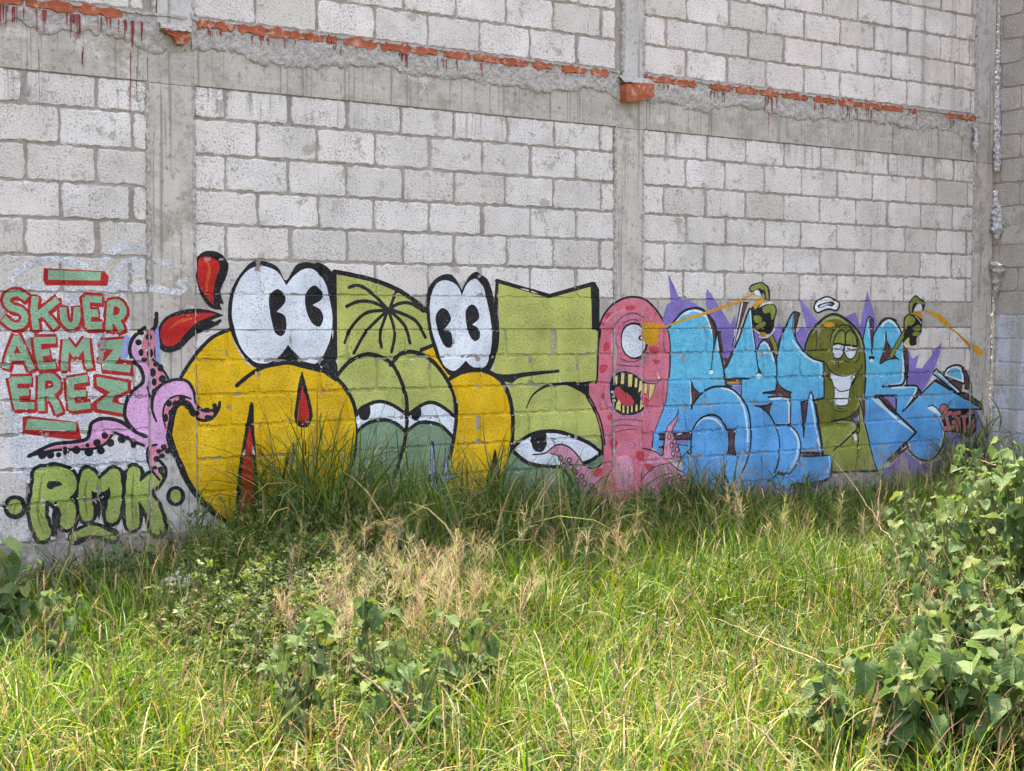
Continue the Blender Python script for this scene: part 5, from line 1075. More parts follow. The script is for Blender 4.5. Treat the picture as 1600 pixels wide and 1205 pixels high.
[6, 'highlight', 10541, 'lblue', [21.6, 21.9], '4372,762 4430,767 4494,724 4527,688'],
[6, 'highlight', 10542, 'lblue', [18.6, 18.5], '4571,630 4569,505 4512,417'],
[6, 'highlight', 10543, 'lblue', [15.0, 15.4], '4443,1070 4604,977 4746,897'],
[6, 'highlight', 10544, 'lblue', 0, '4367,762 4419,775 4472,749 4516,702 4431,726'],
[6, 'brown_shade', 10545, 'brown', 0, '*4238,938 *4280,909 *4280,889 *4058,749 *4138,804'],
[6, 'brown_shade', 10546, 'brown', 0, '*3725,884 *3824,881 *3961,763 *3957,736'],
[6, 'brown_shade', 10547, 'purple', 0, '*3819,878 *3959,878 *3956,763'],
[6, 'brown_shade', 10548, 'brown', 0, '*4465,1015 *4790,889 *4888,868 *5079,774 *5080,731 *4445,991'],
[6, 'brown_shade', 10549, 'brown', 0, '*4105,485 *4096,438 *3856,335 *3906,312 *4107,417'],
[6, 'brown_shade', 10550, 'brown', 0, '*4571,1026 *4831,958 *4812,881 *4768,896'],
[6, 'highlight', 10551, 'lblue', 0, '*4466,1091 *4790,885 *4746,886 *4435,1055'],
[6, 'letter', 138, 'blue', 0, '*4470,1060 *4757,893 *4735,893 *4449,1053'],
[6, 'highlight', 10553, 'lblue', 0, '*4576,1047 4612,1091 4686,1113 4751,1113 4812,1081 4835,1035 *4842,959 *4581,1043'],
[6, 'letter', 138, 'blue', 0, '*4613,1043 4634,1081 4687,1097 4741,1096 4796,1064 *4814,993'],
[6, 'brown_shade', 10555, 'brown', 0, '4795,1109 4861,1076 4895,1026 *4914,917 *4854,925 4846,1020 4817,1084'],
[6, 'outline', 0, 'navy', [19.5, 19.2], '4059,1139 4067,1030 4032,974 *3942,964 *3777,960'],
[6, 'outline', 0, 'navy', [19.5, 19.6], '4089,1138 4088,969'],
[6, 'outline', 0, 'navy', [17.9, 18.2], '4063,961 4196,958 4238,938 4270,903'],
[6, 'outline', 0, 'navy', [11.5, 11.4], '*4238,938 4188,864 *4048,746'],
[6, 'outline', 0, 'navy', [16.3, 16.7], '*4048,746 *4265,882 *4450,998'],
[6, 'outline', 0, 'navy', [18.4, 19.2], '*4450,994 *4790,860 *5080,733'],
[6, 'outline', 0, 'navy', [20.5, 21.0], '*4790,885 *4888,868 *5084,770 *5085,731'],
[6, 'outline', 0, 'navy', [19.2, 18.6], '*5086,728 *4870,731 *4632,740'],
[6, 'outline', 0, 'navy', [19.1, 19.4], '*3715,888 *3959,881 *3957,736'],
[6, 'outline', 0, 'navy', [20.7, 21.4], '*3715,885 *3957,736 *4216,559'],
[6, 'outline', 0, 'navy', [21.4, 20.9], '*4216,559 *4095,479 *3856,335'],
[6, 'outline', 0, 'navy', [18.0, 18.6], '*4105,485 4127,416 4200,357 4294,318 4420,311 4535,382 4586,470'],
[6, 'outline', 0, 'navy', [11.6, 11.8], '4367,776 4429,781 4483,755 4526,722 4570,658 4593,574 4586,470'],
[6, 'outline', 0, 'navy', [16.7, 17.1], '*4463,1098 *4428,1054 *4746,883'],
[6, 'outline', 0, 'navy', [16.7, 17.1], '*4463,1098 *4795,892 *4791,853'],
[6, 'outline', 0, 'navy', [18.5, 18.9], '4571,1044 4601,1092 4676,1118 4751,1124 4816,1105 4883,1055 4913,984 4918,913 *4854,922'],
[6, 'outline', 0, 'navy', [17.1, 16.9], '4806,1095 4840,1035 *4851,957 *4582,1026'],
[6, 'outline', 0, 'navy', [18.0, 17.8], '4105,478 4075,453 3916,352'],
[6, 'outline', 0, 'navy', [16.9, 16.9], '4595,504 4576,428 4524,382'],
[5, 'tentacle', 10575, 'mlight', 0, '*1520,843 1491,787 1421,730 1394,672 1383,594 *1369,470 *1551,448 1544,509 1522,570 1493,619 1465,680 1472,716 1504,763'],
[5, 'tentacle_underside', 10576, 'mauve', 0, '1492,775 1461,723 1437,670 1454,609 1455,513 *1495,451 *1551,448 1544,509 1522,570 1493,619 1465,680 1472,716'],
[5, 'outline', 0, 'navy', [8.1, 8.1], '*1520,843 1491,787 1421,730 1394,672 1383,594 1372,505'],
[5, 'outline', 0, 'navy', [8.1, 8.2], '*1520,843 1504,763 1470,710 1467,674 1493,619 1522,570 1544,509 1551,454'],
[5, 'sucker', 139, 'navy', 0, '1450,645 1445,629 1430,623 1416,631 1409,647 1415,663 1430,669 1444,662'],
[5, 'sucker', 139, 'mlight', 0, '1442,646 1438,635 1430,631 1422,635 1418,647 1421,657 1430,662 1438,657'],
[5, 'sucker', 140, 'navy', 0, '1475,578 1469,562 1454,556 1440,564 1434,580 1440,596 1454,602 1469,595'],
[5, 'sucker', 140, 'mlight', 0, '1466,579 1463,568 1454,564 1446,568 1442,580 1446,591 1454,595 1462,590'],
[5, 'sucker', 141, 'navy', 0, '1491,517 1485,501 1471,495 1456,503 1450,519 1456,535 1470,541 1485,534'],
[5, 'sucker', 141, 'mlight', 0, '1483,518 1479,507 1471,503 1462,508 1459,519 1462,530 1471,534 1479,529'],
[5, 'sucker', 142, 'navy', 0, '1506,607 1500,591 1486,585 1471,592 1465,609 1471,624 1485,630 1500,623'],
[5, 'sucker', 142, 'mlight', 0, '1497,607 1494,596 1486,592 1477,597 1474,608 1477,619 1485,623 1494,618'],
[5, 'sucker', 143, 'navy', 0, '1531,545 1525,529 1510,523 1496,531 1489,547 1495,563 1510,569 1524,562'],
[5, 'sucker', 143, 'mlight', 0, '1522,546 1519,535 1510,531 1502,536 1498,547 1501,558 1510,562 1518,557'],
[7, 'outline', 0, 'black', 0, '*4536,729 *4816,733 *4969,728 *5016,627 *5008,535 *4910,490 *4844,486 *4810,523 *4573,547 *4571,617 *4538,666'],
[7, 'dot', 143, 'rose', 0, '4520,750 4535,778 4588,783 4637,760 4627,726 4579,710 4526,715'],
[7, 'outline', 0, 'black', [10.1, 10.1], '4520,743 4535,781 4588,788 4640,764 4635,722 4579,707 4526,714 4520,743'],
[7, 'letter', 144, 'rose', [38.8, 39.1], '*4553,683 *4670,707'],
[7, 'letter', 144, 'rose', [38.9, 39.0], '*4612,678 *4641,600'],
[7, 'letter', 144, 'rose', [38.9, 39.2], '*4583,574 *4711,583'],
[7, 'letter', 145, 'rose', [39.4, 39.2], '*4784,706 *4708,695'],
[7, 'letter', 145, 'rose', [39.2, 39.3], '*4708,695 *4764,644'],
[7, 'letter', 145, 'rose', [39.2, 39.4], '*4699,625 *4781,622'],
[7, 'letter', 145, 'rose', [39.3, 39.4], '*4754,609 *4766,560'],
[7, 'letter', 145, 'rose', [39.4, 39.4], '*4775,644 *4787,573'],
[7, 'letter', 146, 'rose', [39.8, 39.5], '*4948,708 *4845,662'],
[7, 'letter', 146, 'rose', [39.5, 39.6], '*4845,662 *4864,541'],
[7, 'letter', 146, 'rose', [39.9, 39.7], '*4972,629 *4913,582'],
[7, 'letter', 146, 'rose', [39.7, 39.8], '*4913,582 *4920,525'],
[7, 'letter', 146, 'rose', [39.9, 39.8], '*4979,586 *4931,524'],
[8, 'spray_jet', 10605, 'mustard', [9.3, 23.0, 23.8, 18.4], '1374,1463 1563,1516 1771,1565 2001,1627 2143,1661'],
[8, 'spray_jet', 10606, 'mustard', [17.0, 17.1], '2143,1661 2218,1696 2303,1721'],
[8, 'spray_jet', 10607, 'tan', [6.7, 7.1], '1452,1481 1771,1562 2134,1658'],
[8, 'spray_jet', 10608, 'mustard', [8.2, 24.9, 50.0, 50.4, 16.9, 13.6, 34.3, 17.3], '4304,1603 4388,1579 4473,1552 4569,1497 4656,1442 4743,1400 4865,1322 4954,1279'],
[8, 'spray_jet', 10609, 'mustard', 0, '4932,1286 4997,1293 5065,1257 5088,1221 5044,1200 4977,1236'],
[8, 'halo', 10610, 'navy', 0, '2944,1619 2968,1664 3032,1694 3106,1711 3180,1695 3247,1667 3252,1621 3211,1585 3126,1598 3062,1585 2998,1568 2956,1588'],
[8, 'halo', 10611, 'white', 0, '2962,1616 2982,1655 3042,1681 3106,1698 3162,1685 3204,1666 3235,1654 3231,1621 3201,1600 3126,1614 3061,1601 2997,1583 2974,1597'],
[8, 'halo', 10612, 'navy', 0, '2992,1633 3051,1652 3107,1662 3162,1666 3191,1650 3163,1627 3098,1633 3015,1610'],
[8, 'halo', 10613, 'white', 0, '3015,1626 3061,1643 3116,1649 3163,1643 3107,1643 3024,1619'],
[8, 'body', 0, 'dgreen', 0, '*2857,1267 2874,1338 2927,1424 3017,1501 3109,1548 3183,1562 3277,1543 3392,1483 3489,1409 3540,1316 3563,1207 3570,1041 3558,909 *3500,884 3562,697 3624,541 3697,337 *3738,261 *3236,270 *3194,279 *3186,417 *3083,435 3033,665 2983,867 *3084,887 *3077,1175 2949,1206 2894,1235'],
[8, 'body', 0, 'mgreen', 0, '*3033,639 3182,659 3371,658 *3501,871 3562,697 3624,541 3697,337 *3733,261 *3236,270 *3198,279 *3191,410 *3088,435'],
[8, 'highlight', 10616, 'hgreen', [7.8, 19.0, 8.0], '3506,844 3543,697 3605,522 3677,338 3713,269'],
[8, 'body', 0, 'hgreen', 0, '*3491,891 *3520,884 *3568,670 *3543,671'],
[8, 'highlight', 10618, 'hgreen', [7.5, 22.8, 7.7], '2946,1408 3036,1485 3128,1530 3240,1530 3354,1478'],
[8, 'highlight', 10619, 'hgreen', [6.2, 17.2, 6.3], '3431,1439 3500,1359 3536,1267'],
[8, 'highlight', 10620, 'hgreen', [6.1, 15.3, 6.2], '3159,1336 3195,1413 3260,1459 3335,1478'],
[8, 'highlight', 10621, 'hgreen', [7.6, 23.0, 6.2], '3153,1187 3228,1173 3322,1184'],
[8, 'highlight', 10622, 'hgreen', [7.6, 15.5, 6.2], '3135,1116 3230,1075 3363,1059 3477,1089'],
[8, 'highlight', 10623, 'mustard', 0, '3194,1478 3175,1463 3129,1456 3083,1463 3064,1478 3082,1494 3128,1500 3174,1494'],
[8, 'eyelid', 10624, 'mgreen', 0, '3187,1332 3214,1394 3270,1429 3318,1413 3324,1321'],
[8, 'eyelid', 10625, 'mgreen', 0, '3329,1321 3332,1406 3393,1431 3442,1379 3458,1314'],
[8, 'eye', 147, 'white', 0, '3174,1290 3216,1316 3301,1312 3309,1269 3284,1221 3237,1202 3194,1225'],
[8, 'eye', 148, 'white', 0, '3315,1289 3329,1308 3453,1297 3459,1261 3436,1215 3379,1196 3331,1230'],
[8, 'feature', 10628, 'black', [12.2, 12.3], '3187,1332 3214,1394 3270,1431 3316,1413 3321,1315'],
[8, 'feature', 10629, 'black', [12.3, 12.5], '3329,1328 3332,1406 3393,1432 3447,1379 3461,1307'],
[8, 'feature', 10630, 'black', [16.8, 17.1], '3188,1319 3244,1325 3320,1312 3396,1308 3458,1297'],
[8, 'feature', 10631, 'black', [10.7, 10.8], '3174,1290 3194,1225 3237,1202 3284,1221 3311,1269 3305,1308'],
[8, 'feature', 10632, 'black', [10.8, 10.9], '3315,1308 3319,1256 3336,1223 3379,1196 3436,1215 3459,1261'],
[8, 'feature', 10633, 'black', [9.2, 9.2], '3198,1283 3264,1280 3282,1302'],
[8, 'feature', 10634, 'black', [9.3, 9.3], '3348,1288 3396,1272 3454,1277'],
[8, 'feature', 10635, 'black', [13.7, 14.0], '3185,1433 3260,1468 3345,1475 3402,1445 3452,1386 3482,1307'],
[8, 'feature', 10636, 'black', [10.7, 10.7], '3150,1336 3167,1413 3222,1485'],
[8, 'feature', 10637, 'black', [9.2, 9.2], '3246,1192 3257,1126'],
[8, 'feature', 10638, 'black', [7.6, 7.7], '3190,1170 3247,1172'],
[8, 'feature', 10639, 'black', [7.7, 7.8], '3313,1184 3379,1170'],
[8, 'feature', 10640, 'black', [10.9, 10.9], '3502,1254 3494,1201 3446,1169'],
[8, 'feature', 10641, 'black', [12.2, 12.5], '3097,1168 3126,1122 3220,1075 3325,1053 3439,1070 3515,1115 3529,1148'],
[8, 'feature', 10642, 'black', [10.5, 10.5], '2982,1427 2988,1337 2985,1279'],
[8, 'feature', 10643, 'black', [7.5, 7.6], '2866,1268 3132,1278'],
[8, 'feature', 10644, 'black', 0, '3027,1485 3024,1480 3018,1478 3011,1480 3008,1485 3011,1489 3017,1491 3024,1489'],
[8, 'feature', 10645, 'black', 0, '3045,1498 3042,1493 3036,1491 3029,1493 3026,1498 3029,1502 3036,1504 3042,1502'],
[8, 'feature', 10646, 'black', 0, '3050,1475 3047,1471 3041,1469 3034,1471 3031,1475 3034,1480 3041,1482 3047,1480'],
[8, 'grin', 10647, 'white', 0, '*3145,1089 3175,1017 3204,952 3205,886 3197,854 3235,827 3301,818 3358,829 3371,875 3379,940 3411,1005 *3467,1083 3363,1056 3268,1058'],
[8, 'feature', 10648, 'black', [10.7, 10.9], '3141,1090 3175,1017 3199,952 3201,886 3195,854 3235,823 3301,815 3363,826 3374,875 3384,940 3416,1005 3472,1076'],
[8, 'feature', 10649, 'black', [9.2, 9.3], '3204,971 3251,940 3318,935 3393,950'],
[8, 'feature', 10650, 'black', [9.2, 9.3], '3201,877 3371,872'],
[8, 'feature', 10651, 'black', [6.9, 7.0], '3140,856 3226,801 3320,791'],
[8, 'feature', 10652, 'black', [6.9, 7.0], '3198,789 3274,767 3368,776'],
[8, 'feature', 10653, 'black', [10.7, 10.7], '3122,1070 3151,1031'],
[8, 'feature', 10654, 'black', [10.9, 10.9], '3403,966 3440,1018 3487,1069'],
[8, 'feature', 10655, 'black', [12.5, 12.3], '3497,798 3445,754 3369,717 3171,695'],
[8, 'feature', 10656, 'brown', 0, '3502,805 3500,672 *3477,620 3457,668 3389,710 3445,747'],
[8, 'feature', 10657, 'purple', 0, '*3427,702 *3494,726 *3490,666 *3461,674'],
[8, 'highlight', 10658, 'hgreen', [7.7, 26.5, 23.4, 7.7], '3237,683 3351,685 3428,675 3443,628 3354,560 3232,474'],
[8, 'feature', 10659, 'black', [12.5, 12.5], '*3502,811 *3500,672'],
[8, 'feature', 10660, 'black', [15.7, 15.4], '3495,673 3477,614 3335,528 3204,449'],
[8, 'feature', 10661, 'black', [14.1, 14.1], '3505,672 3502,586 3458,601'],
[8, 'feature', 10662, 'black', [12.5, 14.1, 7.8], '3477,594 3498,540 3490,448 3487,381'],
[8, 'feature', 10663, 'black', [10.7, 10.9], '3181,695 3370,697 3447,681'],
[8, 'feature', 10664, 'white', 0, '3439,576 3473,568 3479,528 3455,522'],
[8, 'outline', 0, 'navy', [15.7, 15.8], '*3520,884 *3598,865'],
[8, 'outline', 0, 'navy', [15.7, 16.0], '3506,851 3542,757 3568,670 3624,521 3687,344 3738,254'],
[8, 'outline', 0, 'navy', [14.2, 14.2], '3570,1041 3558,889'],
[8, 'outline', 0, 'navy', [16.9, 17.6], '*3189,276 *3738,257'],
[8, 'feature', 10669, 'brown', 0, '*3520,867 *3573,869 *3577,703 *3542,757'],
[8, 'outline', 0, 'navy', [19.4, 20.4], '*2853,1265 2874,1338 2927,1426 3017,1503 3109,1549 3183,1565 3277,1545 3392,1485 3489,1411 3542,1316 3565,1207 3572,1041 3562,922'],
[8, 'outline', 0, 'navy', [16.4, 16.8], '*2857,1267 2894,1235 2949,1207 *3074,1178 *3084,887 *2983,870 3033,665 *3083,435'],
[8, 'arm', 149, 'navy', [58.0, 58.3], '2473,1385 2509,1329 2540,1265'],
[8, 'arm', 149, 'handg', [36.3, 36.5], '2473,1385 2509,1329 2540,1265'],
[8, 'spray_can', 150, 'black', 0, '2262,1616 2339,1629 2416,1648 2512,1636 2539,1586 2514,1517 2507,1442 2481,1410 2394,1411 2307,1442 2276,1504 2271,1566'],
[8, 'spray_can', 150, 'halo', 0, '*2339,1610 2365,1635 2425,1653 *2477,1661 2486,1645 2417,1638'],
[8, 'spray_can', 150, 'mustard', 0, '2279,1634 2330,1672 2381,1704 2390,1660 2339,1629 2305,1597'],
[8, 'spray_can', 150, 'white', 0, '2295,1721 2303,1746 2337,1747 2381,1710 2329,1709'],
[8, 'spray_can', 150, 'halo', [15.8, 16.0], '2351,1386 2420,1382 2472,1404 2515,1448'],
[8, 'spray_can', 150, 'tan', 0, '2359,1417 2420,1417 2412,1386 2356,1386'],
[8, 'hand', 151, 'navy', 0, '2234,1758 2259,1789 2362,1812 2414,1797 2458,1761 2464,1673 *2412,1673 2398,1735 2372,1703 2328,1753 2260,1727'],
[8, 'hand', 151, 'handg', 0, '2247,1758 2272,1780 2362,1803 2406,1788 2436,1757 2451,1679 2425,1679 2411,1741 2371,1756 2328,1762 2269,1740'],
[8, 'hand', 151, 'handg', 0, '2378,1604 2417,1629 2486,1636 2522,1598 2505,1536 2479,1517 2465,1573 2400,1567'],
[8, 'hand', 151, 'handg', 0, '2289,1548 2349,1548 2379,1523 2350,1492 2298,1504'],
[8, 'hand', 151, 'handg', 0, '2311,1467 2384,1504 2419,1492 2393,1461 2325,1442'],
[8, 'arm', 152, 'navy', [58.5, 57.8], '4092,1464 3993,1349 3886,1216'],
[8, 'arm', 152, 'handg', [37.4, 36.9], '4092,1464 3993,1349 3886,1216'],
[8, 'spray_can', 153, 'black', 0, '4034,1342 4052,1437 4102,1463 4120,1551 4181,1572 4264,1552 4262,1422 4207,1368 4198,1300 4127,1287 4055,1308'],
[8, 'spray_can', 153, 'mustard', 0, '4130,1572 4201,1592 4258,1579 4260,1525 4202,1552'],
[8, 'spray_can', 153, 'white', 0, '4155,1599 4221,1647 4262,1647 4263,1606 4201,1592'],
[8, 'spray_can', 153, 'white', [14.7, 14.8], '4120,1551 4192,1538 4255,1490'],
[8, 'spray_can', 153, 'cream', 0, '4039,1322 4104,1369 4116,1308 4147,1294 4086,1288'],
[8, 'spray_can', 153, 'white', [9.7, 9.8], '4035,1315 4096,1287 4198,1300'],
[8, 'spray_can', 153, 'navy', 0, '4187,1334 4176,1313 4147,1305 4118,1314 4105,1335 4117,1356 4145,1364 4175,1355'],
[8, 'hand', 154, 'navy', 0, '*4100,1565 4090,1639 4117,1687 4178,1728 4240,1701 4292,1681 4302,1634 *4274,1586 4252,1647 4200,1653 *4150,1579'],
[8, 'hand', 154, 'handg', 0, '*4112,1572 4103,1639 4128,1680 4178,1714 4230,1691 4282,1671 4283,1647 4189,1664 4144,1640 *4130,1572'],
[8, 'hand', 154, 'navy', 0, '4031,1464 4039,1538 4100,1568 4182,1545 4261,1477 4263,1409 4207,1375 4145,1382 4133,1463 *4052,1423'],
[8, 'hand', 154, 'handg', 0, '4046,1477 4055,1534 4100,1558 4172,1531 4173,1497 4122,1467 4092,1474 4057,1437'],
[8, 'hand', 154, 'handg', 0, '4154,1450 4225,1477 4256,1450 4247,1429 4175,1426'],
[8, 'hand', 154, 'handg', 0, '4149,1406 4206,1419 4252,1409 4227,1388 4165,1382'],
[8, 'splat', 10700, 'mustard', 0, '1149,1441 1173,1488 1235,1497 1309,1486 1331,1445 1310,1403 1319,1356 1267,1330 1199,1342 1162,1376 1143,1418'],
[8, 'splat', 10701, 'mustard', 0, '1158,1479 1155,1474 1149,1472 1143,1474 1140,1479 1143,1483 1149,1485 1155,1483'],
[8, 'splat', 10702, 'mustard', 0, '1357,1422 1354,1416 1347,1414 1340,1416 1337,1422 1340,1427 1347,1429 1354,1427'],
[8, 'splat', 10703, 'mustard', 0, '1336,1374 1334,1370 1329,1369 1323,1370 1321,1374 1323,1378 1328,1380 1334,1378'],
[8, 'splat', 10704, 'mustard', 0, '1189,1328 1187,1324 1181,1322 1175,1324 1172,1329 1175,1333 1181,1335 1187,1333'],
[8, 'splat', 10705, 'mustard', 0, '1144,1441 1142,1437 1137,1436 1132,1437 1130,1441 1132,1445 1137,1447 1142,1445'],
[8, 'splat', 10706, 'mustard', 0, '1262,1314 1260,1310 1255,1308 1250,1310 1247,1314 1250,1318 1255,1319 1260,1318'],
[8, 'spray_jet', 10707, 'mustard', 0, '1327,1481 1358,1487 1374,1460 1343,1445']]      # [group, part, instance, colour, widths or 0, 'x,z ...' in millimetres (* marks a corner)]
def parse(s):
    r = []
    for t in s.split():
        c = t[0] == '*'; a, b = t.lstrip('*').split(','); r.append((int(a) / 1000, int(b) / 1000, c))
    return r
def smooth(p, closed):
    n = len(p); o = []
    for i in range(n if closed else n - 1):
        a = p[i]; b = p[(i + 1) % n]
        pa = p[i - 1] if (closed or i > 0) and not a[2] else a
        pb = p[(i + 2) % n] if (closed or i + 2 < n) and not b[2] else b
        L = math.dist(a[:2], b[:2]); k = 1 if (a[2] and b[2]) else max(2, min(7, int(L / .016)))
        for j in range(k):
            t = j / k
            o.append([.5 * (2 * a[c] + (b[c] - pa[c]) * t + (2 * pa[c] - 5 * a[c] + 4 * b[c] - pb[c]) * t * t + (3 * a[c] - pa[c] - 3 * b[c] + pb[c]) * t ** 3) for c in (0, 1)])
    if not closed: o.append(list(p[-1][:2]))
    return np.array(o)
def inside(P, poly):
    wn = np.zeros(len(P), int); x, y = P[:, 0], P[:, 1]
    for i in range(len(poly)):
        x0, y0 = poly[i]; x1, y1 = poly[(i + 1) % len(poly)]
        c = (x1 - x0) * (y - y0) - (x - x0) * (y1 - y0)
        wn += ((y0 <= y) & (y1 > y) & (c > 0)).astype(int) - ((y0 > y) & (y1 <= y) & (c < 0)).astype(int)
    return wn != 0
def on_stroke(P, pts, wd, flat=False):
    m = np.zeros(len(P), bool)
    for i in range(len(pts) - 1):
        a, b = pts[i], pts[i + 1]; d = b - a; L = d @ d + 1e-12
        u = ((P - a) @ d) / L; t = np.clip(u, 0, 1); q = np.hypot(*(P - a - t[:, None] * d).T)
        ok = q < (wd[i] + (wd[i + 1] - wd[i]) * t) / 2
        if flat:
            e = .16 * wd[0] / math.sqrt(L); hw = (wd[i] + (wd[i + 1] - wd[i]) * t) / 2; off = np.abs((P - a) @ np.array([-d[1], d[0]])) / math.sqrt(L)
            if i == 0: ok = (ok & (u >= 0)) | ((u > -e) & (u < 0) & (off < hw))
            if i == len(pts) - 2: ok = (ok & (u <= 1)) | ((u < 1 + e) & (u > 1) & (off < hw))
        m |= ok
    return m
def build_paint():
    pts2, edges, lay = [], [], []
    jr = np.random.default_rng(8)
    def add_loop(q, closed=True):
        k = len(pts2); n = len(q); pts2.extend([Vector((float(a), float(b))) for a, b in q])
        for i in range(n if closed else n - 1): edges.append((k + i, k + (i + 1) % n))
    for (g, part, inst, col, wd, s) in LAYERS:
        p = parse(s)
        if wd == 0:
            q = smooth(p, True); q = q + (jr.random(q.shape) - .5) * .0016; lay.append((g, part, inst, col, q, None)); add_loop(q)
        else:
            q = smooth(p, False); n = len(q); t = np.linspace(0, len(wd) - 1, n); W = np.interp(t, range(len(wd)), wd) / 1000
            W = W * (1 + .05 * np.sin(np.arange(n) * 1.7 + len(lay)))
            lay.append((g, part, inst, col, q, W))
            d = np.gradient(q, axis=0); d /= np.hypot(*d.T)[:, None] + 1e-9; nn = np.stack([-d[:, 1], d[:, 0]], 1)
            L = q + nn * W[:, None] / 2; R = q - nn * W[:, None] / 2; cap = []
            for (c, dr, ww, sgn) in ((q[-1], d[-1], W[-1], 1), (q[0], -d[0], W[0], 1)):
                a0 = math.atan2(dr[1], dr[0]); cap.append([c + ww / 2 * np.array([math.cos(a0 + u), math.sin(a0 + u)]) for u in (.9, .3, -.3, -.9)] if not col in ('mint', 'lred') else [c + dr * .16 * W[0] + np.array([-dr[1], dr[0]]) * ww / 2 * k for k in (1, -1)])
            add_loop(list(L) + cap[0] + list(R[::-1]) + cap[1])
    allp = np.concatenate([l[4] for l in lay]); x0, z0 = allp.min(0) - .1; x1, z1 = allp.max(0) + .1
    near = np.nonzero((B[:, 1] > x0) & (B[:, 0] < x1) & (B[:, 3] > z0) & (B[:, 2] < z1))[0]
    for i in near: add_loop(OUT0[i][::1]); add_loop(OUT1[i][::1])
    for (a, b, hh) in COLS:
        for x in (a, b):
            for dx in (-.0015, .0015): add_loop([(x + dx, z0), (x + dx, z1)], False)
    for z in (LEV_BASE[0], LEV_LOW[-1], LEV_BASE[-1]):
        for dz in (-.0015, .0015): add_loop([(x0, z + dz), (x1, z + dz)], False)
    vs, es, fs, ov, oe, of = delaunay_2d_cdt(pts2, edges, [], 0, 1e-5)
    V = np.array([(v[0], v[1]) for v in vs]); T = np.array([f for f in fs if len(f) == 3])
    Cn = V[T].mean(1); owner = np.full(len(T), -1)
    for k, (g, part, inst, col, q, W) in enumerate(lay):
        pad = 0 if W is None else W.max() / 2
        lo, hi = q.min(0) - pad, q.max(0) + pad
        m = np.nonzero((Cn[:, 0] > lo[0]) & (Cn[:, 0] < hi[0]) & (Cn[:, 1] > lo[1]) & (Cn[:, 1] < hi[1]))[0]
        if len(m) == 0: continue
        ok = inside(Cn[m], q) if W is None else on_stroke(Cn[m], q, W, col in ('mint', 'lred'))
        owner[m[ok]] = k
    keep = (Cn[:, 0] > -3.7) & (Cn[:, 1] > 0.02); owner[~keep] = -1
    H = wall_h(V[:, 0].copy(), V[:, 1].copy()) + .0022
    # spray does not reach into every joint: leave some recessed pieces bare
    dp = H[T].max(1); jn = vn(Cn[:, 0], Cn[:, 1], .07, 31) * .6 + vn(Cn[:, 0], Cn[:, 1], .02, 32) * .4
    owner[(dp < -.004) & (jn > .64)] = -1
    roots = {}; parts = {}
    for k in range(len(lay)):
        tri = T[owner == k]
        if len(tri): parts.setdefault((lay[k][0], lay[k][1], lay[k][2]), []).append((lay[k][3], tri))
    for g, (name, cat, label) in enumerate(GROUPS):
        tr = [t for key, v in parts.items() if key[0] == g for (_, t) in v]
        if not tr: continue
        idx = np.unique(np.concatenate(tr)); base = (float(V[idx, 0].mean()), 0.0, float(V[idx, 1].min()))
        roots[g] = (thing(name, label, cat, base), base)
    for (g, part, inst), chunks in parts.items():
        root, base = roots[g]; cols = []
        for c, _ in chunks:
            if c not in cols: cols.append(c)
        tri = np.concatenate([t for _, t in chunks]); mi = np.concatenate([np.full(len(t), cols.index(c)) for c, t in chunks])
        u, inv = np.unique(tri, return_inverse=True); inv = inv.reshape(tri.shape)
        VV = np.stack([V[u, 0] - base[0], -H[u], V[u, 1] - base[2]], 1)
        me = bpy.data.meshes.new(part); me.from_pydata(VV.tolist(), [], inv.tolist())
        for c in cols: me.materials.append(paint(c))
        me.polygons.foreach_set('material_index', mi.astype(np.int32))
        o = bpy.data.objects.new(part, me); COLL.objects.link(o); o.parent = root
build_paint()
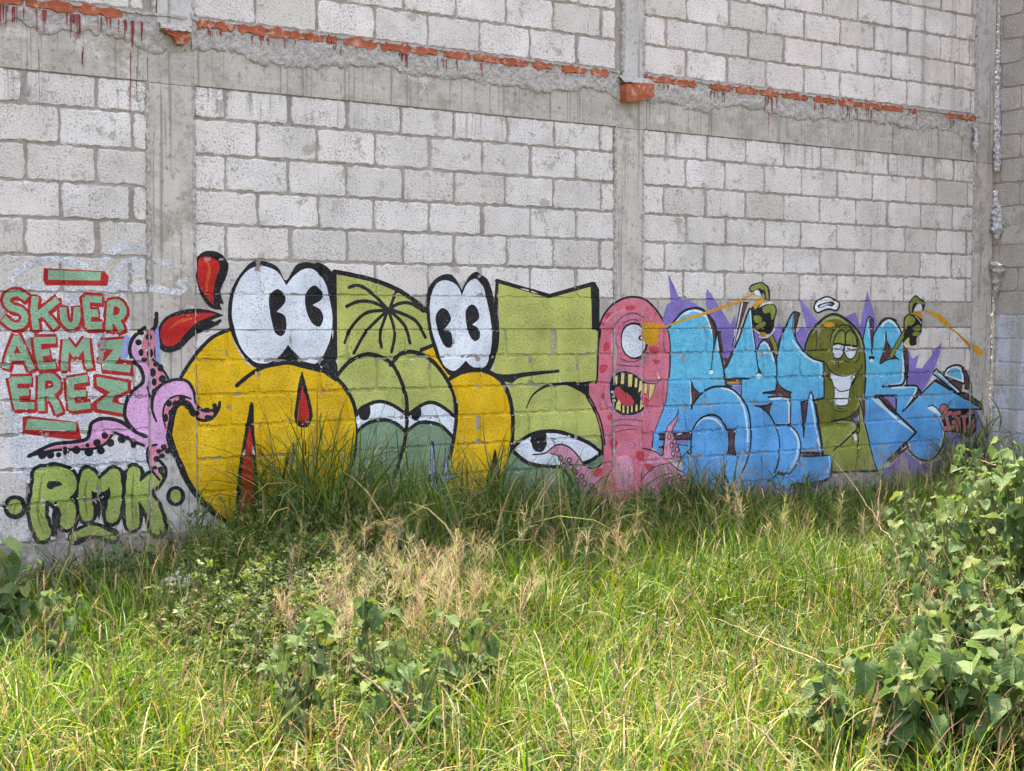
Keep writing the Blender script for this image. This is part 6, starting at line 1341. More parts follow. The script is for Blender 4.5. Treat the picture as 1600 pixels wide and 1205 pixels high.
# ------------------------------------------------------------ vegetation
CAMP = np.array([-5.854404013652108, -8.342606447922984, 1.55]); FWD = np.array([0.5737700348466948, 0.8176302115765592, -0.047631756521186626]); RGT = np.array([0.8186377046295423, -0.5743024717036058, 0.00299659039630475]); LENS_T = .5 * 36.0 / 52.0650
def in_frame(x, y, z=.2, m=1.1):
    d = np.stack([x - CAMP[0], y - CAMP[1], np.full_like(x, z) - CAMP[2]], 1); f = d @ FWD; r = d @ RGT
    return (f > 3.4) & (np.abs(r / np.maximum(f, .1)) < LENS_T * m)
def scatter(n, m=1.12):
    """points on the ground the camera can see, denser close by because they show larger"""
    xs = rng.uniform(-7, 5.2, n * 5); ys = rng.uniform(-6.2, -.03, n * 5); ok = in_frame(xs, ys, .2, m); return xs[ok][:n], ys[ok][:n]
def blades(px, py, pz, L, az, phi0, phi1, wid, col_base, col_tip, K=5, twist=None):
    """curved tapering grass blades, returns V, Q, T, C"""
    n = len(px); t = np.linspace(0, 1, K + 1)
    P = np.zeros((n, K + 1, 3)); P[:, 0] = np.stack([px, py, pz], 1)
    for k in range(1, K + 1):
        ph = phi0 + phi1 * ((k - .5) / K) ** 1.3; ds = L / K
        P[:, k, 0] = P[:, k - 1, 0] + ds * np.sin(ph) * np.cos(az); P[:, k, 1] = P[:, k - 1, 1] + ds * np.sin(ph) * np.sin(az); P[:, k, 2] = P[:, k - 1, 2] + ds * np.cos(ph)
    P[:, :, 2] = np.maximum(P[:, :, 2], .005)
    P[:, :, 1] = np.minimum(P[:, :, 1], -.02)
    tw = rng.uniform(-1.0, 1.0, n) if twist is None else twist
    sx, sy, sz = -np.sin(az) * np.cos(tw), np.cos(az) * np.cos(tw), np.sin(tw) * .6
    S = np.stack([sx, sy, sz], 1)[:, None, :]
    prof = np.interp(t, [0, .15, .5, .8, 1], [.6, .9, 1, .65, .02])[None, :, None] * wid[:, None, None] * .5
    Lf, Rt = P - S * prof, P + S * prof
    V = np.empty((n, 2 * K + 1, 3)); V[:, 0:2 * K:2] = Lf[:, :K]; V[:, 1:2 * K:2] = Rt[:, :K]; V[:, 2 * K] = P[:, K]
    b = (np.arange(n) * (2 * K + 1))[:, None]
    k = np.arange(K - 1)[None]; Q = np.stack([b + 2 * k, b + 2 * k + 1, b + 2 * k + 3, b + 2 * k + 2], 2).reshape(-1, 4)
    T = np.stack([b[:, 0] + 2 * K - 2, b[:, 0] + 2 * K - 1, b[:, 0] + 2 * K], 1)
    tt = np.concatenate([np.repeat(t[:K], 2), [1.0]])[None, :, None]
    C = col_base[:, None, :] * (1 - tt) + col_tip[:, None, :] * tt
    return V.reshape(-1, 3), Q, T, C.reshape(-1, 3)
def join(parts):
    V, Q, T, C = [], [], [], []; o = 0
    for v, q, t, c in parts:
        V.append(v); Q.append(q + o); T.append(t + o); C.append(c); o += len(v)
    return np.concatenate(V), np.concatenate(Q), np.concatenate(T), np.concatenate(C)
def nz(x, y, s, seed):
    return .5 + .25 * (np.sin(x * s + seed) * np.cos(y * s * 1.13 + seed * 2.1) + np.sin(x * s * 2.3 - y * s * 1.7 + seed * .7) * .8)
M_grass = mat_leafy('grass_blades', .28, .5, .25); M_dry = mat_leafy('dry_straw', .25, .7, .2); M_weed = mat_leafy('weed_leaves', .35)
GREEN = np.array([lin((68, 104, 18)), lin((88, 122, 22)), lin((48, 84, 24)), lin((102, 126, 34)), lin((38, 70, 28)), lin((54, 90, 22))])
STRAW = np.array([lin((164, 150, 96)), lin((144, 128, 80)), lin((182, 170, 122)), lin((126, 108, 70)), lin((152, 138, 98))])
DARK = np.array([lin((64, 92, 36)), lin((80, 106, 40)), lin((50, 78, 36)), lin((98, 120, 50))])
def pick(pal, n):
    c = pal[rng.integers(0, len(pal), n)]; return c * rng.uniform(.8, 1.2, (n, 1)) * (1 + (rng.random((n, 3)) - .5) * .12)
PLANTS = [(0.202, -3.994, 1.05, 0.34, 290, 0.08, 'tall leafy grey green bush at the right edge under the whitewashed wall'), (-0.216, -3.875, 0.74, 0.32, 290, 0.062, 'dark leafy weed left of the tall bush, crossed by pale stalks'), (-0.971, -4.725, 0.66, 0.36, 280, 0.075, 'bushy leafy weed in front of the tall bush at the right edge'), (-1.849, -5.126, 0.5, 0.32, 260, 0.088, 'largest low leafy plant in the bottom right corner with drooping big leaves'), (-2.124, -4.962, 0.44, 0.18, 110, 0.075, 'low leafy plant left of the big drooping leaves, bottom right'), (-1.702, -5.335, 0.54, 0.3, 230, 0.085, 'leafy plant cut by the bottom right corner of the view'), (-3.952, -1.713, 0.55, 0.18, 110, 0.09, 'large leafy plant cut by the left edge below the green letter tag'), (-3.943, -2.393, 0.44, 0.12, 60, 0.058, 'small pale green leafy plant in the grass near the left edge'), (-3.539, -3.774, 0.5, 0.17, 100, 0.06, 'pale leafy plant at the bottom left of the dark bent stick'), (-3.099, -3.541, 0.52, 0.14, 90, 0.06, 'leafy plant at the upper end of the dark bent stick'), (-2.781, -3.707, 0.54, 0.14, 110, 0.062, 'upright leafy plant right of the dark bent stick'), (-3.293, -4.158, 0.42, 0.18, 100, 0.06, 'low leafy plant under the middle of the dark bent stick'), (-3.014, -0.766, 0.3, 0.2, 90, 0.055, 'dark heart leaved plant in the shade near the concrete lump'), (0.228, -3.276, 0.44, 0.2, 150, 0.055, 'small leafy weed between the dark weed and the bright grass, near the wall'), (1.424, -2.845, 0.72, 0.3, 270, 0.06, 'leafy weed right against the corner of the two walls'), (-0.893, -4.48, 0.5, 0.26, 170, 0.068, 'leafy weed between the big drooping leaves and the dark weed'), (0.994, -3.38, 0.98, 0.32, 280, 0.075, 'sunlit leafy bush top against the whitewashed wall at the right edge'), (0.706, -3.075, 0.55, 0.26, 200, 0.055, 'small leaved bush behind the dark weed, beside the shaded grass'), (-2.01, -5.098, 0.42, 0.22, 120, 0.085, 'low leafy plant between the two bottom right corner plants, under the forked stalk'), (-1.502, -5.082, 0.54, 0.3, 230, 0.08, 'leafy plant behind the bottom right corner plants, under the long thin stalk')]
# main sward: tufts
def sward():
    nt_ = 4200; tx, ty = scatter(nt_); nt_ = len(tx); per = rng.integers(16, 40, nt_); near = np.zeros(nt_, bool)
    for p in PLANTS: near |= (tx - p[0] + .05) ** 2 + (ty - p[1] + .08) ** 2 < (p[3] + .12) ** 2
    near |= in_patch(tx, ty, HERB) & (rng.random(nt_) < .6)
    per = np.where(near & (rng.random(nt_) < .72), 3, per); idx = np.repeat(np.arange(nt_), per); n = len(idx)
    sp = rng.uniform(.015, .05, nt_); x = tx[idx] + rng.normal(0, 1, n) * sp[idx]; y = ty[idx] + rng.normal(0, 1, n) * sp[idx]; y = np.minimum(y, -.03)
    hgt = .14 + .15 * nz(tx, ty, 1.4, 2.0) + rng.uniform(-.07, .10, nt_)
    hgt = hgt * np.where((tx < -2.5) & (ty > -1.2), .6, 1) * (1 - .25 * np.clip(1 - np.abs(ty + .25) / .6, 0, 1) * (tx > 0)) * np.where(in_patch(tx, ty, HERB), .75, 1)
    L = hgt[idx] * rng.uniform(.6, 1.45, n); az = rng.uniform(0, 2 * np.pi, nt_)[idx] + rng.normal(0, 1.1, n)
    ph0 = np.abs(rng.normal(.2, .35, n)); ph1 = np.abs(rng.normal(1.35, .75, n)); wd = rng.uniform(.003, .0085, n)
    dryp = np.clip(-.02 + .12 * nz(tx, ty, 1.6, 5.0) + .08 * np.clip((-3.0 - tx) / 1.5, 0, 1) + .12 * np.clip((-3.2 - ty), 0, 1), 0, .5)[idx]
    isd = rng.random(n) < dryp
    lush = nz(tx, ty, .9, 9.0)[idx][:, None]
    tip = pick(GREEN, n) * (.7 + .65 * lush); tip[isd] = pick(STRAW, int(isd.sum())) * .85
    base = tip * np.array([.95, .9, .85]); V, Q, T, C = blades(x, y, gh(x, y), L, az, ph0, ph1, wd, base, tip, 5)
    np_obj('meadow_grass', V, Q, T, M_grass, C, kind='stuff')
HERB = [(-2.5, -1.5, .55), (-2.62, -2.15, .6), (-3.0, -2.2, .5), (-3.15, -2.85, .5), (-2.6, -2.9, .5), (-1.95, -1.2, .4)]
def in_patch(x, y, L):
    m = np.zeros(len(x), bool)
    for a, b, r in L: m |= (x - a) ** 2 + (y - b) ** 2 < r * r
    return m
sward()
# taller, broader grass in the shade at the foot of the wall
def wall_grass():
    n = 10500; x = rng.uniform(-3.8, 5.15, n); y = -np.abs(rng.normal(.0, .55, n)) - .05
    dens = .22 + .78 * (x > -2.25); keep = rng.random(n) < dens; x, y = x[keep], y[keep]; n = len(x)
    tall = 1 + .75 * np.exp(-((x + 1.55) / .38) ** 2) + .35 * np.exp(-((x + .3) / .6) ** 2) + .65 * np.exp(-((x - 4.75) / .3) ** 2) - .35 * np.exp(-((x - 3.3) / .9) ** 2) - .45 * (x < -2.45) - .30 * (x > .4)
    L = rng.uniform(.28, .66, n) * tall * (.5 + .95 * vn(x, y, .35, 8)); az = rng.uniform(0, 2 * np.pi, n); ph0 = np.abs(rng.normal(.14, .25, n)); ph1 = np.abs(rng.normal(1.2, .7, n)); wd = rng.uniform(.007, .017, n)
    tip = pick(DARK, n); tip *= (.65 + .6 * vn(x, y, .25, 9))[:, None]; isd = rng.random(n) < .14; tip[isd] = pick(STRAW, int(isd.sum())) * .9
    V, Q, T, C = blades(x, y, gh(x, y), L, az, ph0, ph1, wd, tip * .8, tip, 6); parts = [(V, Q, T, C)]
    # canes with side blades
    for cx, cnt, hh in ((-1.75, 16, .74), (-1.35, 12, .72), (-.35, 10, .50), (.4, 8, .42), (1.5, 8, .40), (2.6, 6, .36), (4.6, 12, .70), (4.95, 10, .78), (-2.2, 8, .5)):
        for _ in range(cnt):
            bx = cx + rng.normal(0, .16); by = -rng.uniform(.05, .4); H = hh * rng.uniform(.65, 1.15); aa = rng.uniform(0, 6.28); ln = rng.uniform(.02, .22)
            parts.append(blades(np.array([bx]), np.array([by]), np.array([0.]), np.array([H]), np.array([aa]), np.array([ln]), np.array([ln * 1.5]), np.array([.006]), pick(DARK, 1), pick(DARK, 1), 6))
            m = rng.integers(5, 9); tt = rng.uniform(.25, 1.0, m); q = H * tt
            parts.append(blades(bx + q * np.sin(ln * (1 + tt * .6)) * np.cos(aa), by + q * np.sin(ln * (1 + tt * .6)) * np.sin(aa), q * np.cos(ln * (1 + tt * .5)), rng.uniform(.14, .30, m), rng.uniform(0, 6.28, m), rng.uniform(.3, .9, m), rng.uniform(.3, 1.2, m), rng.uniform(.008, .014, m), pick(DARK, m) * .9, pick(DARK, m), 5))
    np_obj('tall_wall_grass', *join(parts)[:3], M_grass, join(parts)[3] if False else None) if False else None
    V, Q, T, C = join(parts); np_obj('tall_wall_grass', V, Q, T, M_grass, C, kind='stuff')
wall_grass()
# dry bent stems and purple brown seed spikes
def spikes():
    n = 980; x, y = scatter(n); keep = rng.random(len(x)) < np.clip(.25 + .9 * nz(x, y, 1.3, 3.3) + .8 * (x < -2.6), 0, 1); x, y = x[keep], y[keep]; n = len(x)
    L = rng.uniform(.30, .55, n); az = rng.normal(.3, 1.0, n); ph0 = np.abs(rng.normal(.15, .15, n)); ph1 = np.abs(rng.normal(.45, .25, n))
    c = pick(STRAW, n); V, Q, T, C = blades(x, y, gh(x, y), L, az, ph0, ph1, np.full(n, .0022), c * .8, c * .8, 5, np.zeros(n)); parts = [(V, Q, T, C)]
    P = V.reshape(n, 11, 3); tipp = P[:, 10]; d = tipp - (P[:, 8] + P[:, 9]) / 2; pal = np.array([lin((104, 84, 66)), lin((122, 98, 78)), lin((88, 66, 58)), lin((140, 120, 92))])
    dirr = np.arctan2(d[:, 1], d[:, 0]); el = np.arccos(np.clip(d[:, 2] / (np.linalg.norm(d, axis=1) + 1e-9), -1, 1))
    c = pick(pal, n); SL = rng.uniform(.05, .11, n)
    for tw in (0.0, 1.57):
        parts.append(blades(tipp[:, 0], tipp[:, 1], tipp[:, 2], SL, dirr, el, rng.uniform(.1, .5, n), rng.uniform(.0035, .006, n), c, c * 1.15, 5, np.full(n, tw)))
    # fine hairs on each spike
    m = 10; k = np.repeat(np.arange(n), m); tt = rng.random(len(k)); q = SL[k] * tt
    hx = tipp[k, 0] + q * np.sin(el[k]) * np.cos(dirr[k]); hy = tipp[k, 1] + q * np.sin(el[k]) * np.sin(dirr[k]); hz = tipp[k, 2] + q * np.cos(el[k])
    parts.append(blades(hx, hy, hz, rng.uniform(.010, .02, len(k)), dirr[k] + rng.normal(0, 1.2, len(k)), el[k] + rng.normal(0, .6, len(k)), np.zeros(len(k)), np.full(len(k), .0016), c[k] * 1.2, c[k] * 1.3, 2))
    V, Q, T, C = join(parts); np_obj('seed_spikes', V, Q, T, M_dry, C, kind='stuff')
spikes()
# loose straw: long thin arching dead blades
def straw():
    n = 2400; x, y = scatter(n); n = len(x); L = rng.uniform(.2, .5, n); az = rng.uniform(0, 6.28, n)
    c = pick(STRAW, n); V, Q, T, C = blades(x, y, gh(x, y) + rng.uniform(0, .12, n), L, az, rng.uniform(.3, 1.35, n), rng.uniform(0, 1.1, n), rng.uniform(.0014, .0034, n), c * .9, c, 5)
    np_obj('dry_straw', V, Q, T, M_dry, C, kind='stuff')
straw()
# reddish brown wiry stems and matted thatch between the tufts
def thatch():
    n = 900; x, y = scatter(n); n = len(x); pal = np.array([lin((112, 86, 70)), lin((92, 74, 58)), lin((132, 108, 84)), lin((120, 112, 70))]); c = pick(pal, n)
    parts = [blades(x, y, gh(x, y), rng.uniform(.2, .5, n), rng.uniform(0, 6.28, n), np.abs(rng.normal(.35, .35, n)), rng.uniform(0, .5, n), np.full(n, .0026), c, c, 4, np.zeros(n))]
    n = 5200; x, y = scatter(n); k = vn(x, y, .4, 12) > .45; x, y = x[k], y[k]; n = len(x); c = pick(np.concatenate([STRAW, pal, GREEN]), n) * .8
    parts.append(blades(x, y, gh(x, y) + rng.uniform(.0, .16, n), rng.uniform(.08, .26, n), rng.uniform(0, 6.28, n), rng.uniform(1.1, 1.9, n), rng.uniform(-.5, .7, n), rng.uniform(.0025, .006, n), c, c, 3))
    V, Q, T, C = join(parts); np_obj('dry_thatch', V, Q, T, M_dry, C, kind='stuff')
thatch()
# airy tan panicles
PAN = np.array([lin((152, 140, 112)), lin((132, 116, 100)), lin((160, 152, 118)), lin((144, 134, 94)), lin((126, 132, 84))])
def panicles():
    parts = []; cl = [(-2.68, -3.0, .5, 44), (-2.25, -2.6, .5, 42), (-2.1, -1.9, .35, 16), (-1.6, -1.2, .4, 8), (-.55, -.85, .5, 12), (1.4, -.35, .5, 22), (.7, -.6, .5, 12), (3.5, -.5, .5, 26), (4.4, -.5, .4, 14), (2.7, -.6, .4, 12), (-1.0, -2.4, .5, 10), (.4, -2.2, .7, 12), (-2.9, -1.0, .4, 8), (2.4, -1.8, .6, 10)]
    for cx, cy, r, cnt in cl:
        for _ in range(cnt):
            x, y = cx + rng.normal(0, r * .5), min(cy + rng.normal(0, r * .4), -.06); H = rng.uniform(.32, .56); aa = rng.uniform(0, 6.28); ln = abs(rng.normal(.12, .1)); c = pick(PAN, 1) * rng.uniform(.85, 1.15)
            parts.append(blades(np.array([x]), np.array([y]), np.array([0.]), np.array([H]), np.array([aa]), np.array([ln]), np.array([ln]), np.array([.0025]), c * .8, c * .9, 4, np.zeros(1)))
            m = 46; tt = rng.uniform(.68, 1, m); q = H * tt; bx = x + q * np.sin(ln * (1 + .5 * tt)) * np.cos(aa); by = np.minimum(y + q * np.sin(ln * (1 + .5 * tt)) * np.sin(aa), -.03); bz = q * np.cos(ln * (1 + .5 * tt))
            cc = c * rng.uniform(.75, 1.25, (m, 1)) 
            parts.append(blades(bx, by, bz, rng.uniform(.03, .10, m), rng.uniform(0, 6.28, m), rng.uniform(.2, 1.0, m), rng.uniform(.1, .9, m), rng.uniform(.0011, .0024, m), cc, cc * 1.1, 3))
    V, Q, T, C = join(parts); np_obj('airy_panicle_grass', V, Q, T, M_dry, C, kind='stuff')
panicles()
# dense small-leaved weeds left of the middle
def weeds():
    parts = []; pal = np.array([lin((66, 90, 44)), lin((54, 76, 38)), lin((80, 104, 54)), lin((92, 108, 46)), lin((70, 92, 44))])
    for cx, cy, r, cnt, hh in ((-2.55, -1.5, .42, 70, .46), (-2.62, -2.1, .45, 80, .42), (-3.0, -2.15, .42, 64, .38), (-2.15, -.75, .36, 46, .52), (-1.75, -1.0, .3, 20, .45), (-3.0, -.8, .3, 16, .26), (-3.15, -2.85, .42, 60, .32), (-2.95, -3.5, .4, 40, .22), (-1.95, -1.2, .4, 40, .38), (-1.4, -.35, .45, 30, .42), (-.3, -.35, .5, 26, .36), (-3.2, -3.2, .5, 20, .16), (4.2, -1.2, .5, 30, .42), (3.6, -2.0, .5, 26, .4), (.6, -2.6, .5, 22, .22), (-1.0, -3.4, .5, 22, .2), (2.0, -1.6, .4, 18, .25), (-.4, -4.0, .4, 16, .18), (.9, -.5, .3, 12, .3), (2.7, -.45, .4, 20, .3), (-2.6, -.35, .35, 26, .3)):
        for _ in range(cnt):
            x, y = cx + rng.normal(0, r * .55), min(cy + rng.normal(0, r * .5), -.08); H = hh * rng.uniform(.5, 1.1); aa = rng.uniform(0, 6.28); ln = abs(rng.normal(.15, .15)); c = pick(pal, 1)
            parts.append(blades(np.array([x]), np.array([y]), np.array([0.]), np.array([H]), np.array([aa]), np.array([ln]), np.array([ln]), np.array([.004]), c * .7, c * .8, 4, np.zeros(1)))
            m = 70; tt = np.repeat(rng.uniform(.12, 1, 14), 5) + rng.normal(0, .012, 70); q = H * tt; cc = c * rng.uniform(.75, 1.25, (m, 1))
            parts.append(blades(x + q * np.sin(ln * 1.3) * np.cos(aa) + np.repeat(rng.normal(0, .035, 14), 5) + rng.normal(0, .006, m), np.minimum(y + q * np.sin(ln * 1.3) * np.sin(aa) + np.repeat(rng.normal(0, .035, 14), 5) + rng.normal(0, .006, m), -.03), q, rng.uniform(.010, .042, m), rng.uniform(0, 6.28, m), rng.uniform(.3, 1.6, m), rng.uniform(.1, .8, m), rng.uniform(.007, .019, m), cc, cc, 3))
    V, Q, T, C = join(parts); np_obj('small_leaved_weeds', V, Q, T, M_weed, C, kind='stuff')
weeds()

# broad-leaved plants: every leaf its own part
LEAF = (lin((84, 114, 66)), lin((56, 86, 46)), lin((48, 74, 40)))
M_leaf = mat_leafy('broad_leaf', .30, .6, .22, LEAF); M_stem = NT('green_stem'); M_stem.b.inputs['Base Color'].default_value = tuple(lin((104, 96, 66))) + (1,); M_stem = M_stem.m
def leaf_mesh(seed):
    r = random.Random(seed); n = 7; V = []; Fc = []; fold = r.uniform(-.1, .75)
    for k in range(n):
        t = k / (n - 1); hw = .42 * math.sin(math.pi * min(1, .16 + .84 * t) ** .75) if k < n - 1 else 0.0
        hw *= r.uniform(.88, 1.12); cur = -(.28 + .22 * r.random()) * t * t + .05 + .03 * math.sin(t * 7 + seed); ww = .26 * math.sin(t * 9 + seed) * .7
        V += [(-hw, t - .10 * (k == 0), cur + fold * hw + ww * hw), (-hw * .5, t, cur + fold * hw * .7), (0, t, cur - .03), (hw * .5, t, cur + fold * hw * .7), (hw, t - .10 * (k == 0), cur + fold * hw - ww * hw)]
        if k:
            for c in range(4): q = 5 * k + c; Fc.append((q - 5, q - 4, q + 1, q))
    me = bpy.data.meshes.new('leaf'); me.from_pydata(V, [], Fc); me.materials.append(M_leaf); me.polygons.foreach_set('use_smooth', [True] * len(Fc)); return me
LEAVES = [leaf_mesh(s) for s in range(10)]
def tube(paths, seg=5):
    V, Fc = [], []
    for path in paths:
        k0 = len(V); n = len(path)
        for i, (p, r) in enumerate(path):
            a = Vector(path[max(0, i - 1)][0]); b = Vector(path[min(n - 1, i + 1)][0]); d = (b - a).normalized() if (b - a).length > 1e-6 else Vector((0, 0, 1))
            u = d.orthogonal().normalized(); v = d.cross(u)
            for c in range(seg): t = 2 * math.pi * c / seg; V.append(tuple(Vector(p) + u * math.cos(t) * r + v * math.sin(t) * r))
            if i:
                for c in range(seg): q = k0 + (i - 1) * seg; Fc.append((q + c, q + (c + 1) % seg, q + seg + (c + 1) % seg, q + seg + c))
    return V, Fc
def broad_plant(x, y, H, spread, nl, size, label, seed, group='broad-leaved weeds in the grass'):
    r = random.Random(seed); z0 = float(gh(np.array(x), np.array(y)))
    root = thing('leafy_plant', label, 'plant', (x, y, z0), group); paths = []; tips = []
    ns = max(4, nl // 10)
    for _ in range(ns):
        a = r.uniform(0, 6.28); q = spread * math.sqrt(r.random()); h = H * r.uniform(.45, 1.0); p = []
        for k in range(6):
            t = k / 5; p.append(((q * t ** 1.4 * math.cos(a) + r.uniform(-.008, .008), q * t ** 1.4 * math.sin(a) + r.uniform(-.008, .008), h * t), .0055 * (1 - .65 * t)))
        paths.append(p); tips.append(p)
    V, Fc = tube(paths); mesh_obj('stem', V, Fc, M_stem, root, smooth=True)
    for i in range(nl):
        p = tips[i % ns]; t = 1 - .62 * r.random() ** 1.4 if i >= ns else 1.0; f = t * 5; k = min(4, int(f)); f -= k
        c = Vector(p[k][0]).lerp(Vector(p[k + 1][0]), f); az = r.uniform(0, 6.28); tilt = r.uniform(-1.25, .25); s = size * (.35 + 1.0 * r.random() ** 1.4)
        o = bpy.data.objects.new('leaf', LEAVES[r.randrange(10)]); COLL.objects.link(o); o.parent = root
        off = Vector((math.cos(az + 1.5708), math.sin(az + 1.5708), 0)) * s * .25
        o.location = c + off + Vector((0, 0, r.uniform(-.01, .02))); o.rotation_euler = (tilt, r.uniform(-.5, .5), az); o.scale = (s * r.uniform(.85, 1.15), s, s)
for i, p in enumerate(PLANTS): broad_plant(*p, 100 + i)

# dry stalks and one plume
def mat_stick(name, c1, c2):
    n = NT(name); P = n.pos(); a = n.noise(P, 50, 4); n.col(n.mix(n.val(a, .4, .6), c1, c2)); n.nrm(n.bump(a, .004, .8)); return n.m
M_pale = mat_stick('bleached_stalk', lin((160, 148, 122)), lin((120, 106, 84))); M_brown = mat_stick('brown_stalk', lin((112, 94, 78)), lin((84, 68, 56)))
STALKS = [('dark grey bent stick leaning through the plants at the bottom', 0, [[([-3.393, -4.463, 0.108], 0.01), ([-3.435, -4.37, 0.214], 0.009), ([-3.451, -4.238, 0.312], 0.008), ([-3.451, -4.005, 0.36], 0.005)], [([-3.413, -4.412, 0.143], 0.004), ([-3.487, -4.338, 0.133], 0.003)]]), ('long pale straight stalk left of the forked pale stalk', 1, [[([-3.021, -4.724, 0.109], 0.008), ([-3.012, -4.609, 0.223], 0.007), ([-2.968, -4.462, 0.31], 0.006), ([-2.934, -4.366, 0.404], 0.005), ([-2.902, -4.269, 0.47], 0.003)], [([-3.012, -4.609, 0.223], 0.005), ([-2.992, -4.62, 0.268], 0.003)]]), ('upright pale stalk with several forks in the middle of the bright grass', 1, [[([-2.925, -4.791, 0.109], 0.006), ([-2.834, -4.675, 0.252], 0.005), ([-2.77, -4.6, 0.321], 0.005), ([-2.638, -4.574, 0.39], 0.004), ([-2.613, -4.53, 0.471], 0.002)], [([-2.77, -4.6, 0.321], 0.004), ([-2.758, -4.548, 0.373], 0.003), ([-2.737, -4.504, 0.394], 0.002)], [([-2.833, -4.674, 0.258], 0.004), ([-2.776, -4.711, 0.324], 0.003), ([-2.772, -4.713, 0.345], 0.002)], [([-2.832, -4.676, 0.252], 0.003), ([-2.883, -4.637, 0.299], 0.002)]]), ('arching pale stalk curving right of the forked stalk', 1, [[([-2.804, -4.815, 0.172], 0.005), ([-2.738, -4.801, 0.224], 0.005), ([-2.663, -4.792, 0.283], 0.005), ([-2.588, -4.786, 0.313], 0.004), ([-2.497, -4.791, 0.337], 0.003)]]), ('thick pale broken stalk pointing up left from the bottom near the right', 1, [[([-2.532, -5.122, 0.155], 0.009), ([-2.557, -5.043, 0.231], 0.008), ([-2.582, -4.965, 0.278], 0.005)]]), ('very long thin pale stalk lying across the grass towards the right edge', 1, [[([-1.675, -5.372, 0.268], 0.006), ([-1.747, -5.092, 0.255], 0.006), ([-1.734, -4.872, 0.237], 0.006), ([-1.717, -4.539, 0.242], 0.005), ([-1.644, -4.13, 0.255], 0.004), ([-1.575, -3.718, 0.267], 0.003)], [([-1.734, -4.872, 0.237], 0.004), ([-1.945, -4.839, 0.237], 0.002)]]), ('forked pale stalk standing among the leafy weeds at the right', 1, [[([-2.177, -5.198, 0.175], 0.008), ([-2.079, -5.146, 0.263], 0.007), ([-1.867, -5.002, 0.354], 0.006), ([-1.679, -4.9, 0.434], 0.005), ([-1.595, -4.84, 0.495], 0.003)], [([-1.683, -4.897, 0.428], 0.004), ([-1.696, -4.885, 0.473], 0.002)], [([-1.679, -4.9, 0.423], 0.004), ([-1.59, -4.963, 0.423], 0.003), ([-1.479, -5.043, 0.39], 0.002)]]), ('brown leaning stem of the bush at the right edge', 0, [[([-1.361, -5.134, 0.242], 0.013), ([-1.238, -4.989, 0.266], 0.011), ([-1.056, -4.766, 0.36], 0.01), ([-0.785, -4.488, 0.506], 0.007)], [([-1.052, -4.77, 0.348], 0.005), ([-1.011, -4.564, 0.423], 0.004), ([-0.888, -4.303, 0.476], 0.003)], [([-1.232, -4.994, 0.252], 0.006), ([-1.197, -5.013, 0.337], 0.004)]]), ('thin pale forked stalk rising in front of the blue letters', 1, [[([-0.015, -2.138, -0.053], 0.005), ([0.251, -1.824, 0.141], 0.005), ([0.434, -1.573, 0.351], 0.004), ([0.445, -1.455, 0.418], 0.003)], [([0.434, -1.573, 0.351], 0.004), ([0.468, -1.593, 0.419], 0.003)]]), ('pale stalk bent sideways below the green figure', 1, [[([-0.098, -3.719, 0.283], 0.005), ([0.705, -2.873, 0.203], 0.005), ([1.11, -2.296, 0.283], 0.005), ([1.267, -2.157, 0.374], 0.004), ([1.362, -2.092, 0.522], 0.003)], [([1.119, -2.302, 0.291], 0.004), ([1.21, -1.986, 0.513], 0.003), ([1.19, -1.842, 0.652], 0.002)]]), ('thin pale stalk crossing in front of the whitewashed corner', 1, [[([1.501, -3.039, 0.646], 0.004), ([1.654, -2.656, 0.666], 0.004), ([1.74, -2.471, 0.674], 0.003)], [([1.657, -2.658, 0.666], 0.003), ([1.659, -2.656, 0.72], 0.002)]])]
def crooked(q, seed):
    r = random.Random(seed); o = []
    for (a, ra), (b, rb) in zip(q[:-1], q[1:]):
        L = math.dist(a, b); k = max(1, int(L / .05))
        for j in range(k):
            t = j / k; jit = .006 if (o and j) else 0
            o.append((tuple(a[c] + (b[c] - a[c]) * t + r.uniform(-jit, jit) for c in range(3)), (ra + (rb - ra) * t) * (.52 + (.16 if r.random() < .2 else 0))))
    o.append((tuple(q[-1][0]), q[-1][1] * .5)); return o
STALKS = [(l, t, [crooked(q, i * 9 + j) for j, q in enumerate(ps)]) for i, (l, t, ps) in enumerate(STALKS)]
for (label, tone, paths) in STALKS:
    base = paths[0][0][0]
    V, Fc = tube([[((p[0] - base[0], p[1] - base[1], p[2] - base[2]), r) for p, r in q] for q in paths])
    root = thing('dry_stalk', label, 'stalk', base, 'bare dry stalks in the grass'); r = random.Random(len(label)); nn = len(paths)
    for _ in range(3):
        a, ra = paths[0][r.randrange(2, len(paths[0]) - 1)]; d = Vector((r.uniform(-1, 1), r.uniform(-.4, .4), r.uniform(.1, 1))).normalized() * r.uniform(.04, .10)
        paths.append([(a, ra * .6), (tuple(Vector(a) + d * .5 + Vector((0, 0, .006))), ra * .45), (tuple(Vector(a) + d), ra * .25)])
    V, Fc = tube([[((p[0] - base[0], p[1] - base[1], p[2] - base[2]), r) for p, r in paths[0]]]); mesh_obj('stem', V, Fc, M_pale if tone else M_brown, root, smooth=True)
    for q in paths[1:]:
        V, Fc = tube([[((p[0] - base[0], p[1] - base[1], p[2] - base[2]), r) for p, r in q]]); mesh_obj('twig', V, Fc, M_pale if tone else M_brown, root, smooth=True)
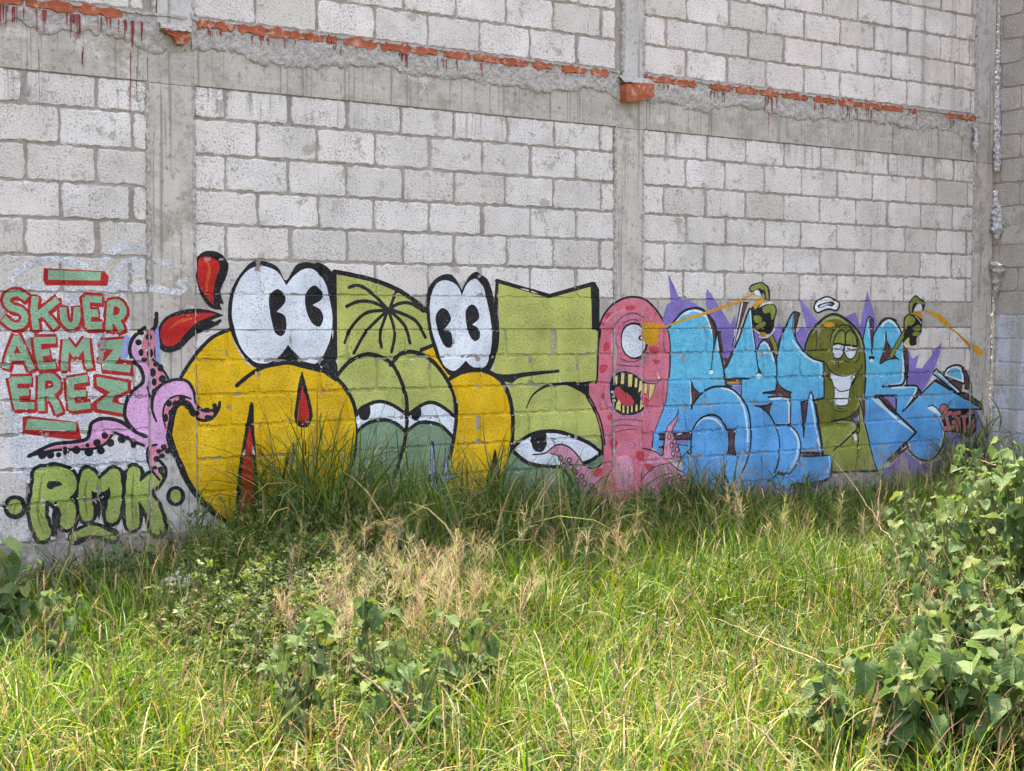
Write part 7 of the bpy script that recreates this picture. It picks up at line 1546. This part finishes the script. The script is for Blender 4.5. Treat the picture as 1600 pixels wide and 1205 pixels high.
def plume():
    path = [[-2.005, -1.105, -0.003], [-1.974, -1.121, 0.103], [-1.933, -1.143, 0.21], [-1.902, -1.16, 0.295], [-1.866, -1.183, 0.345], [-1.813, -1.218, 0.38], [-1.749, -1.262, 0.398]]; base = path[0]; root = thing('reed_plume', 'drooping straw coloured reed plume in front of the second yellow letter', 'reed', base)
    P = [Vector(p) - Vector(base) for p in path]; V, Fc = tube([[(tuple(p), .003 * (1 - .6 * i / len(P))) for i, p in enumerate(P)]]); mesh_obj('stem', V, Fc, M_pale, root, smooth=True)
    n = 260; k0 = len(P) - 4; tt = rng.random(n) * 2.98; k = tt.astype(int); f = (tt - k)[:, None]; A = np.array([tuple(p) for p in P]); c = A[k0 + k] * (1 - f) + A[k0 + k + 1] * f
    d = A[-1] - A[k0]; az = np.arctan2(d[1], d[0]); col = pick(STRAW, n)
    V, Q, T, C = blades(c[:, 0], c[:, 1] + 0, c[:, 2], rng.uniform(.05, .11, n), az + rng.normal(0, .5, n), rng.uniform(.9, 1.5, n), rng.uniform(.4, 1.3, n), rng.uniform(.003, .0055, n), col * 1.25, col * 1.4, 4)
    np_obj('plume', V, Q, T, M_dry, C, parent=root)
plume()
# a lump of broken concrete in the weeds by the left post
def chunk():
    x, y = (-2.815, -0.964); bm = bmesh.new(); bmesh.ops.create_icosphere(bm, subdivisions=2, radius=1); r = random.Random(4)
    for v in bm.verts:
        q = v.co; f = 1 + .18 * math.sin(q.x * 5 + 1) * math.sin(q.y * 4 + q.z * 6) + r.uniform(-.03, .03); v.co = Vector((max(-.8, min(.8, q.x)) * .15 * f, max(-.75, min(.75, q.y)) * .11 * f, max(-.7, min(.75, q.z)) * .13 * f))
    me = bpy.data.meshes.new('concrete_lump'); bm.to_mesh(me); bm.free(); me.materials.append(M_pale_lump); o = bpy.data.objects.new('concrete_lump', me); COLL.objects.link(o); o.location = (x, y, .07); o.rotation_euler = (.2, .1, .6)
    o['label'] = 'pale broken concrete lump lying in the weeds near the left post'; o['category'] = 'rubble'
M_pale_lump = mat_concrete('pale_lump', lin((196, 192, 190)), lin((178, 172, 168)), (9, 9, 9), 3, .5)
chunk()
